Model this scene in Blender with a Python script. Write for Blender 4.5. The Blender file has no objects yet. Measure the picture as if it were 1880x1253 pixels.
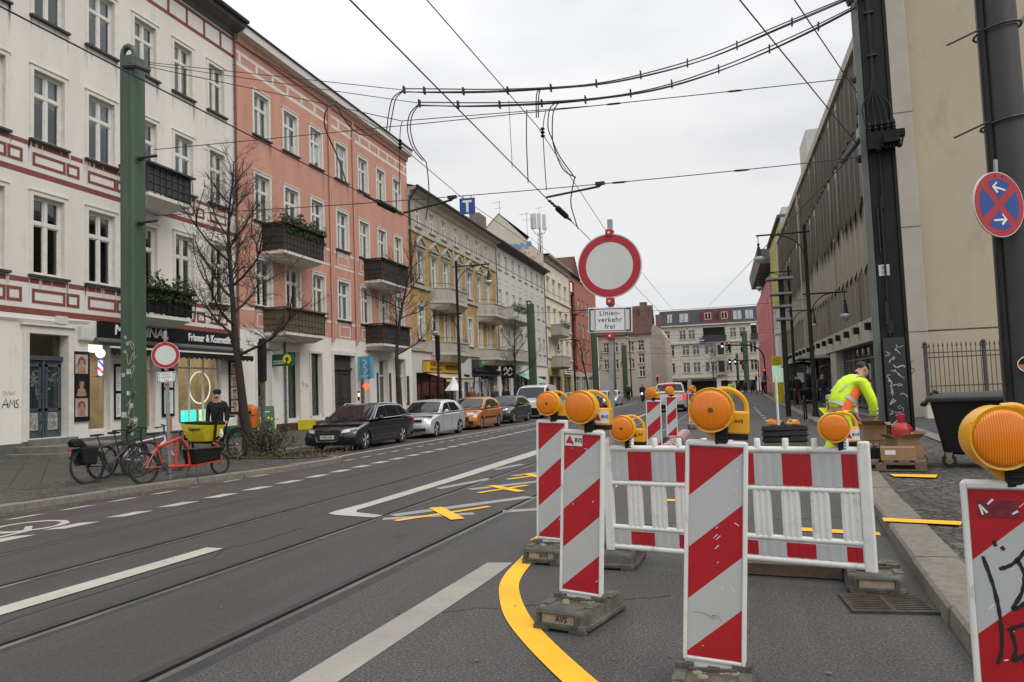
import bpy,bmesh,math,random
from mathutils import Matrix,Vector,noise
random.seed(11)
SC=bpy.context.scene
COL=SC.collection
PI=math.pi
R=math.radians

# ---------------------------------------------------------------- camera, sky, sun, exposure
cam=bpy.data.objects.new("camera",bpy.data.cameras.new("camera"))
COL.objects.link(cam)
CR=Matrix(((0.96418022,0.05291146,0.25991708),(0.26267235,-0.05424013,-0.96335936),(-0.03687481,0.99712506,-0.06619564)))
cam.matrix_world=Matrix.Translation((0,0,1.47))@CR.to_4x4()
cam.data.sensor_width=36
cam.data.lens=27.04
cam.data.clip_start=0.1
cam.data.clip_end=6000
SC.camera=cam

SUN_EL,SUN_AZ=R(48),R(118)  # overcast: a broad soft sun, high and behind the camera on the right
W=bpy.data.worlds.new("World")
SC.world=W
W.use_nodes=True
nt=W.node_tree
nt.nodes.clear()
def _n(t,kind,**kw):
 n=t.nodes.new(kind)
 for k,v in kw.items():
  setattr(n,k,v)
 return n
out=_n(nt,'ShaderNodeOutputWorld')
bg=_n(nt,'ShaderNodeBackground')
bg.inputs['Strength'].default_value=0.1
sky=_n(nt,'ShaderNodeTexSky',sky_type='NISHITA',sun_disc=False,sun_elevation=SUN_EL,sun_rotation=SUN_AZ)
tc=_n(nt,'ShaderNodeTexCoord')
mp=_n(nt,'ShaderNodeMapping')
mp.inputs['Scale'].default_value=(1.0,1.0,2.6)
n1=_n(nt,'ShaderNodeTexNoise')
n1.inputs['Scale'].default_value=1.7
n1.inputs['Detail'].default_value=5
n1.inputs['Roughness'].default_value=0.5
cr=_n(nt,'ShaderNodeValToRGB')  # cloud deck, darker and lighter parts
cr.color_ramp.elements[0].position=0.36
cr.color_ramp.elements[0].color=(6.1,6.25,6.65,1)
cr.color_ramp.elements[1].position=0.62
cr.color_ramp.elements[1].color=(9.0,8.95,8.95,1)
sep=_n(nt,'ShaderNodeSeparateXYZ')
mr=_n(nt,'ShaderNodeMapRange')  # an overcast sky is brighter overhead than at the horizon
mr.inputs['From Min'].default_value=0.30
mr.inputs['From Max'].default_value=0.95
mr.inputs['To Min'].default_value=1.0
mr.inputs['To Max'].default_value=2.2
vm=_n(nt,'ShaderNodeVectorMath',operation='SCALE')
mix=_n(nt,'ShaderNodeMix',data_type='RGBA')
mix.inputs[0].default_value=0.93
L=nt.links.new
L(tc.outputs['Generated'],mp.inputs['Vector'])
L(mp.outputs[0],n1.inputs['Vector'])
L(n1.outputs['Fac'],cr.inputs['Fac'])
L(tc.outputs['Generated'],sep.inputs[0])
L(sep.outputs['Z'],mr.inputs['Value'])
L(cr.outputs['Color'],vm.inputs[0])
L(mr.outputs[0],vm.inputs['Scale'])
L(sky.outputs['Color'],mix.inputs[6])
L(vm.outputs[0],mix.inputs[7])
L(mix.outputs[2],bg.inputs['Color'])
L(bg.outputs[0],out.inputs[0])
sun=bpy.data.objects.new("sun",bpy.data.lights.new("sun",'SUN'))
COL.objects.link(sun)
sun.data.energy=1.4
sun.data.angle=R(40)
sun.data.color=(1.0,0.96,0.9)
_d=Vector((math.cos(SUN_EL)*math.sin(SUN_AZ),math.cos(SUN_EL)*math.cos(SUN_AZ),math.sin(SUN_EL)))
sun.rotation_euler=_d.to_track_quat('Z','Y').to_euler()
SC.view_settings.view_transform='Standard'
SC.view_settings.look='None'
SC.view_settings.exposure=0.0
SC.view_settings.gamma=1.0
SC.cycles.max_bounces=6
SC.cycles.transparent_max_bounces=12

# ---------------------------------------------------------------- helpers
APART=set('slit_head skylight blocks hoarding_frame turnbuckle chain_and_stand painted_trim black_graffiti wire_bracket notice_boards stacking_stud door_panel white_trim scroll_ornament wall_lights conduit sticker blue_fields crossbar spotlights green_panels yellow_panels print_lines apron_moulding white_mural blue_mural red_mural green_mural box_cover red_border clamp_bolt roof_house dark_awning shop_windows red_clamp foot opening_surround fitting window_backing pole_caps white_arrow foot_plate'.split())
class MB:
 """Collects shapes and links them as one mesh object; .m is the current material slot, .M an optional matrix."""
 def __init__(s):
  s.v=[]; s.f=[]; s.mi=[]; s.m=0; s.M=None
 def add(s,vs,fs,m=None):
  b=len(s.v)
  if s.M is not None:
   vs=[s.M@Vector(p) for p in vs]
  s.v+=[tuple(p) for p in vs]
  for f in fs:
   s.f.append([i+b for i in f]); s.mi.append(s.m if m is None else m)
  return s
 def box(s,x0,x1,y0,y1,z0,z1,m=None):
  v=[(x0,y0,z0),(x1,y0,z0),(x1,y1,z0),(x0,y1,z0),(x0,y0,z1),(x1,y0,z1),(x1,y1,z1),(x0,y1,z1)]
  return s.add(v,[(0,3,2,1),(4,5,6,7),(0,1,5,4),(1,2,6,5),(2,3,7,6),(3,0,4,7)],m)
 def cb(s,c,d,m=None):
  return s.box(c[0]-d[0]/2,c[0]+d[0]/2,c[1]-d[1]/2,c[1]+d[1]/2,c[2]-d[2]/2,c[2]+d[2]/2,m)
 def poly(s,pts,m=None):
  return s.add(pts,[tuple(range(len(pts)))],m)
 def prism(s,pts,a,b,ax='y',m=None,inset=0.0):
  """2-D outline extruded along an axis from a to b: 'y' pts are (x,z), 'x' pts are (y,z), 'z' pts are (x,y)."""
  def P(p,t):
   return (p[0],t,p[1]) if ax=='y' else ((t,p[0],p[1]) if ax=='x' else (p[0],p[1],t))
  n=len(pts)
  v=[P(p,a) for p in pts]+[P(p,b) for p in pts]
  fs=[tuple(range(n))[::-1],tuple(range(n,2*n))]+[(i,(i+1)%n,n+(i+1)%n,n+i) for i in range(n)]
  return s.add(v,fs,m)
 def loft(s,rings,caps=True,closed=True,m=None):
  n=len(rings[0]); v=[p for r in rings for p in r]; fs=[]
  for k in range(len(rings)-1):
   for i in range(n if closed else n-1):
    j=(i+1)%n
    fs.append((k*n+i,k*n+j,(k+1)*n+j,(k+1)*n+i))
  if caps:
   fs+=[tuple(range(n))[::-1],tuple(range((len(rings)-1)*n,len(rings)*n))]
  return s.add(v,fs,m)
 def tube(s,pts,r,n=6,m=None,closed=False,sq=None):
  pts=[Vector(p) for p in pts]; k=len(pts)
  rs=r if isinstance(r,(list,tuple)) else [r]*k
  rings=[]; up=None
  for i in range(k):
   if closed:
    t=pts[(i+1)%k]-pts[i-1]
   else:
    t=pts[min(i+1,k-1)]-pts[max(i-1,0)]
   t=t.normalized() if t.length>1e-9 else Vector((0,0,1))
   if up is None:
    up=Vector((0,0,1)) if abs(t.z)<0.9 else Vector((0,1,0))
   a=t.cross(up)
   a=a.normalized() if a.length>1e-6 else Vector((1,0,0))
   up=a.cross(t).normalized()
   q=sq or (1,1)
   rings.append([pts[i]+(a*math.cos(2*PI*j/n)*q[0]+up*math.sin(2*PI*j/n)*q[1])*rs[i] for j in range(n)])
  if closed:
   return s.loft(rings+[rings[0]],False,True,m)
  return s.loft(rings,True,True,m)
 def lathe(s,prof,c=(0,0,0),n=16,ax='z',m=None):
  rings=[]
  for (r,z) in prof:
   ring=[]
   for j in range(n):
    a=2*PI*j/n
    x,y=r*math.cos(a),r*math.sin(a)
    p=(x,y,z) if ax=='z' else ((z,x,y) if ax=='x' else (y,z,x))
    ring.append((c[0]+p[0],c[1]+p[1],c[2]+p[2]))
   rings.append(ring)
  return s.loft(rings,True,True,m)
 def ball(s,c,r,n=10,m=None,sc=(1,1,1)):
  k=max(4,n // 2)
  rings=[]
  for i in range(k+1):
   a=PI*i/k
   rr=max(1e-4,math.sin(a))
   rings.append([(c[0]+r*rr*math.cos(2*PI*j/n)*sc[0],c[1]+r*rr*math.sin(2*PI*j/n)*sc[1],c[2]-r*math.cos(a)*sc[2]) for j in range(n)])
  return s.loft(rings,True,True,m)
 def mesh(s,name,mats,smooth=0):
  me=bpy.data.meshes.new(name)
  me.from_pydata(s.v,[],s.f)
  for m in (mats if isinstance(mats,(list,tuple)) else [mats]):
   me.materials.append(m)
  if any(s.mi):
   me.polygons.foreach_set('material_index',s.mi)
  bm=bmesh.new(); bm.from_mesh(me)
  bmesh.ops.recalc_face_normals(bm,faces=bm.faces)
  if smooth:
   for f in bm.faces:f.smooth=True
   for e in bm.edges:
    if len(e.link_faces)==2 and e.calc_face_angle(0)>R(smooth):e.smooth=False
  bm.to_mesh(me); bm.free()
  return me
 def pieces(s,gap=.006):
  """The collected shapes as separate builders, one for each piece that stands apart."""
  par=list(range(len(s.v)))
  def find(a):
   while par[a]!=a:par[a]=par[par[a]]; a=par[a]
   return a
  for f in s.f:
   for i in f[1:]:par[find(i)]=find(f[0])
  g={}
  for k,f in enumerate(s.f):g.setdefault(find(f[0]),[]).append(k)
  L_=[]
  for fs in g.values():
   vs=[s.v[i] for k in fs for i in s.f[k]]
   L_.append([[min(v[i] for v in vs)-gap for i in range(3)],[max(v[i] for v in vs)+gap for i in range(3)],fs])
  go=True
  while go:
   go=False
   for a in range(len(L_)):
    for b in range(a+1,len(L_)):
     A,B_=L_[a],L_[b]
     if all(A[0][i]<=B_[1][i] and B_[0][i]<=A[1][i] for i in range(3)):
      L_[a]=[[min(p,q) for p,q in zip(A[0],B_[0])],[max(p,q) for p,q in zip(A[1],B_[1])],A[2]+B_[2]]; del L_[b]; go=True; break
    if go:break
  out=[]
  for _,_,fs in L_:
   m=MB(); ix={}
   for k in fs:
    for i in s.f[k]:
     if i not in ix:ix[i]=len(m.v); m.v.append(s.v[i])
    m.f.append([ix[i] for i in s.f[k]]); m.mi.append(s.mi[k])
   out.append(m)
  return out
 def build(s,name,mats,parent=None,smooth=0,bevel=0,loc=None,rot=None):
  if name in APART:
   o=None
   for p in s.pieces():o=link(name,p.mesh(name,mats,smooth),parent,bevel,loc,rot)
   return o
  return link(name,s.mesh(name,mats,smooth),parent,bevel,loc,rot)

def link(name,me,parent=None,bevel=0,loc=None,rot=None):
 o=bpy.data.objects.new(name,me)
 COL.objects.link(o)
 if parent is not None:o.parent=parent
 if loc is not None:o.location=loc
 if rot is not None:o.rotation_euler=rot
 if bevel:
  b=o.modifiers.new("bevel",'BEVEL'); b.width=bevel; b.segments=2; b.limit_method='ANGLE'; b.angle_limit=R(40)
 return o
def tag(o,label=None,cat=None,group=None,kind=None):
 if label:o["label"]=label
 if cat:o["category"]=cat
 if group:o["group"]=group
 if kind:o["kind"]=kind
 return o
def thing(name,label,cat,loc=(0,0,0),rz=0,group=None,rot=None):
 o=bpy.data.objects.new(name,None)
 o.empty_display_size=0.2
 COL.objects.link(o)
 o.location=loc
 o.rotation_euler=rot or (0,0,rz)
 return tag(o,label,cat,group)
KIDS={}
def copy_tree(o,label=None,loc=None,rz=None,rot=None,parent=None):
 """A copy of a thing with copies of its parts and their sub-parts (shared mesh data)."""
 c=o.copy(); COL.objects.link(c)
 if parent is not None:c.parent=parent
 for ch in o.children:copy_tree(ch,parent=c)
 if label:c["label"]=label
 if loc is not None:c.location=loc
 if rz is not None:c.rotation_euler=(0,0,rz)
 if rot is not None:c.rotation_euler=rot
 return c

FONT={}
def text_mesh(name,s,size,mat,ext=0.003,bold=False,sx=1.0,align='CENTER',shear=0,sp=1.0):
 """Lettering as a real mesh lying in local x (reading direction) and z (up), facing local -y, centred."""
 cu=bpy.data.curves.new(name,'FONT')
 cu.body=s; cu.size=size; cu.extrude=ext; cu.align_x=align; cu.align_y='CENTER'; cu.shear=shear; cu.space_character=sp
 cu.resolution_u=3
 if bold:cu.offset=size*0.022
 o=bpy.data.objects.new(name,cu); COL.objects.link(o)
 dg=bpy.context.evaluated_depsgraph_get()
 me=bpy.data.meshes.new_from_object(o.evaluated_get(dg))
 bpy.data.objects.remove(o)
 me.transform(Matrix.Rotation(PI/2,4,'X')@Matrix.Diagonal((sx,1,1,1)))
 me.name=name
 me.materials.clear(); me.materials.append(mat)
 return me
def text(name,s,size,mat,parent,loc,rz=0,**kw):
 return link(name,text_mesh(name,s,size,mat,**kw),parent,0,loc,(0,0,rz))
def stroke(mb,pts,w,P,m=None):
 """A painted stroke: a ribbon through 2-D points, mapped to the surface by P."""
 q=[Vector((p[0],p[1])) for p in pts]; k=len(q); l=[]; r=[]
 for i in range(k):
  t=(q[min(i+1,k-1)]-q[max(i-1,0)]); t=t.normalized() if t.length else Vector((1,0))
  nrm=Vector((-t.y,t.x)); ww=w*(0.75+0.5*((i*37)%5)/5)
  l.append(q[i]+nrm*ww/2); r.append(q[i]-nrm*ww/2)
 for i in range(k-1):
  mb.add([P(l[i]),P(r[i]),P(r[i+1]),P(l[i+1])],[(0,1,2,3)],m)
def smooth_pts(pts,n=6):
 """Catmull-Rom through points of any dimension."""
 p=[Vector(a) for a in pts]; o=[]
 for i in range(len(p)-1):
  a,b,c,d=p[max(i-1,0)],p[i],p[i+1],p[min(i+2,len(p)-1)]
  for k in range(n):
   t=k/n
   o.append(0.5*((2*b)+(c-a)*t+(2*a-5*b+4*c-d)*t*t+(3*b-a-3*c+d)*t ** 3))
 o.append(p[-1])
 return o
def lerp(a,b,t):return a+(b-a)*t
def pl(tab,y):
 """Piecewise linear look-up in [(y, x), ...]."""
 for (a,b) in zip(tab,tab[1:]):
  if y<=b[0]:return lerp(a[1],b[1],(y-a[0])/(b[0]-a[0]))
 a,b=tab[-2],tab[-1]
 return lerp(a[1],b[1],(y-a[0])/(b[0]-a[0]))

# ---------------------------------------------------------------- materials
def mat(name,col,rough=0.6,metal=0.0,var=0.12,vs=2.5,bump=0.0,bs=60,stretch=None,spec=0.5,spots=None,emit=0,dirt=None,ds=6,coat=0):
 """Principled with two noise layers: broad tone variation, optional dirt colour in patches, optional fine bump."""
 m=bpy.data.materials.new(name); m.use_nodes=True
 t=m.node_tree; b=t.nodes['Principled BSDF']; K=t.links.new
 b.inputs['Roughness'].default_value=rough
 b.inputs['Metallic'].default_value=metal
 b.inputs['Specular IOR Level'].default_value=spec
 if coat:b.inputs['Coat Weight'].default_value=coat; b.inputs['Coat Roughness'].default_value=0.04
 c4=(*col,1)
 b.inputs['Base Color'].default_value=c4
 if emit:
  b.inputs['Emission Color'].default_value=c4; b.inputs['Emission Strength'].default_value=emit
 if var or dirt or bump:
  co=_n(t,'ShaderNodeTexCoord'); mp=_n(t,'ShaderNodeMapping')
  K(co.outputs['Object'],mp.inputs[0])
  if stretch:mp.inputs['Scale'].default_value=stretch
 cur=None
 if var:
  a=_n(t,'ShaderNodeTexNoise'); a.inputs['Scale'].default_value=vs; a.inputs['Detail'].default_value=6; a.inputs['Roughness'].default_value=0.62
  K(mp.outputs[0],a.inputs['Vector'])
  mx=_n(t,'ShaderNodeMapRange'); mx.inputs['From Min'].default_value=0.3; mx.inputs['From Max'].default_value=0.7
  mx.inputs['To Min'].default_value=1-var; mx.inputs['To Max'].default_value=1+var
  K(a.outputs['Fac'],mx.inputs['Value'])
  s=_n(t,'ShaderNodeVectorMath',operation='SCALE'); s.inputs[0].default_value=col
  K(mx.outputs[0],s.inputs['Scale']); cur=s.outputs[0]
 if dirt:
  a=_n(t,'ShaderNodeTexNoise'); a.inputs['Scale'].default_value=ds; a.inputs['Detail'].default_value=8; a.inputs['Roughness'].default_value=0.7
  K(mp.outputs[0],a.inputs['Vector'])
  rp=_n(t,'ShaderNodeMapRange'); rp.inputs['From Min'].default_value=dirt[1]; rp.inputs['From Max'].default_value=dirt[1]+0.16; rp.inputs['To Max'].default_value=dirt[2]
  K(a.outputs['Fac'],rp.inputs['Value'])
  mx=_n(t,'ShaderNodeMix',data_type='RGBA')
  K(rp.outputs[0],mx.inputs[0]); mx.inputs[7].default_value=(*dirt[0],1)
  if cur:K(cur,mx.inputs[6])
  else:mx.inputs[6].default_value=c4
  cur=mx.outputs[2]
 if cur:K(cur,b.inputs['Base Color'])
 if bump:
  a=_n(t,'ShaderNodeTexNoise'); a.inputs['Scale'].default_value=bs; a.inputs['Detail'].default_value=3
  K(co.outputs['Object'],a.inputs['Vector'])
  bp=_n(t,'ShaderNodeBump'); bp.inputs['Strength'].default_value=bump; bp.inputs['Distance'].default_value=0.01
  K(a.outputs['Fac'],bp.inputs['Height']); K(bp.outputs[0],b.inputs['Normal'])
 return m
def nodes_of(m):
 t=m.node_tree
 return t,t.nodes['Principled BSDF'],t.links.new
def ramp(t,fac,stops):
 r=_n(t,'ShaderNodeValToRGB'); e=r.color_ramp.elements
 while len(e)<len(stops):e.new(0.5)
 for k,(p,c) in enumerate(stops):
  e[k].position=p; e[k].color=(*c,1) if len(c)==3 else c
 t.links.new(fac,r.inputs[0])
 return r.outputs['Color']
def tex(t,kind,vec,scale,**kw):
 n=_n(t,kind)
 for k,v in kw.items():
  if k in n.inputs:n.inputs[k].default_value=v
  else:setattr(n,k,v)
 n.inputs['Scale'].default_value=scale
 t.links.new(vec,n.inputs['Vector'])
 return n
def mulc(t,a,b,f=1.0):
 x=_n(t,'ShaderNodeMix',data_type='RGBA',blend_type='MULTIPLY'); x.inputs[0].default_value=f
 t.links.new(a,x.inputs[6]); t.links.new(b,x.inputs[7])
 return x.outputs[2]
def asphalt(name,base,grain=0.5,gscale=90,patch=0.22,cracks=0.5,tint=(1,1,1)):
 m=mat(name,(base,base,base),0.82,var=0)
 t,b,K=nodes_of(m)
 co=_n(t,'ShaderNodeTexCoord').outputs['Object']
 g=tex(t,'ShaderNodeTexNoise',co,gscale,Detail=2)
 v=tex(t,'ShaderNodeTexVoronoi',co,gscale*1.1)
 p=tex(t,'ShaderNodeTexNoise',co,0.55,Detail=7,Roughness=0.6)
 mp=_n(t,'ShaderNodeMapping'); K(co,mp.inputs[0]); mp.inputs['Scale'].default_value=(1.5,.07,1)
 sk=tex(t,'ShaderNodeTexNoise',mp.outputs[0],1.0,Detail=6,Roughness=0.65)
 ol=tex(t,'ShaderNodeTexNoise',co,2.3,Detail=3)
 gr=ramp(t,g.outputs['Fac'],[(0.3,[1-grain]*3),(0.52,[1.0]*3),(0.72,[1+grain*1.5]*3)])
 vr=ramp(t,v.outputs['Color'],[(0.0,[0.72]*3),(0.75,[1.0]*3),(0.97,[1.5,1.45,1.35])])
 pr=ramp(t,p.outputs['Fac'],[(0.3,[1-patch]*3),(0.7,[1+patch]*3)])
 c=mulc(t,mulc(t,gr,vr,0.7),pr)
 c=mulc(t,c,ramp(t,sk.outputs['Fac'],[(.3,[.80]*3),(.5,[1.0]*3),(.7,[1.22]*3)]))
 c=mulc(t,c,ramp(t,ol.outputs['Fac'],[(.22,[.6]*3),(.34,[1.0]*3)]))
 rgb=_n(t,'ShaderNodeRGB'); rgb.outputs[0].default_value=(base*tint[0],base*tint[1],base*tint[2],1)
 c=mulc(t,rgb.outputs[0],c)
 K(c,b.inputs['Base Color'])
 bp=_n(t,'ShaderNodeBump'); bp.inputs['Strength'].default_value=0.5; bp.inputs['Distance'].default_value=0.006
 K(g.outputs['Fac'],bp.inputs['Height']); K(bp.outputs[0],b.inputs['Normal'])
 pf=ramp(t,p.outputs['Fac'],[(0.35,[0.6]*3),(0.65,[0.88]*3)])
 K(pf,b.inputs['Roughness'])
 return m
def cobble(name,col,scale,joint=(0.02,0.02,0.018),jw=0.06,stretch=(1,1,1),rz=0):
 m=mat(name,col,0.8,var=0)
 t,b,K=nodes_of(m)
 co=_n(t,'ShaderNodeTexCoord').outputs['Object']
 mp=_n(t,'ShaderNodeMapping'); K(co,mp.inputs[0]); mp.inputs['Scale'].default_value=stretch; mp.inputs['Rotation'].default_value=(0,0,rz)
 nz=tex(t,'ShaderNodeTexNoise',mp.outputs[0],3.0,Detail=2)
 ad=_n(t,'ShaderNodeVectorMath',operation='MULTIPLY_ADD'); K(nz.outputs['Color'],ad.inputs[0]); ad.inputs[1].default_value=(0.06,0.06,0); K(mp.outputs[0],ad.inputs[2])
 v=tex(t,'ShaderNodeTexVoronoi',ad.outputs[0],scale,Randomness=0.55)
 e=tex(t,'ShaderNodeTexVoronoi',ad.outputs[0],scale,Randomness=0.55,feature='DISTANCE_TO_EDGE')
 tone=ramp(t,v.outputs['Color'],[(0.1,[0.6]*3),(0.9,[1.35]*3)])
 rgb=_n(t,'ShaderNodeRGB'); rgb.outputs[0].default_value=(*col,1)
 c=mulc(t,rgb.outputs[0],tone)
 big=tex(t,'ShaderNodeTexNoise',co,0.8,Detail=5)
 c=mulc(t,c,ramp(t,big.outputs['Fac'],[(0.3,[0.75]*3),(0.7,[1.2]*3)]))
 mx=_n(t,'ShaderNodeMix',data_type='RGBA'); K(ramp(t,e.outputs['Distance'],[(jw*0.5,[0]*3),(jw*1.6,[1]*3)]),mx.inputs[0])
 mx.inputs[6].default_value=(*joint,1); K(c,mx.inputs[7]); K(mx.outputs[2],b.inputs['Base Color'])
 bp=_n(t,'ShaderNodeBump'); bp.inputs['Strength'].default_value=0.8; bp.inputs['Distance'].default_value=0.02
 K(ramp(t,e.outputs['Distance'],[(0,[0]*3),(jw*2.5,[1]*3)]),bp.inputs['Height']); K(bp.outputs[0],b.inputs['Normal'])
 return m
def bricks(name,c1,c2,mortar,scale,bw=0.5,rh=0.25,ms=0.02,rough=0.8,rz=0,axis='z',offset=0.5):
 m=mat(name,c1,rough,var=0)
 t,b,K=nodes_of(m)
 co=_n(t,'ShaderNodeTexCoord').outputs['Object']
 mp=_n(t,'ShaderNodeMapping'); K(co,mp.inputs[0])
 if axis=='x':  # surface whose plane is y-z
  s=_n(t,'ShaderNodeSeparateXYZ'); K(co,s.inputs[0]); cb=_n(t,'ShaderNodeCombineXYZ'); K(s.outputs[1],cb.inputs[0]); K(s.outputs[2],cb.inputs[1]); K(cb.outputs[0],mp.inputs[0])
 mp.inputs['Rotation'].default_value=(0,0,rz)
 n=tex(t,'ShaderNodeTexBrick',mp.outputs[0],scale); n.offset=offset
 n.inputs['Color1'].default_value=(*c1,1); n.inputs['Color2'].default_value=(*c2,1); n.inputs['Mortar'].default_value=(*mortar,1)
 n.inputs['Mortar Size'].default_value=ms; n.inputs['Brick Width'].default_value=bw; n.inputs['Row Height'].default_value=rh
 big=tex(t,'ShaderNodeTexNoise',co,1.3,Detail=7,Roughness=0.65)
 c=mulc(t,n.outputs['Color'],ramp(t,big.outputs['Fac'],[(0.28,[0.68]*3),(0.72,[1.25]*3)]))
 K(c,b.inputs['Base Color'])
 bp=_n(t,'ShaderNodeBump'); bp.inputs['Strength'].default_value=0.4; bp.inputs['Distance'].default_value=0.01; bp.invert=True
 K(n.outputs['Fac'],bp.inputs['Height']); K(bp.outputs[0],b.inputs['Normal'])
 return m
def glass(name,tint=(0.75,0.8,0.8),refl=0.16):
 m=bpy.data.materials.new(name); m.use_nodes=True
 t=m.node_tree; t.nodes.clear(); K=t.links.new
 o=_n(t,'ShaderNodeOutputMaterial'); a=_n(t,'ShaderNodeBsdfTransparent'); g=_n(t,'ShaderNodeBsdfGlossy'); x=_n(t,'ShaderNodeMixShader')
 a.inputs[0].default_value=(*tint,1); g.inputs['Roughness'].default_value=0.02
 co=_n(t,'ShaderNodeTexCoord'); nz=tex(t,'ShaderNodeTexNoise',co.outputs['Object'],1.6,Detail=1)
 bp=_n(t,'ShaderNodeBump'); bp.inputs['Strength'].default_value=0.12; bp.inputs['Distance'].default_value=0.02
 K(nz.outputs['Fac'],bp.inputs['Height']); K(bp.outputs[0],g.inputs['Normal'])
 lw=_n(t,'ShaderNodeLayerWeight'); lw.inputs[0].default_value=0.5
 pw=_n(t,'ShaderNodeMath',operation='POWER'); pw.inputs[1].default_value=3.5; K(lw.outputs['Facing'],pw.inputs[0])
 ad=_n(t,'ShaderNodeMath',operation='ADD',use_clamp=True); ad.inputs[1].default_value=refl*.5; K(pw.outputs[0],ad.inputs[0])
 K(ad.outputs[0],x.inputs[0]); K(a.outputs[0],x.inputs[1]); K(g.outputs[0],x.inputs[2]); K(x.outputs[0],o.inputs[0])
 return m
def paint(name,col,worn=0.5):
 """Road marking: thermoplastic with worn, cracked patches showing asphalt."""
 m=mat(name,col,0.7,var=0)
 t,b,K=nodes_of(m)
 co=_n(t,'ShaderNodeTexCoord').outputs['Object']
 a=tex(t,'ShaderNodeTexNoise',co,26,Detail=6,Roughness=0.75)
 w=tex(t,'ShaderNodeTexNoise',co,2.2,Detail=5)
 e=tex(t,'ShaderNodeTexVoronoi',co,5.5,feature='DISTANCE_TO_EDGE')
 f1=ramp(t,a.outputs['Fac'],[(0.60+0.12*(1-worn),[0]*3),(0.74+0.12*(1-worn),[0.75*worn+0.05]*3)])
 f2=ramp(t,e.outputs['Distance'],[(0.0,[0.55*worn]*3),(0.012,[0]*3)])
 s=_n(t,'ShaderNodeMix',data_type='RGBA',blend_type='ADD'); s.inputs[0].default_value=1; K(f1,s.inputs[6]); K(f2,s.inputs[7])
 mx=_n(t,'ShaderNodeMix',data_type='RGBA'); K(s.outputs[2],mx.inputs[0]); mx.inputs[7].default_value=(0.07,0.068,0.064,1)
 tone=ramp(t,w.outputs['Fac'],[(0.3,[c*0.84 for c in col]),(0.7,[min(1,c*1.06) for c in col])]); K(tone,mx.inputs[6])
 K(mx.outputs[2],b.inputs['Base Color'])
 return m
D={}
D['white_plaster']=mat('white plaster',(.69,.65,.60),.85,var=.08,vs=.9,stretch=(1,1,.22),bump=.14,bs=45,dirt=((.44,.40,.35),.57,.5),ds=1.5)
D['pale_plaster']=mat('pale plaster',(.74,.71,.65),.85,var=.08,vs=.9,stretch=(1,1,.3),bump=.12,bs=45,dirt=((.42,.39,.34),.57,.55),ds=1.8)
D['pink_plaster']=mat('salmon plaster',(.53,.268,.195),.85,var=.1,vs=.9,stretch=(1,1,.22),bump=.14,bs=45,dirt=((.36,.15,.105),.54,.6),ds=1.5)
D['red_band']=mat('oxide red paint',(.215,.058,.045),.8,var=.15,vs=3)
D['trim']=mat('white trim paint',(.66,.63,.57),.7,var=.1,vs=4)
D['frame']=mat('window frame paint',(.66,.64,.59),.5,var=.1,vs=6)
D['darkmetal']=mat('dark sheet metal',(.05,.05,.052),.55,.3,var=.25,vs=5)
D['zinc']=mat('zinc sheet',(.2,.2,.2),.5,.5,var=.25,vs=4)
D['greyplinth']=mat('grey plinth render',(.11,.11,.105),.85,var=.25,vs=2)
D['yellow_brick']=bricks('yellow clinker',(.50,.32,.10),(.42,.26,.08),(.25,.2,.13),4.0,.5,.16,.012,axis='x')
D['stucco']=mat('grey beige stucco',(.42,.385,.32),.85,var=.14,vs=1.6,stretch=(1,1,.4),dirt=((.2,.18,.15),.55,.6),ds=2)
D['lightgrey_wall']=mat('light grey render',(.55,.53,.50),.85,var=.08,vs=.8,dirt=((.36,.34,.32),.6,.5),ds=1)
D['cream']=mat('cream render',(.64,.59,.46),.85,var=.08,vs=1,dirt=((.4,.35,.25),.6,.5),ds=1.2)
D['farcream']=mat('greyish cream render',(.56,.535,.46),.85,var=.08,vs=1,dirt=((.38,.35,.29),.56,.5),ds=1.2)
D['gable']=mat('cream gable render',(.62,.57,.45),.85,var=.06,vs=.7)
D['brickred']=mat('brick red render',(.36,.13,.09),.85,var=.12,vs=1.2)
D['farpink']=mat('coral render',(.56,.19,.18),.85,var=.06,vs=1)
D['roof_red']=bricks('red brown tiles',(.13,.05,.035),(.10,.04,.03),(.03,.015,.012),3.0,.4,.3,.03,.8)
D['roof_dark']=bricks('dark roof tiles',(.04,.04,.043),(.05,.048,.05),(.015,.015,.016),3.0,.4,.3,.03,.7)
D['chimney']=bricks('chimney brick',(.17,.075,.05),(.12,.05,.04),(.2,.17,.15),5,.5,.2,.02)
D['glass']=glass('window glass')
D['shopglass']=glass('shop glass',(.85,.87,.85),.10)
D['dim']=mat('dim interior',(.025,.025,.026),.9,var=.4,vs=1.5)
D['curtain']=mat('net curtain',(.55,.54,.5),.9,var=.2,vs=5,stretch=(1,4,.3))
D['concrete']=mat('precast concrete',(.42,.385,.325),.8,var=.08,vs=1.2,bump=.1,bs=50)
D['dark_panel']=mat('dark precast panel',(.075,.065,.045),.7,var=.14,vs=1.5,stretch=(1,1,.3))
D['pale_panel']=mat('pale precast panel',(.29,.26,.21),.7,var=.1,vs=1.5,stretch=(1,1,.3))
D['beige_wall']=mat('beige render',(.47,.40,.29),.88,var=.07,vs=.5,stretch=(1,1,.5),bump=.2,bs=40,dirt=((.33,.28,.2),.54,.6),ds=.9)
D['mast_green']=mat('dark green mast paint',(.056,.092,.058),.5,var=.18,vs=3,stretch=(1,1,.3),bump=.05,bs=30,dirt=((.03,.045,.035),.6,.6),ds=5)
D['mast_black']=mat('blackish green mast paint',(.016,.018,.016),.6,var=.2,vs=3,dirt=((.035,.035,.032),.62,.6),ds=5,spec=.25)
D['black']=mat('black plastic',(.010,.010,.010),.6,var=.25,vs=8,spec=.25)
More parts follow.
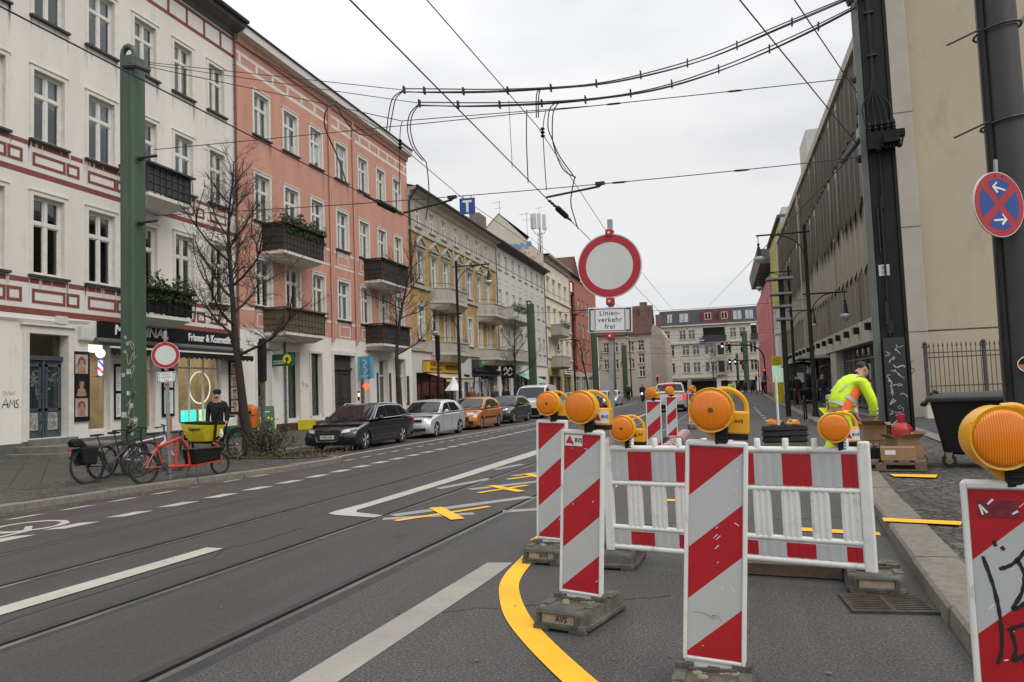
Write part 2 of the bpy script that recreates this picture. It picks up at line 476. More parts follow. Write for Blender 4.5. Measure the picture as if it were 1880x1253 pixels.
D['rubber']=mat('tyre rubber',(.02,.02,.02),.8,var=.3,vs=10)
D['steel']=mat('galvanised steel',(.33,.34,.34),.45,.7,var=.2,vs=9)
D['chrome']=mat('chrome',(.7,.7,.7),.12,1.0,var=0)
D['alu']=mat('wheel alloy',(.5,.51,.52),.35,.25,var=.1)
D['wire']=mat('copper wire patina',(.025,.024,.022),.6,.2,var=0)
D['white_plastic']=mat('white plastic',(.70,.70,.67),.4,var=.07,vs=5,dirt=((.33,.31,.27),.57,.7),ds=9,bump=.03,bs=30)
D['red_sheet']=mat('red reflective sheet',(.40,.014,.022),.34,var=.1,vs=7,dirt=((.3,.02,.02),.62,.5),ds=14,spec=.4)
D['white_sheet']=mat('white reflective sheet',(.46,.475,.475),.34,var=.05,vs=4,dirt=((.32,.32,.3),.66,.5),ds=11,spec=.4)
D['lamp_yellow']=mat('yellow plastic',(.75,.36,.008),.35,var=.08,vs=5,dirt=((.45,.2,.01),.64,.5),ds=12)
D['recycled']=mat('recycled rubber base',(.075,.072,.06),.85,var=.3,vs=9,bump=.5,bs=35,dirt=((.17,.155,.12),.5,.8),ds=6)
D['recycled_dark']=mat('dark rubber base',(.02,.02,.02),.8,var=.3,vs=9,bump=.3,bs=35)
D['sandstone']=mat('pale dried mortar',(.24,.2,.14),.9,var=.3,vs=14)
D['bark']=mat('tree bark',(.030,.024,.018),.9,var=.35,vs=6,stretch=(1,1,.3),bump=.6,bs=28)
D['twig']=mat('twig bark',(.028,.021,.017),.9,var=.2)
D['leafgreen']=mat('dull green leaves',(.05,.075,.025),.7,var=.4,vs=8)
D['leafbrown']=mat('brown leaves',(.085,.05,.022),.8,var=.45,vs=20)
D['skin']=mat('skin',(.45,.25,.17),.55,var=.08,vs=20)
D['hivis']=mat('fluorescent yellow cloth',(.62,.88,.03),.75,var=.1,vs=9,bump=.3,bs=18)
D['orange_cloth']=mat('fluorescent orange cloth',(.9,.15,.03),.75,var=.12,vs=9,bump=.3,bs=18)
D['reflect']=mat('silver reflective tape',(.46,.47,.42),.4,.2,var=.12,vs=9)
D['cardboard']=mat('cardboard',(.30,.19,.10),.85,var=.14,vs=5)
D['wood']=mat('weathered pallet wood',(.16,.115,.075),.85,var=.3,vs=6,stretch=(3,3,12),bump=.3,bs=30)
D['white_paint']=paint('white road paint',(.43,.405,.35),.7)
D['dull_paint']=paint('worn white road paint',(.30,.285,.25),.85)
D['yellow_paint']=paint('yellow marking tape',(.92,.46,.012),.15)
D['asphalt']=asphalt('asphalt',.046,.3,60,.24,tint=(1,.96,.90))
D['asphalt_coarse']=asphalt('coarse asphalt',.060,.65,70,.26,tint=(1,.965,.91))
D['asphalt_red']=asphalt('reddish bike lane asphalt',.048,.35,55,.22,tint=(1.14,.93,.82))
D['asphalt_path']=asphalt('footway asphalt',.045,.35,40,.3,tint=(1.06,.97,.98))
D['setts']=cobble('small granite setts',(.075,.067,.054),9.0,(.018,.016,.012),.05)
D['mosaic']=cobble('mosaic paving',(.082,.076,.066),8.0,(.016,.015,.012),.05,(1,1,1))
D['slabs']=bricks('concrete paving slabs',(.058,.052,.044),(.066,.06,.05),(.025,.022,.018),1.0,.5,.5,.012,.85,PI/4)
D['granite']=mat('granite kerb',(.17,.15,.125),.75,var=.28,vs=14,bump=.2,bs=60,dirt=((.12,.11,.09),.55,.6),ds=3)
D['soil']=mat('planting soil',(.045,.036,.026),.95,var=.4,vs=6,bump=.8,bs=25)
D['signwhite']=mat('sign white',(.60,.61,.58),.4,var=.04,vs=3)
D['sheetwhite']=mat('paper white',(.72,.72,.72),.6,var=.02)
D['signred']=mat('sign red',(.40,.018,.028),.35,var=.06,vs=4)
D['signblue']=mat('sign blue',(.012,.06,.26),.35,var=.06,vs=4)
D['ink']=mat('black print',(.012,.012,.013),.6,var=0)
D['plate']=mat('plate white',(.6,.6,.58),.4,var=0)
D['orange_bin']=mat('orange plastic',(.62,.13,.012),.45,var=.12,vs=4,dirt=((.25,.08,.03),.6,.5),ds=7)
D['cable']=mat('black cable',(.014,.014,.015),.5,var=0)
D['whiteletter']=mat('white letters',(.75,.75,.73),.5,var=0)
D['lampglow']=mat('lit warm',(1,.82,.6),.5,var=0,emit=2.5)
D['redglow']=mat('lit red',(1,.03,.02),.5,var=0,emit=4)
D['whiteglow']=mat('lit white',(1,1,1),.5,var=0,emit=3)
# ---------------------------------------------------------------- the ground, road, rails, pavements
RAIL=[(-8,-3.78),(3.5,-3.04),(7,-2.82),(11,-2.57),(16.3,-2.32),(22,-2.12),(30,-1.95),(50,-1.75),(80,-1.6),(120,-1.5),(170,-1.4)]
KR=[(-8,.35),(2,1.0),(4.5,1.17),(6.9,1.34),(10,1.58),(14,1.98),(22,2.6),(27,2.95),(47,3.4),(80,4.2),(110,5.1),(170,6)]
BR=[(-8,-8.6),(7.6,-7.99),(12.9,-7.62),(18,-7.5),(31.8,-7.05),(60,-6.9),(110,-6.9),(170,-6.9)]  # outer edge of bike lane
BL=[(-8,-10.2),(8.4,-9.37),(14.2,-8.9),(18.1,-9.3),(37,-8.35),(60,-8.2),(110,-8.2),(170,-8.2)]
KL=[(-8,-12.6),(3,-11.0),(6,-10.6),(8.84,-10.09),(11.34,-9.61),(13.2,-9.1),(14.9,-8.68),(15.9,-8.5),(16.4,-8.6),(16.9,-9.1),(17.6,-10.3),(18.6,-11.7),(20,-11.9),(170,-11.9)]
YS=[-8+.5*i for i in range(96)]+[40+2*i for i in range(66)]
CB=.015  # cross fall of the road left of the tracks
def zr(x):return-CB*max(0,-5-x)
def warp(x,y,z=0):
 if x>-5:return (x,y,z)
 t=(1-CB*5/1.47)/(1+CB*x/1.47)
 return (t*x,t*y,z+zr(t*x))
def strip(mb,fa,fb,z0,z1,ys=YS,m=None,w=True):
 q=warp if w else (lambda x,y,z:(x,y,z))
 a=[q(fa(y),y,z0) for y in ys]; b=[q(fb(y),y,z1) for y in ys]; n=len(ys)
 return mb.add(a+b,[(i,n+i,n+i+1,i+1) for i in range(n-1)],m)
def surf(name,fa,fb,z,m,ys=YS):
 mb=MB(); strip(mb,fa,fb,z,z,ys)
 return tag(mb.build(name,m),kind='structure')
rail=lambda o:(lambda y:pl(RAIL,y)+o)
kr=lambda o:(lambda y:pl(KR,y)+o)
kl=lambda o:(lambda y:pl(KL,y)+o)
brl=lambda o:(lambda y:pl(BR,y)+o)
mb=MB(); mb.box(-1500,1500,-1200,2600,-1.2,-.6)
tag(mb.build('ground',D['asphalt_path']),kind='structure')
surf('road_lane',rail(.17),kr(0),0,D['asphalt_coarse'])
RO=[0.0,-1.42,-2.98]  # rail offsets: three rails of the two tracks in view
hw=.12
edges=[(rail(-2.98-1.42+.03),rail(-2.98-hw)),(rail(-2.98+hw),rail(-1.42-hw)),(rail(-1.42+hw),rail(-hw))]
for a,b in edges:
 surf('track_bed',a,b,0,D['asphalt'])
surf('road_lane',brl(0),rail(-2.98-1.42-.03),0,D['asphalt'])
surf('road_joint',rail(-4.43),rail(-4.37),-.004,D['asphalt_coarse'])
surf('bike_lane',kl(.02),brl(0),0,D['asphalt_red'])
D['railhead']=mat('rail head steel',(.34,.33,.32),.25,.85,var=.2,vs=3)
D['sealant']=mat('bitumen joint',(.026,.025,.024),.6,var=.3,vs=6)
D['groove']=mat('rail groove',(.012,.011,.01),.9,var=0)
for o in RO:
 mb=MB()
 strip(mb,rail(o-hw),rail(o-.045),0,.003,m=1)
 strip(mb,rail(o-.045),rail(o-.04),.003,-.03,m=2)
 strip(mb,rail(o-.04),rail(o+.005),-.03,-.03,m=2)
 strip(mb,rail(o+.005),rail(o+.006),-.03,.004,m=2)
 strip(mb,rail(o+.006),rail(o+.062),.004,.004,m=0)
 strip(mb,rail(o+.062),rail(o+(hw if o else .17)),.003,0,m=1)
 tag(mb.build('tram_rail',[D['railhead'],D['sealant'],D['groove']]),kind='structure')
# kerbs and pavements
def kerb(name,f,w,sgn):
 mb=MB(); y=-8.0; k=0
 while y<168:
  L_=(1.0+.35*((k*7)%3)) if y<40 else 6
  y1=y+L_-.012
  n=3
  ys=[lerp(y,y1,i/n) for i in range(n+1)]
  dz=.004*math.sin(k*2.3); dx=.008*math.sin(k*1.7)
  z1=.12+dz
  g=warp if sgn<0 else (lambda x,y:(x,y,0))
  A=[[(f(t)+dx,t,-.05),(f(t)+dx+sgn*.012,t,z1-.02),(f(t)+dx+sgn*.035,t,z1),(f(t)+dx+sgn*w,t,z1),(f(t)+dx+sgn*w,t,-.05)] for t in ys]
  if sgn<0:A=[[warp(*p) for p in r] for r in A]
  mb.loft(A,True,True)
  y+=L_; k+=1
 return tag(mb.build(name,D['granite']),kind='structure')
kerb('kerb_right',kr(0),.33,1)
kerb('kerb_left',kl(0),.22,-1)
surf('gutter_left',kl(.02),kl(.42),.004,D['setts'],[y for y in YS if y<13])
surf('pavement_right',kr(.27),kr(2.0),.113,D['mosaic'])
PR=lambda y:max(pl(KR,y)+2.0,4.0 if y>30 else 0)
surf('pavement_path',kr(2.0),lambda y:6.2 if y>28.6 else 30,.126,D['asphalt_path'])
mb=MB()
for (a,b) in ((14.2,24),):
 pass
strip(mb,kr(2.02),kr(2.32),.131,.131,[y for y in YS if 13<y<60]); tag(mb.build('pavement_slab_edge',D['granite']),kind='structure')
KW=[warp(x,y)[1::-1] for y,x in KL]
def hp(x,y):
 """Height of the left pavement: it rises from the kerb to the houses."""
 k=pl(KW,y); zk=zr(k)+.118
 return zk+(.15-zk)*max(0,min(1,(k-x)/(k+19.6)))
def pave(name,fa,fb,m,ys,n=6):
 mb=MB()
 for i in range(n):
  A=[(lerp(fa(y),fb(y),i/n),y) for y in ys]; B_=[(lerp(fa(y),fb(y),(i+1)/n),y) for y in ys]; k=len(ys)
  mb.add([(x,y,hp(x,y)) for x,y in A+B_],[(j,j+1,k+j+1,k+j) for j in range(k-1)])
 return tag(mb.build(name,m),kind='structure')
pm=lambda y:max(pl(KW,y)-2.4,-14.6)
pave('pavement_mosaic',pm,lambda y:pl(KW,y)-.19,D['setts'],YS,2)
pave('pavement_left',lambda y:-19.8,pm,D['slabs'],[y for y in YS if y>15])
pave('pavement_left',lambda y:-45,pm,D['slabs'],[y for y in YS if y<=15.5])
def pv(x,y):
 """Where a point sighted on a pavement at 0.12 m lands on the sloping one."""
 t=1
 for i in range(8):t=(1.47-hp(t*x,t*y))/1.35
 return (t*x,t*y,hp(t*x,t*y))

# ---------------------------------------------------------------- road markings (thin painted sheets)
def mark(name,polys,m,z=.004):
 mb=MB()
 for p in polys:
  mb.poly([warp(x,y,z) for x,y in p])
 return tag(mb.build(name,m),kind='structure')
def dash(fx,y0,y1,w):
 return [(fx(y0)-w/2,y0),(fx(y0)+w/2,y0+.12),(fx(y1)+w/2,y1+.12),(fx(y1)-w/2,y1)]
thick=lambda y:pl([(4,-8.18),(7.66,-7.96),(12.9,-7.58),(16.4,-7.5),(31.8,-7.05),(60,-6.9)],y)
thin=lambda y:pl([(4,-9.75),(8.39,-9.37),(14.19,-8.86),(17.0,-8.62),(37,-7.98),(60,-7.8)],y)
mark('bike_lane_line',[dash(thick,y,y+.5,.22) for y in [4.96+.9*i for i in range(50)]],D['white_paint'])
mark('bike_lane_line',[dash(thin,y,y+.45,.10) for y in [5.02+.82*i for i in range(50)]],D['white_paint'])
solid=lambda y:pl([(17.6,-9.42),(18.14,-9.46),(37.2,-8.24),(60,-8.0),(80,-8)],y)
mb=MB(); strip(mb,lambda y:solid(y)-.06,lambda y:solid(y)+.06,.004,.004,[17.5+i for i in range(60)]); tag(mb.build('parking_line',D['white_paint']),kind='structure')
mark('lane_line',[[(-5.42,3.2),(-5.2,3.0),(-4.94,6.83),(-5.16,6.86)]],D['white_paint'])
bul=[(-4.53,19.66),(-4.62,17),(-4.72,13),(-4.86,10),(-4.97,9.2),(-4.95,9.0),(-4.8,8.9),(-4.18,8.74),(-4.14,8.9),(-4.62,9.13),(-4.7,9.3),(-4.6,10.5),(-4.42,13.5),(-4.24,17),(-4.18,19.66),(-4.18,19.66)]
mark('tram_island_line',[bul[:-1]],D['white_paint'])
mark('tram_island_line',[[(-4.53,19.7),(-4.25,19.7),(-3.95,40),(-4.2,40)],[(-4.2,40.05),(-3.98,40.05),(-3.7,75),(-3.9,75)]],D['white_paint'])
hat=[]
for x0,y0,x1,y1,w in ((-4.1,8.95,-2.75,10.6,.17),(-3.9,11.4,-2.5,13.0,.16),(-3.7,13.2,-2.45,14.9,.16),(-4.45,11.5,-4.0,12.8,.15),(-4.35,14.3,-4.05,15.3,.14)):
 hat.append([(x0,y0),(x0+w,y0-.12),(x1+w,y1-.12),(x1,y1)])
hat.append([(-4.05,8.72),(-4.0,8.56),(-2.98,9.0),(-3.05,9.16)])
hat.append([(-2.72,9.33),(-2.66,9.15),(-1.7,9.6),(-1.75,9.8)])
mark('hatching_line',hat,D['dull_paint'],.0035)
def cross(ax,ay,bx,by,w):
 d=Vector((bx-ax,by-ay)).normalized(); n=Vector((-d.y,d.x))*w/2
 return [(ax+n.x,ay+n.y),(bx+n.x,by+n.y),(bx-n.x,by-n.y),(ax-n.x,ay-n.y)]
yz=.008
for (a,b,w1,c,d,w2) in (((-3.80,8.5),(-2.98,9.62),.10,(-3.68,9.5),(-3.06,8.62),.17),((-3.55,10.92),(-3.02,11.8),.11,(-3.6,11.74),(-2.92,11.03),.15),((-3.57,12.6),(-3.05,13.35),.11,(-3.46,13.41),(-2.91,12.65),.15)):
 mark('temporary_cross',[cross(*a,*b,w1)],D['yellow_paint'],yz)
 mark('temporary_cross',[cross(*c,*d,w2)],D['yellow_paint'],yz+.004)
arc_o=smooth_pts([(-1.80,6.95),(-1.79,6.48),(-1.76,6.0),(-1.68,5.59),(-1.47,4.98),(-1.21,4.47),(-.86,3.9),(-.45,3.3),(0.0,2.7)],5)
arc_i=smooth_pts([(-1.66,6.95),(-1.645,6.48),(-1.61,6.0),(-1.53,5.61),(-1.32,5.04),(-1.06,4.54),(-.71,3.97),(-.31,3.38),(.13,2.78)],5)
mark('temporary_line',[list(map(tuple,arc_o))+list(map(tuple,arc_i[::-1]))],D['yellow_paint'],yz)
mark('temporary_line',[[(-1.9,7.45),(-1.74,7.47),(-1.75,8.1),(-1.87,8.1)],[(-1.72,11.2),(-1.6,11.2),(-1.55,12.4),(-1.66,12.4)],[(-.95,10.2),(-.45,10.0),(-.42,10.15),(-.92,10.36)],[(.55,8.35),(1.38,8.1),(1.36,7.93),(.52,8.17)]],D['yellow_paint'],yz)
mark('temporary_line',[[(1.42,8.16),(2.06,7.98),(2.0,7.79),(1.40,7.97)],[(2.2,11.86),(2.77,11.72),(2.67,11.4),(2.2,11.57)]],D['yellow_paint'],.134)
mark('edge_line',[[(-2.28-.05,3.66-.9),(-2.02-.05,3.71-.9),(-1.84,5.94),(-1.82,6.5),(-2.04,6.47)]],D['dull_paint'])
mark('edge_line',[dash(lambda y:-.7+.02*(y-30),y,y+1.0,.12) for y in [45+2.2*i for i in range(14)]],D['white_paint'])
mark('edge_line',[dash(lambda y:1.6+.012*(y-30),y,y+1.0,.14) for y in [31+2.4*i for i in range(8)]],D['white_paint'])
# bicycle symbol at the edge of the frame
mb=MB()
for (cx,cy) in ((-8.62,6.4),(-8.55,7.9)):
 stroke(mb,[(cx+.38*math.cos(a*PI/10),cy+.42*math.sin(a*PI/10)) for a in range(21)],.1,lambda q:warp(q.x,q.y,.004))
stroke(mb,[(-8.62,6.4),(-8.2,7.0),(-8.25,7.6),(-8.55,7.9)],.09,lambda q:warp(q.x,q.y,.0045))
stroke(mb,[(-8.2,7.0),(-8.62,7.2),(-8.25,7.6)],.08,lambda q:warp(q.x,q.y,.005))
tag(mb.build('bicycle_symbol',D['white_paint']),kind='structure')
# repaired patches, grate, litter
mb=MB(); rs=random.Random(3)
for (x0,y0,x1,y1,w_) in ((-.4,2.6,.1,9.5,.018),(-1.35,8.3,1.3,9.1,.03),(-5.0,2.5,-4.75,8.0,.014),(-7.2,5,-6.6,16,.02),(-1.2,11,-1.0,19,.02),(-2.2,4.9,-.4,5.6,.012),(.3,10.2,.7,16,.02)):
 n=14; stroke(mb,[(lerp(x0,x1,k/n)+rs.gauss(0,.035),lerp(y0,y1,k/n)+rs.gauss(0,.02)) for k in range(n+1)],w_,lambda q:warp(q.x,q.y,.0022))
tag(mb.build('sealed_crack',D['sealant']),kind='structure')
g=thing('drain_grate','rusty slotted drain grate in the gutter beside the granite kerb','drain',(.96,5.55,.004),R(4)); g.scale=(.86,.9,1)
mb=MB(); mb.box(-.29,.29,-.22,.22,-.02,.001); mb.build('grate_pit',D['groove'],g)
mb=MB()
for i in range(9):
 y=-.19+.0475*i; mb.box(-.27,.27,y-.012,y+.012,-.005,.012)
for x in (-.28,0,.28):mb.box(x-.018,x+.018,-.215,.215,-.006,.0135)
for y in (-.22,.22):mb.box(-.3,.3,y-.018,y+.018,-.006,.0145)
mb.build('grate_bars',mat('rusty cast iron',(.07,.055,.045),.7,.4,var=.4,vs=9),g)
mb=MB()
for i in range(150):
 x=random.uniform(-7,2.2); y=random.uniform(3,22); s=random.uniform(.008,.022); a=random.random()*6
 z=.010 if x<pl(KR,y)-.1 else .14
 mb.poly([(x+s*math.cos(a+k*2.1)*(1+.5*(k%2)),y+s*math.sin(a+k*2.1),z+.006*(k==1)) for k in range(3)])
tag(mb.build('litter',mat('scraps and leaf bits',(.2,.16,.1),.8,var=.6,vs=4)),kind='stuff')
# ---------------------------------------------------------------- buildings: local x = out of the facade, y = along it, z = up
def wall(B,name,u0,u1,v0,v1,holes,m,depth=.22,cuts=(),pick=None,xo=0.0,cap=False):
 """Facade sheet with real openings and reveals. pick(u, v) chooses the material slot of a cell; cuts are extra v lines."""
 us=sorted({round(a,4) for a in [u0,u1]+[x for h in holes for x in (h[0],h[1])] if u0<=a<=u1})
 vs=sorted({round(a,4) for a in [v0,v1]+list(cuts)+[x for h in holes for x in (h[2],h[3])] if v0<=a<=v1})
 mb=MB()
 for a,b in zip(us,us[1:]):
  for c,d in zip(vs,vs[1:]):
   mu,mv=(a+b)/2,(c+d)/2
   if any(h[0]<mu<h[1] and h[2]<mv<h[3] for h in holes):continue
   mb.add([(xo,a,c),(xo,b,c),(xo,b,d),(xo,a,d)],[(0,1,2,3)],pick(mu,mv) if pick else 0)
 rv=len(m)-1 if isinstance(m,(list,tuple)) else 0
 for (a,b,c,d) in holes:
  for p,q in (((a,c),(b,c)),((b,c),(b,d)),((b,d),(a,d)),((a,d),(a,c))):
   mb.add([(xo,*p),(xo,*q),(xo-depth,*q),(xo-depth,*p)],[(0,1,2,3)],rv)
 return mb.build(name,m,B)
def shell(B,u0,u1,z1,depth,m,z0=-.3):
 """Back, sides and ceiling of a building so its rooms are closed and dark."""
 mb=MB()
 mb.poly([(-.25,u0,z0),(-depth,u0,z0),(-depth,u0,z1),(-.25,u0,z1)]); mb.poly([(-.25,u1,z0),(-depth,u1,z0),(-depth,u1,z1),(-.25,u1,z1)])
 mb.poly([(0,u0,z0),(-.25,u0,z0),(-.25,u0,z1),(0,u0,z1)]); mb.poly([(0,u1,z0),(-.25,u1,z0),(-.25,u1,z1),(0,u1,z1)])
 mb.poly([(-depth,u0,z0),(-depth,u1,z0),(-depth,u1,z1),(-depth,u0,z1)])
 return mb.build('side_wall',m,B)
WC={}
def win_mesh(w,h,style):
 key=(round(w,2),round(h,2),style)
 if key in WC:return WC[key]
 f=MB(); g=MB(); c=MB()
 x0,x1=-.2,-.13
 b=.075
 if style in ('alt','altdark','plain','ped','arch2'):
  f.box(x0,x1,0,b,0,h); f.box(x0,x1,w-b,w,0,h); f.box(x0,x1,b,w-b,0,b); f.box(x0,x1,b,w-b,h-b,h)
  t=h*.66
  f.box(x0,x1+.02,b,w-b,t-.05,t+.05)
  f.box(x0,x1+.012,w/2-.055,w/2+.055,b,t-.05); f.box(x0,x1+.012,w/2-.045,w/2+.045,t+.05,h-b)
  for (a,d) in ((b,w/2-.055),(w/2+.055,w-b)):  # sashes
   for (p,q) in ((b,t-.05),(t+.05,h-b)):
    s=.035
    f.box(x0+.01,x1-.01,a,a+s,p,q); f.box(x0+.01,x1-.01,d-s,d,p,q); f.box(x0+.01,x1-.01,a+s,d-s,p,p+s); f.box(x0+.01,x1-.01,a+s,d-s,q-s,q)
  sl=1
  if style!='arch2':
   f.box(-.13,.12,-.16,w+.16,-.075,-.005,sl)
  if style in ('alt','altdark'):
   tw=.13
   f.box(-.0,.03,-tw,0,-.0,h+tw,2); f.box(0,.03,w,w+tw,0,h+tw,2); f.box(0,.03,0,w,h,h+tw,2); f.box(0,.06,-tw-.03,w+tw+.03,h+tw,h+tw+.045,2)
  if style=='ped':
   tw=.2
   f.box(0,.07,-tw,0,0,h+.1,2); f.box(0,.07,w,w+tw,0,h+.1,2); f.box(0,.07,0,w,h,h+.1,2)
   f.box(0,.12,-tw-.04,w+tw+.04,h+.1,h+.34,2); f.box(0,.24,-tw-.12,w+tw+.12,h+.34,h+.44,2)
   f.prism([(-tw-.1,h+.44),(w+tw+.1,h+.44),(w/2+.06,h+1.0),(w/2-.06,h+1.0)],0,.09,'x',2)
   for sg in (-1,1):
    p=[(w/2+sg*(w/2+tw+.14),h+.44),(w/2+sg*(w/2+tw+.14),h+.54),(w/2,h+1.13),(w/2,h+1.0)]
    f.prism(p,0,.24,'x',2)
   f.ball((.1,w/2,h+.62),.12,8,2)
 elif style=='pane':
  f.box(x0,x1,0,b,0,h); f.box(x0,x1,w-b,w,0,h); f.box(x0,x1,b,w-b,0,b); f.box(x0,x1,b,w-b,h-b,h)
 elif style=='two':
  f.box(x0,x1,0,b,0,h); f.box(x0,x1,w-b,w,0,h); f.box(x0,x1,b,w-b,0,b); f.box(x0,x1,b,w-b,h-b,h); f.box(x0,x1+.01,w/2-.07,w/2+.07,b,h-b)
  f.box(x0,x1+.01,b,w-b,h*.68-.05,h*.68+.05)
  f.box(-.13,.1,-.1,w+.1,-.1,-.01,1)
 g.box(-.172,-.166,.05,w-.05,.05,h-.05)
 n=9  # one curtain, hung in folds
 for (a,d) in ((.06,w*.44),(w*.56,w-.06)):
  pts=[(-.34+(.035 if i%2 else-.01),lerp(a,d,i/n)) for i in range(n+1)]
  c.add([(x,y,.06) for x,y in pts]+[(x,y,h-.05) for x,y in pts],[(i,i+1,n+2+i,n+1+i) for i in range(n)])
 WC[key]=(f,g,c,{})
 return WC[key]
def window(B,u,v,w,h,style='alt',mats=None,curtain=None,glassm=None):
 f,g,c,cache=win_mesh(w,h,style)
 mats=mats or [D['frame'],D['darkmetal'],D['trim']]
 k=tuple(m.name for m in mats)
 if k not in cache:cache[k]=f.mesh('window',mats)
 o=link('window',cache[k],B,0,(0,u,v))
 gm=glassm or D['glass']
 if gm.name not in cache:cache[gm.name]=g.mesh('pane',gm)
 link('pane',cache[gm.name],o,0,None,(0,random.gauss(0,.006),random.gauss(0,.008)))
 r=random.random() if curtain is None else curtain
 if r<.55:
  if 'c' not in cache:cache['c']=c.mesh('curtain',D['curtain'])
  q=link('curtain',cache['c'],o)
  if r<.16:q.scale=(1,1,.42); q.location=(0,0,h*.57)
 return o
def stains(B,cols,rows,m,seed):
 """Rain run-off marks below the ends of the sills."""
 rnd=random.Random(seed); mb=MB()
 for (u,w) in cols:
  for (v,h) in rows:
   for k in range(7):
    y=u+(rnd.choice((-.12,w+.12))+rnd.gauss(0,.05) if k<4 else rnd.uniform(0,w)); l=rnd.uniform(.25,1.0)*(1 if k<4 else .5); b=rnd.uniform(.012,.05)
    mb.add([(.0035,y-b,v-.08),(.0035,y+b,v-.08),(.0035,y+b*.7,v-.08-l*.6),(.0035,y+b*.1,v-.08-l),(.0035,y-b*.6,v-.08-l*.55)],[(0,1,2,3,4)])
 return tag(mb.build('rain_stain',m,B),kind='stuff')
def balcony(B,u0,u1,zf,depth,h,m_panel,m_slab,plants=False,rail_m=None,solid=False,taper=.25,name='balcony'):
 """Slab with tapered underside, box-slatted or solid parapet, top rail, and planting where the photo shows it."""
 mb=MB()
 d=depth
 mb.loft([[(0,u0+taper,zf-.34),(d-taper*1.4,u0+taper*1.6,zf-.34),(d-taper*1.4,u1-taper*1.6,zf-.34),(0,u1-taper,zf-.34)],
    [(0,u0,zf-.12),(d,u0,zf-.12),(d,u1,zf-.12),(0,u1,zf-.12)],[(0,u0,zf),(d,u0,zf),(d,u1,zf),(0,u1,zf)]])
 o=mb.build(name,m_slab,B)
 mb=MB(); r=.05
 if solid:
  mb.box(d-.14,d,u0,u1,zf,zf+h); mb.box(0,d-.14,u0,u0+.12,zf,zf+h); mb.box(0,d-.14,u1-.12,u1,zf,zf+h)
  mb.box(-.02,d+.05,u0-.05,u1+.05,zf+h,zf+h+.08)
  n=3
  for i in range(n):
   a,b=lerp(u0,u1,(i+.12)/n),lerp(u0,u1,(i+.88)/n)
   mb.box(d,d+.025,a,b,zf+.18,zf+.22); mb.box(d,d+.025,a,b,zf+h-.2,zf+h-.16); mb.box(d,d+.025,a,a+.04,zf+.22,zf+h-.2); mb.box(d,d+.025,b-.04,b,zf+.22,zf+h-.2)
  for a in (.2,d-.35):
   mb.box(a,a+.25,u0-.022,u0,zf+.2,zf+h-.2)
 else:
  mb.box(d-.03,d-.015,u0+.02,u1-.02,zf+.05,zf+h-.05); mb.box(0,d-.03,u0+.02,u0+.035,zf+.05,zf+h-.05); mb.box(0,d-.03,u1-.035,u1-.02,zf+.05,zf+h-.05)
  n=max(5,int((u1-u0)/.28))
  for i in range(n+1):
   y=lerp(u0,u1,i/n); mb.box(d-.013,d+.02,y-.02,y+.02,zf,zf+h)
  for i in range(4):
   x=lerp(.0,d-.05,i/3); mb.box(x,x+.04,u0-.02,u0+.018,zf,zf+h); mb.box(x,x+.04,u1-.018,u1+.02,zf,zf+h)
  for z in (.08,.36,.64,h-.06):
   mb.box(d-.012,d+.016,u0,u1,zf+z,zf+z+.035); mb.box(0,d,u0-.016,u0+.016,zf+z,zf+z+.035); mb.box(0,d,u1-.016,u1+.016,zf+z,zf+z+.035)
  mb.box(d-.1,d+.16,u0-.12,u1+.12,zf+h,zf+h+.07); mb.box(0,d-.1,u0-.12,u0+.06,zf+h,zf+h+.07); mb.box(0,d-.1,u1-.06,u1+.12,zf+h,zf+h+.07)
 mb.build('parapet',m_panel,o)
 if plants:
  lf=MB()
  for i in range(int(420*(u1-u0)*plants)):
   y=random.uniform(u0-.1,u1+.1); cl=.5+.5*math.sin(y*5.1+u0)
   z=zf+h+.02+random.random() ** 1.6*(.2+.45*cl); x=d-.03+random.gauss(0,.1)+.05
   if random.random()<.25:z=zf+h-random.random()*.35; x=d+.06
   leaf(lf,(x,y,z),.075)
  lf.build('balcony_plants',D['leafgreen'],o)
 return o
def leaf(mb,c,s):
 a=Vector((random.gauss(0,1),random.gauss(0,1),random.gauss(0,1))).normalized()*s
 b=a.cross(Vector((random.gauss(0,1),random.gauss(0,1),random.gauss(0,1)))).normalized()*s*.45
 c=Vector(c); mb.add([c-a,c+b,c+a,c-b],[(0,1,2,3)])
def gutter(mb,u0,u1,x,z,r=.09):
 mb.tube([(x,u0,z),(x,u1,z)],r,8)
def downpipe(B,u,z0,z1,m,x=.09,name='downpipe'):
 mb=MB(); mb.tube([(x,u,z0),(x,u,z1)],.055,8)
 z=z0+.5
 while z<z1:mb.box(.0,x,u-.02,u+.02,z,z+.03); z+=1.9
 return mb.build(name,m,B,60)
XF=-19.5
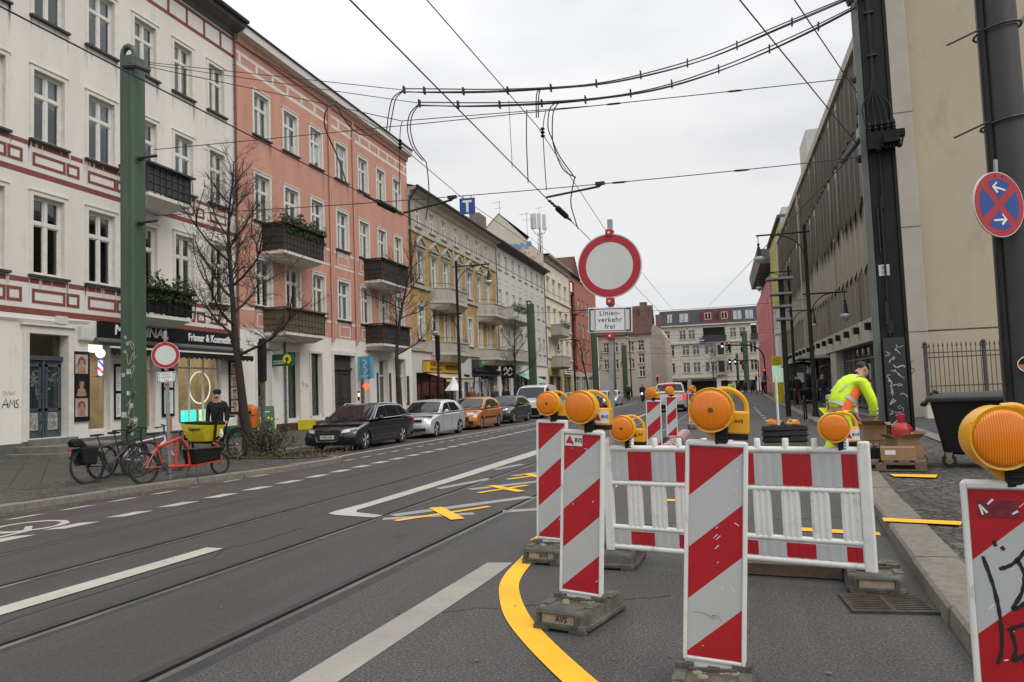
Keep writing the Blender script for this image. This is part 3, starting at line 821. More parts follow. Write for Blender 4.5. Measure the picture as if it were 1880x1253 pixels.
# ---- white apartment house with oxide-red bands and the hairdresser's shop
B=thing('apartment_house','off white apartment house with oxide red painted bands and a hairdresser below','building',(XF,0,0))
U0,U1=8.0,28.15
cols=[(10.0,1.15),(12.0,1.15),(13.95,1.15),(16.0,1.15),(18.1,1.12),(20.18,1.12),(22.24,1.08),(24.3,1.02),(26.36,.98)]
rows=[(5.47,2.4),(9.56,2.16),(13.38,1.95)]
holes=[]
for (u,w) in cols:
 for (v,h) in rows:holes.append((u,u+w,v,v+h))
lo=[(17.95,19.35,.62,3.72),(20.18,21.1,.72,3.6),(22.2,23.2,.62,3.3),(24.4,26.95,.72,3.35),(12.0,14.0,1.2,3.4)]
rb=lambda v:any(a<v<b for a,b in ((8.42,8.60),(9.32,9.47),(4.27,4.46),(5.2,5.36),(16.2,16.36),(16.98,17.1)))
wall(B,'upper_wall',U0,U1,4.27,17.15,holes,[D['white_plaster'],D['red_band'],D['trim']],.24,(8.42,8.6,9.32,9.47,4.46,5.2,5.36,16.2,16.36,16.98,17.1),lambda u,v:1 if rb(v) else 0)
wall(B,'ground_floor_wall',U0,U1,-.2,4.27,lo,[D['pale_plaster'],D['trim']],.3,(.55,),None)
mb=MB()  # painted red rectangles, thin coats
for (z0,z1) in ((8.60,9.32),(4.46,5.2)):
 y=8.6
 seq=[]
 for (u,w) in cols:seq+=[(u-.86,.5),(u-.02,w+.08)]
 for (a,wd) in seq:
  c,d,t=z0+.16,z1-.15,.09
  for q in ((a,a+wd,c,c+t),(a,a+wd,d-t,d),(a,a+t,c+t,d-t),(a+wd-t,a+wd,c+t,d-t)):mb.box(.0,.012,*q)
y=8.2
while y<28:mb.box(0,.012,y,y+.12,16.36,16.98); y+=1.05
mb.build('painted_trim',D['red_band'],B)
mb=MB(); mb.box(0,.035,U0,U1,-.2,.52); mb.build('plinth',D['greyplinth'],B)
for i,(u,w) in enumerate(cols):
 for j,(v,h) in enumerate(rows):window(B,u,v,w,h,'alt',curtain=(.1 if j else .35) if (i*3+j)%3 else .9)
mb=MB()
mb.loft([[(.0,U0,17.15),(.0,U1,17.15)],[(.12,U0,17.35),(.12,U1,17.35)],[(.55,U0,17.5),(.55,U1,17.5)],[(.6,U0,17.75),(.6,U1,17.75)],[(.0,U0,17.75),(.0,U1,17.75)]],False,False)
mb.poly([(0,U1,17.15),(.12,U1,17.35),(.55,U1,17.5),(.6,U1,17.75),(0,U1,17.75)])
mb.build('eaves_cornice',D['greyplinth'],B)
mb=MB(); mb.loft([[(.62,U0,17.76),(.62,U1,17.76)],[(-6,U0,21.5),(-6,U1,21.5)],[(-12,U0,17.5),(-12,U1,17.5)]],False,False); mb.poly([(.62,U1,17.76),(-6,U1,21.5),(-12,U1,17.5)])
gutter(mb,U0,U1,.68,17.74); mb.build('roof',D['darkmetal'],B)
shell(B,U0,U1,17.76,12,D['white_plaster'])
balcony(B,21.6,23.75,8.72,1.1,.95,D['darkmetal'],D['trim'])
balcony(B,21.6,23.75,4.55,1.1,.82,D['black'],D['trim'],plants=1.0)
downpipe(B,28.02,.2,17.3,mat('red brown pipe paint',(.17,.07,.05),.5,var=.15))
stains(B,cols,rows,mat('rain stain on white',(.56,.52,.465),.9,var=.12,vs=6),1)
# entrance: stone steps, glazed door with tags
mb=MB(); mb.box(.02,1.9,17.2,20.9,-.1,.24); mb.box(.02,1.55,17.5,20.5,.24,.42); mb.box(-.3,.3,17.9,19.5,.42,.6)
mb.build('entrance_steps',mat('step concrete',(.17,.16,.145),.85,var=.25,vs=3,bump=.2),B,bevel=.012)
d=MB(); d.box(-.3,-.22,17.95,19.35,.62,3.0); d.box(-.24,-.16,18.62,18.68,.62,2.95); d.box(-.26,-.14,17.95,19.35,2.95,3.08)
for a,b in ((18.02,18.58),(18.74,19.28)):
 d.box(-.22,-.185,a,b,1.42,1.5); d.box(-.22,-.185,a,b,2.75,2.83); d.box(-.22,-.185,a,a+.08,.75,2.83); d.box(-.22,-.185,b-.08,b,.75,2.83)
do=d.build('entrance_door',mat('grey blue door paint',(.055,.07,.085),.5,var=.2,vs=4),B)
mb=MB()
for a,b in ((18.11,18.49),(18.83,19.19)):mb.box(-.218,-.2,a,b,1.52,2.73)
mb.box(-.25,-.22,18.0,19.3,3.1,3.7); mb.build('door_glass',D['shopglass'],do)
mb=MB(); mb.box(-.22,-.19,18.11,18.49,.85,1.38); mb.box(-.22,-.19,18.83,19.19,.85,1.38); mb.build('door_panel',mat('pasted paper scraps',(.27,.27,.22),.8,var=.6,vs=9),do)
mb=MB(); Pd=lambda q:(-.185,q.x,q.y)
random.seed(5)
for i in range(16):
 cx,cy=random.uniform(18.1,19.2),random.uniform(.72,2.6)
 stroke(mb,smooth_pts([(cx+random.gauss(0,.08),cy+random.gauss(0,.09)) for k in range(5)],4),.014,Pd)
mb.build('graffiti',mat('pale spray paint',(.3,.33,.33),.7,var=.3),do)
mb=MB()
for q in ((17.75,17.95,.55,3.95),(19.35,19.55,.55,3.95),(17.95,19.35,3.72,3.95)):mb.box(0,.07,*q)
mb.box(0,.14,17.68,19.62,3.95,4.02); mb.build('door_surround',D['trim'],B)
mb=MB(); mb.box(.0,.1,18.9,19.3,3.98+.08,4.3); mb.build('house_lamp',D['signwhite'],B,bevel=.01)
mb=MB(); mb.box(0,.16,19.75,20.25,3.62,4.05)
for i in range(4):mb.box(.16,.175,19.8+.11*i,19.87+.11*i,3.66,4.0)
mb.tube([(.06,8,4.1),(.06,19.0,4.12),(.06,19.4,4.2),(.06,20.2,4.22)],.03,6); mb.build('meter_box',D['signwhite'],B)
mb=MB()  # shop interior: floor and a pale back wall
mb.box(-4.2,-4.0,20.0,28.0,0,4.0); mb.box(-4.0,-.4,19.9,20.0,0,4); mb.box(-4,-.3,20,28,.55,.65); mb.box(-4,-.3,27.8,27.9,.65,3.9); mb.build('shop_interior',mat('shop back wall',(.45,.36,.25),.8,var=.3,vs=1),B)
lo_=mb=MB()
mb.box(-3.4,-1.0,20.6,27.6,3.55,3.6); mb.build('added_fill_glow',mat('added interior fill glow',(1,.86,.68),.5,var=0,emit=2.2),B)  # unseen glowing slab, added to brighten the shop interior
def shopwin(u0,u1,v0,v1,nx,tr,door=False):
 f=MB(); t=.06
 f.box(-.26,-.18,u0,u1,v0,v0+t); f.box(-.26,-.18,u0,u1,v1-t,v1)
 for i in range(nx+1):
  a=lerp(u0,u1-t,i/nx); f.box(-.26,-.18,a,a+t,v0+t,v1-t)
 if tr:f.box(-.26,-.17,u0,u1,tr-.03,tr+.03)
 o=f.build('shop_door' if door else 'shop_window',D['frame'],B)
 g=MB(); g.box(-.225,-.215,u0+.02,u1-.02,v0+.02,v1-.02); g.build('pane',D['shopglass'],o)
 return o
shopwin(20.18,21.1,.72,3.6,1,2.75,True)
so=shopwin(22.2,23.2,.62,3.3,2,2.7,True)
shopwin(24.4,26.95,.72,3.35,3,2.85)
# the shop's fittings: each a thing of its own
def fa(x,u,v):return (XF+x,u,v)
t=thing('shop_sign','long black shop sign with white Friseur and Kosmetik lettering above the awning','shop sign',fa(0,24.1,3.98))
mb=MB(); mb.box(.02,.2,-3.6,3.65,-.27,.29); mb.build('sign_board',D['black'],t,bevel=.01)
mb=MB(); mb.box(.2,.205,0.6,.63,-.25,.27); mb.build('board_joint',D['darkmetal'],t)
text('lettering','MARGINAL',.46,D['whiteletter'],t,(.215,-1.78,.02),PI/2,bold=True,sx=1.12,shear=.15,ext=.012)
text('lettering','Friseur & Kosmetik',.40,D['whiteletter'],t,(.215,1.9,.0),PI/2,bold=True,sx=.82,ext=.012)
t=thing('awning','rolled black awning with scalloped edge and white front bar over the hairdresser','awning',fa(0,24,3.5))
mb=MB(); mb.tube([(.18,-3.7,.1),(.18,4.05,.1)],.12,10); mb.build('roller',D['greyplinth'],t)
mb=MB(); mb.loft([[(.15,-3.7,.12),(.15,4.05,.12)],[(.75,-3.7,-.12),(.75,4.05,-.12)]],False,False)
n=54
top=[(.77,lerp(-3.7,4.05,i/n),-.14) for i in range(n+1)]; bot=[(.77,p[1],-.32-(.07 if i%2 else 0)) for i,p in enumerate(top)]
mb.add(top+bot,[(i,i+1,n+2+i,n+1+i) for i in range(n)]); mb.build('valance',D['black'],t)
mb=MB(); mb.box(.73,.79,-3.72,4.07,-.15,-.09); mb.build('front_bar',D['frame'],t)
D['photobg']=mat('photo backdrop',(.42,.37,.33),.5,var=.35,vs=3); D['photoskin']=mat('printed skin',(.36,.20,.13),.5,var=.45,vs=9)
def poster(label,u,v,w,h,pics,cat='poster',x=.06):
 t=thing('poster_board',label,cat,fa(0,u,v))
 mb=MB(); mb.box(.01,x,0,w,0,h); mb.build('board',D['black'],t)
 for (a,b,kind) in pics:
  y0,y1=.13*w,.87*w
  if kind=='menu':
   mb=MB(); mb.box(x,x+.006,y0,y1,a,b); mb.build('price_sheet',D['sheetwhite'],t)
   mb=MB(); z=b-.07; k=0
   while z>a+.05:
    mb.box(x+.006,x+.009,y0+.04,y0+.04+(y1-y0-.12)*(.4+.5*((k*13)%7)/7),z,z+.018); z-=.055; k+=1
   mb.build('print_lines',D['ink'],t); continue
  mb=MB(); mb.box(x,x+.006,y0,y1,a,b); p=mb.build('photo',D['photobg'] if kind!='dark' else D['black'],t)
  cy,cz,s=w/2,(a+b)/2,(b-a)
  q=MB();
  q.poly([(x+.0075,cy+s*.14*math.cos(k*PI/8),cz+s*.1+s*.2*math.sin(k*PI/8)) for k in range(16)])
  q.poly([(x+.0072,cy-s*.3,a+.01),(x+.0072,cy+s*.3,a+.01),(x+.0072,cy+s*.24,cz-s*.18),(x+.0072,cy+s*.08,cz-s*.08),(x+.0072,cy-s*.1,cz-s*.08),(x+.0072,cy-s*.22,cz-s*.18)])
  q.build('portrait',D['photoskin'],p)
  q=MB(); hc='darkhair' if kind in ('man','dark','dark_hair') else 'redhair'
  if hc not in D:D[hc]=mat(hc,(.015,.012,.01) if hc=='darkhair' else (.2,.06,.025),.8,var=.3,vs=30)
  q.poly([(x+.0082,cy+s*.24*math.cos(k*PI/6),cz+s*.17+s*.2*math.sin(k*PI/6)) for k in range(7)]+[(x+.0082,cy-s*.26,cz-s*(.16 if kind!='man' else-.1)),(x+.0082,cy-s*.14,cz+s*.02),(x+.0082,cy-s*.12,cz+s*.22),(x+.0082,cy+s*.12,cz+s*.22),(x+.0082,cy+s*.14,cz+s*.02),(x+.0082,cy+s*.26,cz-s*(.16 if kind!='man' else-.1))])
  q.build('hair',D[hc],p)
 return t
poster('tall black poster board with three hair portraits beside the stone entrance steps',19.52,1.05,.66,2.2,[(.15,.72,'long'),(.78,1.44,'dark'),(1.5,2.1,'long')])
poster('black poster board with four small portraits at the far end of the hairdresser',27.42,1.0,.64,2.2,[(.08,.55,'long'),(.6,1.08,'man'),(1.13,1.6,'long'),(1.65,2.12,'long')])
poster('black framed price list half hidden behind the dark green tram mast',21.24,1.05,.34,1.85,[(.08,.85,'menu'),(.95,1.75,'menu')],'price list')
poster('black framed price list behind the round sign between shop door and window',23.5,1.05,.62,1.75,[(.1,.95,'menu'),(1.05,1.65,'menu')],'price list')
t=thing('barber_pole','lit barber pole with white globe lamp and red and blue stripes','barber pole',fa(.3,20.36,2.42))
mb=MB(); mb.lathe([(.1,0),(.1,.06),(.07,.08)],n=12); mb.lathe([(.07,.54),(.1,.56),(.1,.62)],n=12); mb.box(-.28,0,-.03,.03,.02,.05); mb.build('pole_caps',D['chrome'],t)
mb=MB(); n=16
for i in range(12):
 for j in range(n):
  k=((j+i*1.3)%n)/n
  a0,a1=2*PI*j/n,2*PI*(j+1)/n; z0,z1=.08+.038*i,.08+.038*(i+1)
  mb.add([(.075*math.cos(a0),.075*math.sin(a0),z0),(.075*math.cos(a1),.075*math.sin(a1),z0),(.075*math.cos(a1),.075*math.sin(a1),z1),(.075*math.cos(a0),.075*math.sin(a0),z1)],[(0,1,2,3)],0 if k<.25 else (1 if .5<k<.75 else 2))
mb.build('stripe_cylinder',[mat('lit stripe red',(1,.05,.08),.4,var=0,emit=.9),mat('lit stripe blue',(.05,.12,1),.4,var=0,emit=.9),mat('lit stripe white',(.9,.92,1),.4,var=0,emit=.9)],t)
mb=MB(); mb.ball((0,0,.78),.15,14); mb.build('globe',mat('lit globe',(1,.95,.82),.4,var=0,emit=1.2),t,80)
t=thing('ring_light','glowing white ring hanging inside the hairdresser window','ring lamp',fa(-.32,26.05,2.1))
mb=MB(); mb.tube([(0,.62*math.cos(a*PI/20),.62*math.sin(a*PI/20)) for a in range(40)],.026,6,closed=True); mb.build('ring',mat('lit ring',(1,.93,.75),.4,var=0,emit=1.0),t)
t=thing('ring_light','glowing ring partly hidden behind the round sign at the shop door','ring lamp',fa(-.34,23.98,2.1))
mb=MB(); mb.tube([(0,.6*math.cos(a*PI/20),.6*math.sin(a*PI/20)) for a in range(40)],.03,6,closed=True); mb.build('ring',bpy.data.materials['lit ring'],t)
t=thing('light_box','glowing turquoise light box low in the hairdresser window','light box',fa(-.30,25.35,1.0))
mb=MB(); mb.box(-.05,.05,-.38,.38,-.2,.24); mb.build('box',mat('lit turquoise',(.05,.9,.95),.4,var=0,emit=1.3),t)
text('lettering','TEL',.36,mat('lit green letters',(.1,.9,.3),.4,var=0,emit=1.4),t,(.055,0,0),PI/2,bold=True,ext=.004)
t=thing('light_box','glowing multicoloured light box beside the turquoise one in the window','light box',fa(-.30,26.3,1.0))
mb=MB(); mb.box(-.05,.05,-.3,.3,-.2,.24); mb.build('box',mat('lit pale green',(.6,.95,.6),.4,var=.6,vs=4,emit=.9),t)
t=tag(MB().build('graffiti_tag',D['ink']) if 0 else bpy.data.objects.new('graffiti_tag',None),'black spray tag reading AMS on the white wall by the door','graffiti'); COL.objects.link(t); t.location=fa(.012,17.35,1.68)
mb=MB(); Pg=lambda q:(0,q.x,q.y)
for s_ in ([(-.24,-.14),(-.1,.14),(-.04,-.12)],[(-.22,-.04),(-.02,-.02)],[(.0,-.12),(.04,.1),(.09,-.04),(.15,.1),(.17,-.12)],[(.3,.1),(.22,.07),(.22,.0),(.29,-.05),(.27,-.13),(.19,-.12)],[(.34,-.13),(.36,-.12)]):stroke(mb,s_,.028,Pg)
mb.build('strokes',D['ink'],t)
mb=MB(); mb.M=Matrix.Translation((0,0,.28))
for s_ in ([(-.2,-.05),(-.18,.08),(-.1,.02),(-.15,-.06)],[(-.08,-.06),(-.02,.08),(.02,-.05)],[(.04,.08),(.06,-.06),(.1,.02),(.14,-.05),(.16,.08)]):stroke(mb,s_,.016,Pg)
mb.build('faded_strokes',mat('faded brown ink',(.25,.16,.14),.8,var=.2),t)
# ---- salmon pink apartment house
B=thing('apartment_house','salmon pink apartment house with white frieze lines and a white ground floor','building',(XF,0,0))
U0,U1=28.15,46.9
cw=[(29.5,1.15),(31.92,1.2),(34.38,1.15),(37.03,1.25),(39.74,1.15),(42.2,1.1),(44.6,1.1)]
rw=[(5.66,2.08),(9.5,2.08),(13.37,1.95)]
holes=[(u,u+w,v,v+h) for (u,w) in cw for (v,h) in rw]
lo=[(29.42,30.5,.8,3.8),(31.85,32.9,.62,3.74),(34.0,35.05,.65,3.76),(36.3,38.7,.2,3.78),(39.3,40.4,.7,3.6),(41.8,43.0,.3,3.7),(44.1,45.7,1.0,3.8)]
wl=lambda v:any(a<v<b for a,b in ((4.56,4.64),(5.42,5.54),(9.22,9.34),(16.04,16.2),(16.58,16.72),(8.44,8.54)))
wall(B,'upper_wall',U0,U1,4.56,17.3,holes,[D['pink_plaster'],D['trim'],D['trim']],.24,(4.64,5.42,5.54,8.44,8.54,9.22,9.34,16.04,16.2,16.58,16.72),lambda u,v:1 if wl(v) else 0)
wall(B,'ground_floor_wall',U0,U1,-.2,4.56,lo,D['pale_plaster'],.3)
mb=MB()
y=28.4
while y<46.7:
 if not any(abs(y-c)<.4 for c in (36.4,39.2)):mb.box(0,.012,y,y+.16,16.2,16.58)
 y+=1.28
for (u,w) in cw:
 for (c,d) in ((4.72,5.34),(8.62,9.16)):
  a,b,t=u+.02,u+w+.05,.07
  for q in ((a,b,c,c+t),(a,b,d-t,d),(a,a+t,c+t,d-t),(b-t,b,c+t,d-t)):mb.box(0,.012,*q)
mb.build('white_trim',D['trim'],B)
D['pink_trim']=mat('pale salmon pipe',(.55,.30,.22),.6,var=.1)
for c in (36.2,38.95):
 mb=MB(); mb.box(0,.06,c+.22,c+.34,4.56,17.0); mb.build('pilaster_strip',D['pink_trim'],B)
 downpipe(B,c,4.4,17.1,D['pink_trim'])
for (u,w) in cw:
 for (v,h) in rw:window(B,u,v,w,h,'alt')
mb=MB()
mb.loft([[(0,U0,17.0),(0,U1,17.0)],[(.1,U0,17.05),(.1,U1,17.05)],[(.16,U0,17.3),(.16,U1,17.3)]],False,False,m=1)
mb.loft([[(.16,U0,17.3),(.16,U1,17.3)],[(.42,U0,17.36),(.42,U1,17.36)],[(.45,U0,17.72),(.45,U1,17.72)],[(0,U0,17.76),(0,U1,17.76)]],False,False)
for U in (U0,U1):mb.poly([(0,U,17.0),(.16,U,17.3),(.42,U,17.36),(.45,U,17.72),(0,U,17.76)])
mb.build('cornice',[D['trim'],D['pink_plaster']],B)
mb=MB(); mb.loft([[(.46,U0,17.77),(.46,U1,17.77)],[(-7,U0,19.6),(-7,U1,19.6)],[(-13,U0,17.7),(-13,U1,17.7)]],False,False); gutter(mb,U0,U1,.48,17.74,.05); mb.build('roof',D['darkmetal'],B)
shell(B,U0,U1,17.76,13,D['pink_plaster'])
stains(B,cw,rw,mat('rain stain on salmon',(.43,.215,.16),.9,var=.12,vs=6),2)
D['darkwood']=mat('dark balcony slats',(.045,.038,.032),.75,var=.25,vs=6)
D['olive_mat']=mat('yellowish reed screen',(.12,.10,.06),.8,var=.3,vs=5,stretch=(1,12,1))
balcony(B,30.0,33.5,8.15,1.1,1.2,D['darkwood'],D['trim'],plants=1.0)
balcony(B,30.0,33.5,4.5,1.1,1.05,D['olive_mat'],D['trim'])
balcony(B,40.2,44.0,8.15,1.1,1.2,D['darkwood'],D['trim'])
balcony(B,40.2,44.0,4.5,1.1,1.1,D['darkwood'],D['trim'])
D['greendoor']=mat('dark green door paint',(.018,.05,.035),.4,var=.15)
for (a,b,c,d) in lo:
 if abs(a-36.3)<.1:continue
 f=MB(); t=.06; f.box(-.28,-.2,a,b,c,c+t); f.box(-.28,-.2,a,b,d-t,d); f.box(-.28,-.2,a,a+t,c+t,d-t); f.box(-.28,-.2,b-t,b,c+t,d-t)
 if a<31 or a>40:f.box(-.28,-.19,a,b,2.7,2.78)
 if a>41 and a<43:f.box(-.28,-.2,a+.35,a+.41,c,2.7)
 o=f.build('shop_window',D['frame'] if not 31<a<35 else D['greendoor'],B); g=MB(); g.box(-.25,-.24,a+.02,b-.02,c+.02,d-.02); g.build('pane',D['shopglass'],o)
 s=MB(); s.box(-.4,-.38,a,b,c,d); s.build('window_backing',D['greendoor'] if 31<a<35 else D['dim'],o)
 f=MB(); f.box(0,.05,a-.12,a,c,d+.12); f.box(0,.05,b,b+.12,c,d+.12); f.box(0,.05,a,b,d,d+.12); f.build('opening_surround',D['trim'],B)
f=MB(); f.box(-.3,-.24,36.3,38.7,.2,3.78); f.box(-.24,-.18,37.46,37.54,.2,3.0); f.box(-.24,-.14,36.3,38.7,3.0,3.12)
for a in (36.42,37.62):
 for (p,q) in ((.35,1.3),(1.45,2.85)):
  f.box(-.24,-.2,a,a+.07,p,q); f.box(-.24,-.2,a+.87,a+.94,p,q); f.box(-.24,-.2,a,a+.94,p,p+.07); f.box(-.24,-.2,a,a+.94,q-.07,q)
do=f.build('entrance_gate',D['darkwood'],B)
mb=MB(); mb.box(0,.06,36.12,36.3,.2,4.0); mb.box(0,.06,38.7,38.88,.2,4.0); mb.box(0,.06,36.3,38.7,3.78,4.0); mb.build('gate_surround',D['trim'],B)
mb=MB(); mb.box(.0,.04,38.95,39.2,1.35,1.85); mb.box(.04,.045,38.98,39.06,1.55,1.72,1); mb.box(.04,.045,39.09,39.17,1.55,1.72,1); mb.build('bell_panel',[D['black'],bpy.data.materials['lit warm']],B)
mb=MB(); mb.box(0,.04,41.5,41.78,.9,2.9); mb.box(0,.04,43.1,43.5,.9,2.9); mb.box(0,.04,45.85,46.3,.9,2.75); mb.build('notice_boards',mat('dark pasted notices',(.05,.05,.055),.7,var=.8,vs=7),B)
downpipe(B,31.55,.3,4.4,mat('stickered pipe',(.12,.13,.14),.6,var=.9,vs=12),.1)
mb=MB(); mb.box(0,.95,30.9,36.0,-.1,.42); mb.build('stone_ledge',mat('red brown ledge',(.10,.05,.035),.8,var=.2),B)
t=thing('projecting_sign','green projecting sign with yellow flower emblem on the salmon house','sign',fa(.55,30.6,3.28))
mb=MB(); mb.box(-.48,.55,-.07,.07,-.27,.27); mb.build('sign_case',mat('sign green',(.008,.10,.03),.4,var=.05),t,bevel=.01)
ye=mat('emblem yellow',(.8,.62,.02),.5,var=0)
mb=MB()
for k in range(20):
 a=2*PI*k/20
 if k in (14,15):continue
 mb.add([(.27+.09*math.cos(a-.14),-.076,.03+.09*math.sin(a-.14)),(.27+.2*math.cos(a-.16),-.076,.03+.2*math.sin(a-.16)),(.27+.225*math.cos(a),-.076,.03+.225*math.sin(a)),(.27+.2*math.cos(a+.16),-.076,.03+.2*math.sin(a+.16)),(.27+.09*math.cos(a+.14),-.076,.03+.09*math.sin(a+.14))],[(0,1,2,3,4)])
mb.build('emblem',ye,t)
text('lettering','BÜNDNIS 90',.085,D['whiteletter'],t,(-.17,-.078,-.05),0,bold=True); text('lettering','DIE GRÜNEN',.085,D['whiteletter'],t,(-.17,-.078,-.15),0,bold=True)
mb=MB(); mb.tube([(-.55,0,.2),(-.48,0,.2)],.02,6); mb.tube([(-.55,0,-.2),(-.48,0,-.2)],.02,6); mb.build('bracket',D['steel'],t)
t=thing('banner','light blue hanging banner with white writing on the salmon house','banner',fa(.55,38.9,3.1))
mb=MB(); n=8
a=[(-.45+.95*i/n,.03*math.sin(i*1.7),.62) for i in range(n+1)]; b=[(-.42+.93*i/n+.03*math.sin(i),.06*math.sin(i*1.5+1),-.62+.03*math.sin(i*2)) for i in range(n+1)]
mb.add(a+b,[(i,i+1,n+2+i,n+1+i) for i in range(n)]); mb.build('cloth',mat('light blue cloth',(.12,.36,.5),.8,var=.12,vs=3),t)
mb=MB(); mb.tube([(-.55,0,.64),(.55,0,.64)],.015,6); mb.tube([(-.55,0,-.66),(.0,0,-.66)],.015,6); mb.build('pole',D['steel'],t)
mb=MB(); Pb=lambda q:(q.x,-.07,q.y)
stroke(mb,smooth_pts([(-.1,.45),(.12,.3),(-.05,.1),(.15,-.1),(.0,-.3)],5),.05,Pb); stroke(mb,[(-.3,-.42),(.3,-.42)],.03,Pb); stroke(mb,[(-.3,-.5),(.2,-.5)],.03,Pb); mb.build('white_writing',D['whiteletter'],t)
t=thing('heart_lamp','small glowing red heart shaped sign by the banner shop','lamp',fa(.3,39.45,2.05))
mb=MB(); mb.prism([(0,-.17),(.19,.05),(.15,.16),(.05,.17),(0,.1),(-.05,.17),(-.15,.16),(-.19,.05)],-.03,.03,'y'); mb.build('heart',mat('lit orange red',(1,.12,.05),.4,var=0,emit=1.6),t)
mb=MB(); mb.box(-.3,-.12,-.012,.012,.02,.04); mb.build('bracket',D['steel'],t)
t=thing('wall_lettering','small dark painted lettering above the banner on the white ground floor','lettering',fa(.012,40.4,4.12))
text('lettering','ostern',.32,D['greyplinth'],t,(0,0,0),PI/2,ext=.003)
t=thing('graffiti_tag','grey scribbled tag between the two green doors','graffiti',fa(.012,33.4,2.35))
mb=MB(); random.seed(3)
for i in range(5):stroke(mb,smooth_pts([(-.4+.17*i+random.gauss(0,.05),random.gauss(.1-.08*i,.12)) for k in range(4)],4),.035,Pg)
mb.build('strokes',mat('grey spray',(.33,.33,.34),.8,var=.2),t)

# ---- yellow clinker house with pediments and bay balconies
B=thing('apartment_house','yellow clinker house with grey window pediments and stucco balconies','building',(XF,0,0))
U0,U1=46.9,67.3
cy_=[48.2,50.85,53.3,56.05,58.9,61.5,64.1]
holes=[(u,u+1.1,9.2,11.25) for u in cy_]+[(u,u+1.1,5.3,7.55) for u in cy_]+[(u,u+.95,13.0,14.4) for u in cy_]
wall(B,'upper_wall',U0,U1,4.5,15.0,holes,[D['yellow_brick'],D['stucco'],D['trim']],.22,(12.6,9.0,8.75,5.2),lambda u,v:1 if v>12.6 or 8.75<v<9.0 or v<5.2 or (56.9<u<57.3) or u<47.3 or (59.2+.9<u<60.3 and False) else 0)
mb=MB()
for u in cy_[:3]:mb.box(0,.06,u-.45,u-.2,5.2,8.75) if 0 else None
for u in (55.45,58.2):mb.box(0,.09,u,u+.28,4.5,12.6)
mb.box(0,.12,U0,U1,12.5,12.72); mb.box(0,.14,U0,U1,8.72,8.95); mb.box(0,.14,U0,U1,4.45,4.68)
mb.build('string_course',D['stucco'],B)
for u in cy_:
 window(B,u,9.2,1.1,2.05,'ped',[D['frame'],D['stucco'],D['stucco']]); window(B,u,5.3,1.1,2.25,'alt',[D['frame'],D['stucco'],D['trim']]); window(B,u,13.0,.95,1.4,'plain',[D['frame'],D['stucco'],D['stucco']])
mb=MB(); Po=lambda q:(.012,q.x,q.y)
for u in cy_:
 stroke(mb,smooth_pts([(u+1.5,14.1),(u+1.8,14.2),(u+1.85,13.9),(u+1.6,13.7),(u+1.8,13.4),(u+1.55,13.2)],4),.06,Po)
mb.build('scroll_ornament',mat('faded scroll paint',(.3,.19,.15),.85,var=.2),B)
mb=MB(); mb.loft([[(0,U0,14.7),(0,U1,14.7)],[(.12,U0,14.8),(.12,U1,14.8)],[(.2,U0,15.1),(.2,U1,15.1)],[(.6,U0,15.2),(.6,U1,15.2)],[(.62,U0,15.35),(.62,U1,15.35)]],False,False); mb.poly([(0,U0,14.7),(.12,U0,14.8),(.2,U0,15.1),(.6,U0,15.2),(.62,U0,15.35),(0,U0,15.35)]); mb.build('eaves_cornice',D['stucco'],B)
mb=MB(); mb.loft([[(.7,U0,15.36),(.7,U1,15.36)],[(-6.5,U0,17.5),(-6.5,U1,17.5)],[(-13,U0,15.4),(-13,U1,15.4)]],False,False); mb.poly([(.7,U0,15.36),(-6.5,U0,17.5),(-13,U0,15.4)]); gutter(mb,U0,U1,.72,15.36,.1); mb.tube([(.72,U0+.1,15.3),(.4,U0+.1,14.9),(.1,U0+.1,14.5),(.1,U0+.1,9)],.07,8); mb.build('roof',D['darkmetal'],B)
shell(B,U0,U1,15.36,13,D['stucco'])
def bay(u0,u1,z0,z1):
 mb=MB(); d=1.25
 o=[(0,u0),(d*.75,u0+.9),(d,u0+1.1),(d,u1-1.1),(d*.75,u1-.9),(0,u1)]
 sc=lambda k,z:[(x*k,lerp((u0+u1)/2,y,.86+.14*k),z) for x,y in o]
 mb.loft([sc(.7,z0-.5),sc(.95,z0-.12),sc(1.06,z0-.05),sc(1.06,z0+.05),sc(1,z0+.1),sc(1,z1-.1),sc(1.06,z1-.05),sc(1.06,z1+.04)],True,True)
 for a in (lerp(u0,u1,.36),lerp(u0,u1,.52)):
  b=a+(u1-u0)*.12
  for q in ((a,b,z0+.3,z0+.36),(a,b,z1-.3,z1-.24),(a,a+.06,z0+.36,z1-.3),(b-.06,b,z0+.36,z1-.3)):mb.box(d,d+.04,*q)
 o_=mb.build('bay_balcony',D['stucco'],B)
 r=MB(); pts=[(0,u0+.1,z1+.3),(d*.75,u0+.95,z1+.3),(d*.95,u0+1.15,z1+.3),(d*.95,u1-1.15,z1+.3),(d*.75,u1-.95,z1+.3),(0,u1-.1,z1+.3)]
 r.tube(pts,.02,5)
 for p in pts:r.tube([(p[0],p[1],z1),p],.015,5)
 r.build('railing',D['darkmetal'],o_)
for (a,b) in ((50.4,56.2),(61.3,67.0)):
 bay(a,b,8.0,9.05); bay(a,b,4.3,5.2)
lo=[(47.6,55.4,.4,3.0),(57.4,59.0,.2,3.0),(59.4,66.6,.5,3.1)]
wall(B,'ground_floor_wall',U0,U1,-.2,4.5,lo,D['lightgrey_wall'],.35)
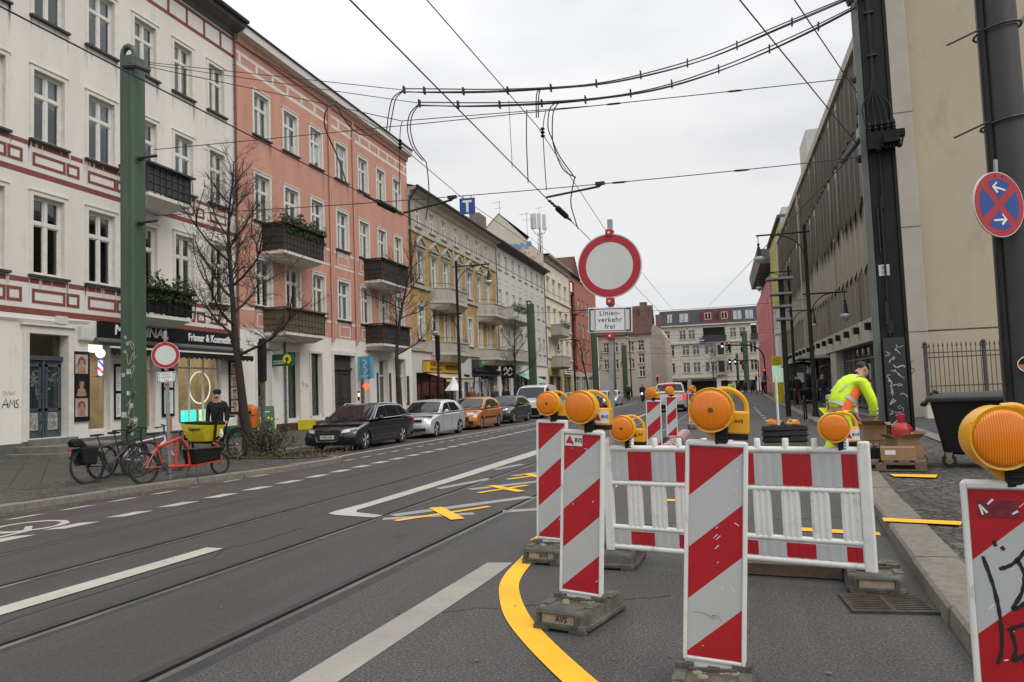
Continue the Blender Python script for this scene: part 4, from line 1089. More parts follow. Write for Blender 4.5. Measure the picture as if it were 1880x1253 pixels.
def shopfront(B,a,b,c,d,nx,m_frame,trans=None,backing=True):
 f=MB(); t=.07
 for i in range(nx+1):
  y=lerp(a,b-t,i/nx); f.box(-.33,-.24,y,y+t,c,d)
 f.box(-.33,-.25,a,b,c,c+t); f.box(-.33,-.25,a,b,d-t,d)
 if trans:f.box(-.33,-.25,a,b,trans,trans+t)
 o=f.build('shop_window',m_frame,B); g=MB(); g.box(-.3,-.29,a+.02,b-.02,c+.02,d-.02); g.build('pane',D['shopglass'],o)
 if backing:s=MB(); s.box(-1.9,-1.8,a,b,c-.2,d+.2); s.build('window_backing',D['shopback'],o)
 return o
D['shopback']=mat('cluttered shop display',(.10,.09,.075),.8,var=.95,vs=2.6)
for h in lo:shopfront(B,*h,max(1,int((h[1]-h[0])/1.3)),D['frame'] if h[0]>58 else D['darkmetal'],2.4)
t=thing('shop_sign','yellow stationery shop sign with black lettering and red border','shop sign',fa(.35,52.2,3.47))
mb=MB(); mb.box(-.3,0,-3.5,3.5,-.42,.3); mb.build('sign_board',mat('sign yellow',(.62,.40,.02),.5,var=.08,vs=2),t)
mb=MB(); mb.box(-.3,.02,-3.52,3.52,.3,.38); mb.box(-.3,.02,-3.52,3.52,-.47,-.42); mb.build('red_border',D['signred'],t)
text('lettering','PAPIERTIGER',.42,D['ink'],t,(.008,-1.75,.1),PI/2,bold=True,sx=.95); text('lettering','BÜROFACHMARKT',.26,D['ink'],t,(.008,-1.75,-.24),PI/2,bold=True,sx=1.1)
text('lettering','DRUCKERPATRONEN',.5,D['ink'],t,(.008,1.7,-.08),PI/2,bold=True,sx=.66)
mb=MB();
for y in (-2.9,-.6,1.0):mb.tube([(0,y,.38),(.3,y,.5),(.5,y,.45)],.02,5); mb.lathe([(.04,0),(.1,.14)],(.5,y,.32),8)
mb.build('spotlights',D['frame'],t)
t=thing('awning','cream slanting awning below the yellow stationery sign','awning',fa(.2,51.6,2.95))
mb=MB(); mb.loft([[(0,-2.9,.05),(0,2.9,.05)],[(1.5,-2.9,-.4),(1.5,2.9,-.4)]],False,False); mb.loft([[(1.5,-2.9,-.4),(1.5,2.9,-.4)],[(1.52,-2.9,-.62),(1.52,2.9,-.62)]],False,False); mb.build('canvas',mat('cream canvas',(.45,.38,.26),.8,var=.15,vs=3),t)
mb=MB(); mb.box(1.46,1.53,-2.92,2.92,-.42,-.36); mb.tube([(.05,-2.8,-.1),(1.45,-2.8,-.42)],.02,5); mb.tube([(.05,2.8,-.1),(1.45,2.8,-.42)],.02,5); mb.build('arms',D['darkmetal'],t)
t=thing('awning','black rolled awning case over the white framed shop window','awning',fa(.2,63,3.25))
mb=MB(); mb.lathe([(.2,-3.6),(.2,3.6)],ax='y',n=10); mb.build('case',D['black'],t)
mb=MB(); mb.box(-.1,.35,-3.6,3.6,-.34,-.22); mb.build('front_bar',D['darkmetal'],t)
t=thing('shop_sign','green and dark glazed shop sign band above the black awning case','shop sign',fa(.1,63,3.9))
mb=MB(); mb.box(-.05,.1,-3.6,3.6,-.35,.35); mb.build('sign_board',D['darkmetal'],t); mb=MB(); mb.box(.1,.12,-2.2,-.9,-.25,.2); mb.box(.1,.12,1.3,2.6,-.25,.2); mb.build('green_panels',mat('bright green panel',(.02,.22,.06),.4,var=.2),t)
t=thing('projecting_sign','black square projecting sign between the black awning and the green one','sign',fa(.7,68.0,3.35))
mb=MB(); mb.box(-.65,.6,-.1,.1,-.6,.6); mb.build('sign_case',D['black'],t); mb=MB(); Pq=lambda q:(q.x,-.11,q.y)
stroke(mb,smooth_pts([(-.4,.1),(-.2,.4),(0,.0),(.2,.35),(.4,.1)],4),.1,Pq); stroke(mb,smooth_pts([(-.4,-.3),(-.1,-.1),(.1,-.35),(.4,-.15)],4),.08,Pq); mb.build('white_script',D['whiteletter'],t)

# ---- pale grey house
B=thing('apartment_house','plain pale grey rendered house with rows of small windows','building',(XF,0,0))
U0,U1=67.3,87.8
cg=[68.2,70.6,73.1,75.7,78.3,80.95,83.6,85.9]
holes=[(u,u+1.0,v,v+1.5) for u in cg for v in (13.0,9.6)]+[(u,u+1.0,5.6,7.4) for u in cg]
wall(B,'upper_wall',U0,U1,4.3,15.4,holes,D['lightgrey_wall'],.2)
for u in cg:
 for (v,h) in ((13.0,1.5),(9.6,1.5),(5.6,1.8)):window(B,u,v,1.0,h,'plain',[D['frame'],D['lightgrey_wall'],D['trim']])
mb=MB()
for u in cg:
 for v in (12.1,8.7):mb.box(0,.03,u-.1,u+1.1,v,v+.05); mb.box(0,.03,u-.1,u+1.1,v-.45,v-.4)
mb.box(0,.12,U0,U1,4.25,4.42); mb.build('apron_moulding',D['lightgrey_wall'],B)
mb=MB(); mb.loft([[(.7,U0,15.4),(.7,U1,15.4)],[(-6.5,U0,17.3),(-6.5,U1,17.3)],[(-13,U0,15.4),(-13,U1,15.4)]],False,False); mb.poly([(.7,U1,15.4),(-6.5,U1,17.3),(-13,U1,15.4)]); mb.poly([(.7,U0,15.4),(-6.5,U0,17.3),(-13,U0,15.4)]); gutter(mb,U0,U1,.72,15.38,.12); mb.loft([[(0,U0,15.0),(0,U1,15.0)],[(.6,U0,15.36),(.6,U1,15.36)]],False,False); mb.build('roof',D['darkmetal'],B)
mb=MB(); mb.box(-3.6,-2.6,71.2,73.6,15.5,19.2); mb.build('chimney',D['chimney'],B); mb=MB(); mb.box(-3.9,-3.0,68.6,70.6,15.5,18.3); mb.build('chimney',D['chimney'],B)
downpipe(B,67.45,4.3,15.2,D['zinc']); downpipe(B,87.5,4.3,15.2,D['zinc'])
shell(B,U0,U1,15.4,13,D['lightgrey_wall'])
balcony(B,68.6,75.4,8.35,1.2,1.0,D['lightgrey_wall'],D['stucco'],plants=.35,solid=True)
balcony(B,68.6,75.4,4.5,1.2,.9,D['stucco'],D['stucco'],solid=True)
lo=[(68.2,71.4,.3,3.0),(72.2,78.6,.3,3.0),(79.4,82,.3,3.1),(83,87,.4,3.1)]
wall(B,'ground_floor_wall',U0,U1,-.2,4.3,lo,D['pale_plaster'],.35)
for h in lo:shopfront(B,*h,max(1,int((h[1]-h[0])/1.6)),D['darkmetal'],2.5)
t=thing('awning','mint green slanting awning over a shop behind the bare tree','awning',fa(.1,75.6,3.25))
mb=MB(); mb.loft([[(0,-3.4,.1),(0,3.4,.1)],[(1.7,-3.4,-.75),(1.7,3.4,-.75)]],False,False); mb.build('canvas',mat('mint canvas',(.22,.46,.37),.8,var=.1),t)
mb=MB(); mb.loft([[(1.7,-3.4,-.75),(1.7,3.4,-.75)],[(1.72,-3.4,-1.0),(1.72,3.4,-1.0)]],False,False); mb.build('valance',D['trim'],t)

# ---- cream house with the painted gable
B=thing('apartment_house','cream stucco house with a tall painted gable and wavy window hoods','building',(XF,0,0))
U0,U1=87.8,103.2
cc=[89.0,92.3,95.9,99.6]
rc=[(12.9,2.0),(9.3,2.0),(5.6,2.0)]
holes=[(u,u+1.3,v,v+h) for u in cc for v,h in rc]
wall(B,'upper_wall',U0,U1,4.2,17.6,holes,D['cream'],.25)
for u in cc:
 for v,h in rc:window(B,u,v,1.3,h,'plain',[D['frame'],D['cream'],D['trim']])
mb=MB()
for v,h in rc:
 for u in cc:
  mb.prism([(u-.25,v+h+.2),(u+1.55,v+h+.2),(u+1.55,v+h+.34),(u+.95,v+h+.38),(u+.75,v+h+.85),(u+.55,v+h+.85),(u+.35,v+h+.38),(u-.25,v+h+.34)],0,.16,'x')
 mb.box(0,.2,U0,U1,v-.32,v-.12)
mb.loft([[(0,U0,16.7),(0,U1,16.7)],[(.2,U0,16.9),(.2,U1,16.9)],[(.3,U0,17.3),(.3,U1,17.3)],[(.7,U0,17.4),(.7,U1,17.4)],[(.72,U0,17.62),(.72,U1,17.62)],[(0,U0,17.62),(0,U1,17.62)]],True,True)
mb.build('stucco_moulding',D['cream'],B)
mb=MB(); mb.poly([(-.02,U0-.01,-.3),(-.02,U0-.01,17.5),(-5.25,U0-.01,22.9),(-10.5,U0-.01,17.8),(-10.5,U0-.01,-.3)]); gw=mb.build('gable_wall',D['gable'],B)
Pm=lambda q:(q.x,U0-.03,q.y)
random.seed(9)
for (nm,c,spots) in (('blue_mural',(.22,.34,.55),[(-4.2+i*.32+random.gauss(0,.1),18.9+random.gauss(0,.22),random.uniform(.12,.34)) for i in range(9)]),
        ('green_mural',(.46,.54,.42),[(-4.2+random.random()*3.6,16.4+random.random()*1.9,random.uniform(.15,.4)) for i in range(14)]),
        ('red_mural',(.62,.30,.24),[(-2.7,18.3,.3),(-2.2,17.9,.2),(-1.25,17.2,.3),(-.9,16.6,.22),(-.55,17.7,.16),(-1.7,17.9,.12),(-.4,16.3,.3),(-3.2,18.1,.14)])):
 mb=MB()
 for k,(x,z,r_) in enumerate(spots):
  mb.poly([(x+r_*(1+.25*math.sin(j*2.3+k))*math.cos(j*PI/7),U0-.03-.003*(k%5)-(.02 if 'red' in nm else (.04 if 'blue' in nm else 0)),z+r_*(1+.25*math.sin(j*2.3+k))*math.sin(j*PI/7)) for j in range(14)])
 mb.build(nm,mat(nm,c,.85,var=.2,vs=2),gw)
mb=MB(); mb.loft([[(.75,U0-.1,17.65),(.75,U1,17.65)],[(-5.25,U0-.1,22.95),(-5.25,U1,22.95)],[(-10.6,U0-.1,17.8),(-10.6,U1,17.8)]],False,False); mb.build('roof',D['roof_red'],B)
shell(B,U0+.2,U1,17.6,10.5,D['cream'])
balcony(B,89.6,94.6,8.2,1.5,1.1,D['stucco'],D['stucco'],solid=True,plants=.25)
balcony(B,89.6,94.6,4.4,1.5,1.1,D['stucco'],D['stucco'],solid=True)
lo=[(88.6,91.5,.3,3.2),(92.4,95.6,.3,3.2),(97.2,102.2,.3,3.2)]
wall(B,'ground_floor_wall',U0,U1,-.2,4.2,lo,mat('ochre ground floor',(.42,.35,.17),.8,var=.2,vs=1),.35)
for h in lo:shopfront(B,*h,2,D['darkmetal'],2.6)
t=thing('shop_sign','white lettered sign over an ochre shop front','shop sign',fa(.1,99.6,3.9))
mb=MB(); mb.box(-.05,.12,-2.4,2.4,-.4,.5); mb.build('sign_board',D['signwhite'],t); mb=MB(); mb.box(.12,.13,-2,2,.05,.2); mb.box(.12,.13,-1.6,1.6,-.2,-.1); mb.build('print_lines',D['ink'],t)
t=thing('cell_antenna','white mobile phone antennas on a lattice pole above the roofs','antenna',(-20.1,89.2,18.5))
mb=MB(); mb.tube([(0,0,-2),(0,0,4.2)],.09,8)
for z in (.2,.7,1.2,1.7):mb.tube([(-.25,0,z-.2),(.25,0,z+.2)],.03,5)
mb.tube([(-.25,0,-1),(-.25,0,2)],.04,5); mb.tube([(.25,0,-1),(.25,0,2)],.04,5)
mb.tube([(-.9,0,2.5),(-.5,0,1.8),(0,0,1.7),(.5,0,1.8),(.9,0,2.5)],.04,5); mb.tube([(0,0,4.2),(0,0,5.2)],.02,5); mb.tube([(-.5,0,4.9),(.5,.1,5.0)],.02,5); mb.build('lattice_pole',D['steel'],t)
for (x,y,z) in ((-.55,-.3,3.4),(.05,-.45,3.3),(.62,-.2,3.2),(-.9,.1,3.5)):
 mb=MB(); mb.box(x-.22,x+.22,y-.12,y+.12,z-1.0,z+.9); mb.build('panel_antenna',D['signwhite'],t,bevel=.06)
def tv_aerial(label,x,y,z,h):
 t=thing('roof_aerial',label,'aerial',(x,y,z))
 mb=MB(); mb.tube([(0,0,-1),(0,0,h)],.03,5); mb.tube([(-.9,0,h-.2),(.3,.1,h-.1)],.02,5)
 for k in range(4):mb.tube([(-.8+.3*k,-.35,h-.17),(-.8+.3*k,.35,h-.17)],.015,4)
 mb.tube([(-.6,0,h-.9),(.4,.1,h-.85)],.02,5); mb.build('aerial_rods',D['steel'],t); return t
tv_aerial('thin roof aerial on the tip of the painted gable',-24.7,88,22.9,1.6)
tv_aerial('branching roof aerial on the slope behind the painted gable',-21.6,89,20.6,2.4)

# ---- brick red house with loggias
B=thing('apartment_house','brick red rendered house with tall dark loggias','building',(XF,0,0))
U0,U1=103.2,126.5
holes=[(104.4,107.2,v,v+2.9) for v in (5.0,8.6,12.2)]+[(u,u+1.5,v,v+2.1) for u in (109.5,113,117,121) for v in (5.4,9.0,12.6)]+[(104.4,107.2,15.0,16.6)]
wall(B,'upper_wall',U0,U1,4.0,17.5,holes,D['brickred'],.9 if 0 else .3)
for u in (109.5,113,117,121):
 for v in (5.4,9.0,12.6):window(B,u,v,1.5,2.1,'plain',[D['frame'],D['brickred'],D['trim']])
for v in (5.0,8.6,12.2):
 mb=MB(); mb.box(-1.5,.6,104.2,107.4,v-.25,v); mb.box(.5,.6,104.2,107.4,v,v+.9); mb.build('loggia',D['brickred'],B)
mb=MB(); mb.loft([[(.4,U0,17.5),(.4,U1,17.5)],[(-6,U0,22.3),(-6,U1,22.3)],[(-12,U0,17.5),(-12,U1,17.5)]],False,False); mb.build('roof',D['roof_red'],B)
mb=MB(); mb.poly([(.4,U0-.05,17.5),(-6,U0-.05,22.3),(-12,U0-.05,17.5)]); mb.build('gable',D['zinc'],B)
mb=MB(); mb.poly([(.1,U0+1,17.5),(.1,U0+8,17.5),(.1,U0+4.5,20.3)]); mb.loft([[(.15,U0+.6,17.4),(-4,U0+.6,17.4)],[(.15,U0+4.5,20.5),(-4,U0+4.5,20.5)],[(.15,U0+8.4,17.4),(-4,U0+8.4,17.4)]],False,False); mb.build('dormer',D['roof_red'],B)
lo=[(104,109,.3,3.3),(110,115,.3,3.3),(116.5,121,.3,3.3)]
wall(B,'ground_floor_wall',U0,U1,-.2,4.0,lo,D['stucco'],.35)
for h in lo:shopfront(B,*h,3,D['frame'],2.6)
shell(B,U0,U1,17.5,12,D['brickred'])

# ---- side street corner: cream house with brown tiled roof, then a bare party wall
B=thing('apartment_house','cream corner house with brown tiled roof and arched stair windows','building',(-19.5,127,0),-PI/2)
holes=[(u,u+.9,v,v+1.6) for u in (.9,2.4,5.0) for v in (4.6,7.4)]+[(6.6,7.6,3.2,4.9),(6.6,7.6,5.4,7.0),(6.6,7.6,7.4,9.2)]
wall(B,'front_wall',0,8.6,-.2,10.3,holes,D['farcream'],.25)
for (a,b,c,d) in holes:window(B,a,c,b-a,d-c,'plain',[D['frame'],D['farcream'],D['trim']],curtain=.9)
mb=MB(); mb.prism([(8.6,-.2),(11.0,-.2),(11.0,9.6),(10.2,11.0),(9.2,11.8),(8.6,10.3)],-14,.02,'x'); mb.build('party_wall',D['stucco'],B)
mb=MB(); mb.loft([[(.4,-.4,10.2),(.4,8.9,10.2)],[(-4.5,-.4,15.3),(-4.5,8.9,15.3)],[(-9,-.4,10.4),(-9,8.9,10.4)]],False,False); mb.poly([(.4,-.4,10.2),(-4.5,-.4,15.3),(-9,-.4,10.4)]); mb.poly([(.4,8.9,10.2),(-4.5,8.9,15.3),(-9,8.9,10.4)]); mb.build('roof',D['roof_red'],B)
mb=MB(); mb.box(-3.5,-2.6,6.9,8.1,12,15.7); mb.box(-5,-4.2,9.3,10.1,10,13.6); mb.build('chimney',D['chimney'],B)
shell(B,0,8.6,10.3,9,D['farcream'])
# ---- corner house facing down the street
B=thing('apartment_house','broad cream corner house with dark mansard roof closing the street','building',(-11.5,150,0),-PI/2)
Wd=18.6
hs=[]
for v in (3.9,7.2):
 for (u,w) in ((2.0,1.1),(4.6,1.3),(6.5,1.3),(8.7,.8),(9.8,1.2),(12.4,1.2),(15.2,1.0),(16.9,1.2)):hs.append((u,u+w,v,v+1.9))
for (u,w) in ((1.4,1.0),(4.2,1.2),(5.9,1.2),(13.5,1.1),(15.2,1.1)):hs.append((u,u+w,10.2,12.0))
wall(B,'front_wall',0,Wd,2.9,13.0,hs+[(8.6,12.6,10.0,12.4),(17.3,18.4,9.9,12.6)],D['farcream'],.3)
wall(B,'ground_floor_wall',0,Wd,-.2,2.9,[(1.4,5.2,.1,2.2),(6.0,10.6,.1,2.2),(11.4,13,.1,2.2),(14,17.6,.1,2.2)],D['pale_plaster'],.5)
for (a,b,c,d) in hs:window(B,a,c,b-a,d-c,'two' if b-a>.9 else 'pane',[D['frame'],D['stucco'],D['trim']],curtain=.9)
mb=MB(); mb.box(0,.25,0,Wd,9.35,9.6); mb.box(0,.2,0,Wd,2.85,3.05); mb.box(0,.35,0,Wd,12.75,13.0); mb.build('string_course',D['farcream'],B)
mb=MB(); mb.box(-.2,.5,8.4,12.8,9.7,9.95); mb.box(.4,.5,8.4,12.8,9.95,10.8); mb.box(-.2,.4,17.2,18.5,9.6,9.9); mb.box(.3,.4,17.2,18.5,9.9,10.8); mb.build('balcony',D['darkmetal'],B)
mb=MB(); mb.box(.02,.5,10.8,12.6,3.2,9.2); mb.box(.5,.52,11.1,12.2,3.8,5.9,1); mb.box(.5,.52,11.1,12.2,7.1,8.9,1); mb.build('oriel',[D['stucco'],D['dim']],B)
mb=MB(); mb.loft([[(.35,-.2,13.0),(.35,Wd+.2,13.0)],[(-1.6,.6,16.0),(-1.6,Wd,16.0)],[(-9,1,16.6),(-9,Wd,16.6)]],False,False); mb.poly([(.35,-.2,13.0),(-1.6,.6,16.0),(-9,1,16.6),(-9,0,13)]); mb.poly([(.35,Wd+.2,13.0),(-1.6,Wd,16.0),(-9,Wd,16.6),(-9,Wd+.2,13)]); mb.build('mansard_roof',D['roof_dark'],B)
D['dormer_red']=mat('red dormer boards',(.24,.03,.025),.6,var=.15)
for u in (8.6,11.6):
 mb=MB(); mb.box(-1.5,.1,u,u+2.1,13.3,15.6); mb.box(.1,.12,u+.45,u+1.65,13.8,15.1,1); mb.box(.12,.15,u+1.0,u+1.1,13.8,15.1,1); d_=mb.build('dormer',[D['dormer_red'],D['frame']],B)
 g=MB(); g.box(.13,.135,u+.55,u+.98,13.9,15.0); g.box(.13,.135,u+1.12,u+1.55,13.9,15.0); g.build('pane',D['dim'],d_)
mb=MB()
for (a,b) in ((2.0,3.0),(4.3,6.0),(14.2,15.8),(16.4,17.9)):
 for k in range(2):
  c,d=lerp(a,b,k/2)+.05,lerp(a,b,(k+1)/2)-.05
  mb.poly([(.06,c,13.55),(.06,d,13.55),(-1.1,d,15.3),(-1.1,c,15.3)])
mb.build('skylight',mat('skylight glass',(.25,.28,.3),.15,var=.2),B)
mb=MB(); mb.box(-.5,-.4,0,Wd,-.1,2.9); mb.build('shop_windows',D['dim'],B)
mb=MB(); mb.box(0,.9,6,10.6,2.3,2.6); mb.box(0,.7,1.2,5.4,2.3,2.5); mb.build('dark_awning',D['darkmetal'],B); mb=MB(); mb.box(0,.3,12.6,18,2.1,2.7); mb.build('white_fascia',D['frame'],B)
shell(B,0,Wd,13.0,9,D['farcream'])
t=thing('shop_sign','small blue sign on the closing corner house beside its wide balcony','sign',(-3.1,149.2,9.9)); mb=MB(); mb.box(-.5,.5,-.05,.05,-.4,.4); mb.build('sign_case',D['signblue'],t); mb=MB(); mb.box(-.35,.35,-.06,-.052,-.1,.05); mb.build('print_lines',D['whiteletter'],t)
t=thing('brick_wall','dark brick firewall with metal pipe beside the corner house','wall',(-13.0,152,0)); mb=MB(); mb.box(-1.6,1.4,0,8,-.2,11.4); mb.build('wall_body',D['chimney'],t); mb=MB(); mb.tube([(-1.3,-.15,0),(-1.3,-.15,12)],.1,6); mb.build('pipe',D['zinc'],t)

# ---------------------------------------------------------------- right side: the modern building and its gable
XR=6.2
B=thing('office_building','modern building clad in folded olive brown precast panels with slit windows','building',(XR,79,0),PI)
Lr=50.0  # local y runs back towards the camera: y = 79 - world y
zones=[(9.0,15.0,'dark_panel'),(6.35,9.25,'pale_panel'),(4.0,6.5,'mid_panel')]  # panel tone differs by height: darkest zone on top, palest in the middle
D['mid_panel']=mat('mid precast panel',(.17,.152,.118),.7,var=.12,vs=1.5,stretch=(1,1,.3))
step=1.3
nP=int(Lr/step)
random.seed(21)
slit={}
for zi,(z0,z1,m) in enumerate(zones):
 mb=MB(); g=MB(); hd=MB(); xo=(.17,.08,.05)[zi]-.05
 sub=[(12.0,15.0),(9.0,12.0)] if zi==0 else [(z0,z1)]
 for (a,b) in sub:
  for i in range(nP):
   u=i*step
   opening=((i*5+int(a*3))%7 in (1,4)) if zi==0 else ((i*3+zi)%8==2)
   out=(.17,.08,.05)[zi]+.09; xo=(.17,.08,.05)[zi]-.05
   zt=b-.0
   if opening:
    g.box(-.02,xo+.01,u,u+.6,a+.1,b-.45); hd.box(-.02,xo+.03,u,u+.6,b-.45,b-.02)
    u+=.6
    w=step-.6
   else:w=step
   dz=(.95 if zi==0 else .45)*(w/step)
   lastsub=a==z0
  # folded panel: a shallow triangular prism, its lower edge cut on the slant
   A=[(xo,u,zt),(xo+.07,u+w*.7,zt),(xo,u+w,zt)]
   C=[(xo,u,a),(out,u+w*.7,a-(dz if lastsub else .0)),(xo,u+w,a)]
   mb.add(A+C,[(0,1,4,3),(1,2,5,4),(3,4,5),(0,2,1)])
 mb.build('folded_panels',D[m],B); hd.build('slit_head',D['concrete'],B); g.build('slit_window',mat('slit glass',(.012,.013,.014),.35,var=0,spec=.15),B)
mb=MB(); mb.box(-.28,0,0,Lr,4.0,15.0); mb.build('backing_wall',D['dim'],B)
mb=MB(); mb.box(-.3,.3,-.1,Lr,15.0,15.45); mb.box(-.3,.28,20.2,20.6,0,15.0); mb.box(-.3,.28,-.1,.3,0,15.0)
mb.box(-.3,.12,0.3,20.2,3.05,4.0); mb.box(-.3,.12,20.6,48.2,3.05,4.0); mb.build('concrete_band',D['concrete'],B)
mb=MB(); y=1.5
while y<48:
 mb.box(.12,.34,y,y+.28,3.5,3.8); y+=2.85
mb.build('wall_lights',D['black'],B)
mb=MB()
for (a,b) in ((0.3,18),(22,31),(33.5,47)):
 n=int((b-a)/1.5)
 for i in range(n+1):y=lerp(a,b,i/n); mb.box(-.5,-.36,y-.04,y+.04,.1,3.05)
 mb.box(-.5,-.36,a,b,.1,.22); mb.box(-.5,-.36,a,b,2.4,2.48)
sw=mb.build('shop_window',D['zinc'],B)
g=MB(); g.box(-.45,-.44,.3,47.5,.12,3.05); g.build('pane',D['shopglass'],sw)
mb=MB(); mb.box(-4,-3.9,0,Lr,0,3.1); mb.box(-4,-.3,0,Lr,3.0,3.06); mb.build('shop_interior',D['shopback'],B)
for a,b in ((18.2,20.2),(31.2,33.3)):mb=MB(); mb.box(-.35,.05,a,b,.1,3.05); mb.build('wall_pier',D['concrete'],B)
mb=MB(); mb.box(-.3,1.7,24,30.5,2.82,3.0); mb.build('entrance_canopy',D['concrete'],B)
mb=MB(); mb.box(-.2,.18,47.6,49.0,.1,3.1); mb.box(.0,.2,48.25,48.3,.1,2.6,1)
for k in range(7):mb.box(.18,.2,47.7,48.9,2.65+.06*k,2.68+.06*k,1)
mb.build('service_door',[mat('grey service door',(.11,.115,.12),.5,var=.1),D['black']],B)
mb=MB(); mb.box(-.62,.25,49.1,50.3,-.1,16.4); mb.build('corner_pillar',D['concrete'],B,bevel=.03)
mb=MB()
for z in (3.0,6.6,10.6):mb.box(-.63,.262,49.08,50.31,z,z+.02)
mb.build('pillar_joint',D['greyplinth'],B)
mb=MB(); mb.box(-7,-2.8,-4,2,0,25.4); mb.box(-2.8,-2.77,-4,2,22.6,22.65); mb.build('stair_tower',D['lightgrey_wall'],B); mb=MB(); mb.box(-7,-2.8,-34,-29,0,24.9); mb.build('stair_tower',D['lightgrey_wall'],B)
mb=MB(); mb.poly([(.1,-.1,15.44),(.1,Lr,15.44),(-20,Lr,15.44),(-20,-.1,15.44)]); mb.box(-20,-19.8,0,Lr,0,15.4); mb.build('roof',D['greyplinth'],B)
mb=MB(); mb.poly([(-.62,50.0,-.3),(-24,50.0,-.3),(-24,50.0,17),(-.62,50.0,17)]); mb.box(-24,-.62,49.98,50.05,-.1,.6,1)
gw=mb.build('gable_wall',[D['beige_wall'],D['cream']],B)
mb=MB(); pts=[(-3.9-1.9+2.15*math.cos(a),50.01,11.9+2.15*math.sin(a)) for a in [R(8*k) for k in range(46)]]
mb.tube(pts,.075,4,closed=False,sq=(1,.3)); mb.build('grey_ring_mural',mat('grey mural paint',(.2,.19,.17),.85,var=.2),gw)
mb=MB(); mb.poly([(-.3,0,-.2),(-20,0,-.2),(-20,0,15.4),(-.3,0,15.4)]); mb.build('end_wall',D['concrete'],B)
t=thing('graffiti_tag','small dark scribble on the concrete corner pillar','graffiti',(6.05,28.69,1.75)); mb=MB(); Pg2=lambda q:(q.x,0,q.y)
for i in range(5):stroke(mb,smooth_pts([(random.gauss(0,.16),random.gauss(0,.16)) for k in range(4)],4),.02,Pg2)
mb.build('strokes',D['ink'],t)
# beyond it: yellow green house, coral house with overhanging roof
B=thing('apartment_house','narrow house with yellow green patterned upper floors','building',(6.4,97,0),PI)
hs=[(u,u+.9,v,v+2.0) for u in (1,3.4,6,9,12) for v in (4.2,7.6,11,14.4)]
wall(B,'front_wall',0,18,-.2,17.6,hs,[mat('yellow green panels',(.42,.40,.07),.7,var=.5,vs=.9),D['lightgrey_wall']],.3,(9.5,),lambda u,v:0 if v>9.5 else 1)
for (a,b,c,d) in hs:window(B,a,c,.9,2.0,'pane',[D['darkmetal'],D['trim'],D['trim']],curtain=.9)
shell(B,0,18,17.6,9,D['lightgrey_wall'])
mb=MB(); mb.box(-9,.3,0,18,17.6,17.9); mb.build('roof',D['greyplinth'],B)
B=thing('apartment_house','coral pink house with tall slit windows and a jutting grey roof','building',(6.3,135,0),PI)
hs=[(u,u+.9,v,v+3.1) for u in (3,7,11,15,19,24,30) for v in (4.6,9.4)]
wall(B,'front_wall',0,37,-.2,14.5,hs,D['farpink'],.3)
wall(thing('x',None,None) if 0 else B,'side_wall',0,0.01,-.2,.01,[],D['farpink'])
for (a,b,c,d) in hs:window(B,a,c,.9,3.1,'pane',[D['darkmetal'],D['farpink'],D['farpink']],curtain=.9)
mb=MB(); mb.poly([(0,37,-.2),(-10,37,-.2),(-10,37,14.5),(0,37,14.5)]); mb.poly([(0,0,-.2),(-10,0,-.2),(-10,0,14.5),(0,0,14.5)]); mb.build('end_wall',D['farpink'],B)
mb=MB(); mb.loft([[(1.0,10,16.0),(1.0,37,16.0),(-9,37,16.0),(-9,10,16.0)],[(1.3,10,17.8),(1.3,37,17.8),(-9,37,17.8),(-9,10,17.8)]]); mb.box(-9,-.5,6,37,14.5,16.0); mb.build('jutting_roof',mat('grey roof storey',(.10,.10,.10),.6,var=.1),B)
# iron railing in front of the beige gable
F0=thing('iron_fence','grey wrought iron railing with spear tips in front of the beige gable','fence',(6.45,27.7,.12))
D['iron']=mat('weathered grey iron',(.085,.082,.075),.7,.3,var=.3,vs=8)
for x in (0,1.7,3.4,5.1):mb=MB(); mb.box(x-.05,x+.05,-.05,.05,.5,2.35); mb.ball((x,0,2.42),.08,8); mb.box(x-.08,x+.08,-.08,.08,2.3,2.35); mb.build('post',D['iron'],F0)
mb=MB()
for z in (.78,1.02,1.95,2.1):mb.box(0,5.2,-.02,.02,z,z+.035)
mb.build('crossbar',D['iron'],F0)
mb=MB(); x=.12
while x<5.2:
 mb.box(x-.01,x+.01,-.01,.01,.72,2.3); mb.lathe([(.012,2.28),(.028,2.34),(.0,2.46)],(x,0,0),5); x+=.135
mb.build('railing_bars',D['iron'],F0)
mb=MB(); mb.box(-.1,5.4,-.16,.16,-.1,.5); mb.box(-.14,5.4,-.2,.2,.5,.6); mb.build('fence_plinth',D['cream'],F0)
# ---------------------------------------------------------------- warning lamps, beacons, barrier
D['lens']=mat('amber lens',(.72,.20,.004),.22,var=0,spec=.6)
t_,b_,K_=nodes_of(D['lens'])
co_=_n(t_,'ShaderNodeTexCoord').outputs['Object']
w1_=tex(t_,'ShaderNodeTexWave',co_,38,bands_direction='X'); w2_=tex(t_,'ShaderNodeTexNoise',co_,14)
bp_=_n(t_,'ShaderNodeBump'); bp_.inputs['Strength'].default_value=.45; bp_.inputs['Distance'].default_value=.003
ad_=_n(t_,'ShaderNodeMath',operation='ADD'); K_(w1_.outputs['Fac'],ad_.inputs[0]); K_(w2_.outputs['Fac'],ad_.inputs[1]); K_(ad_.outputs[0],bp_.inputs['Height']); K_(bp_.outputs[0],b_.inputs['Normal'])
K_(ramp(t_,w1_.outputs['Fac'],[(0,(.66,.16,.002)),(1,(.86,.245,.003))]),b_.inputs['Base Color'])
b_.inputs['Subsurface Weight'].default_value=.15; b_.inputs['Subsurface Radius'].default_value=(.03,.012,.003)
D['lenscore']=mat('dim bulb behind amber',(.16,.045,.006),.3,var=.2)
LENS={}
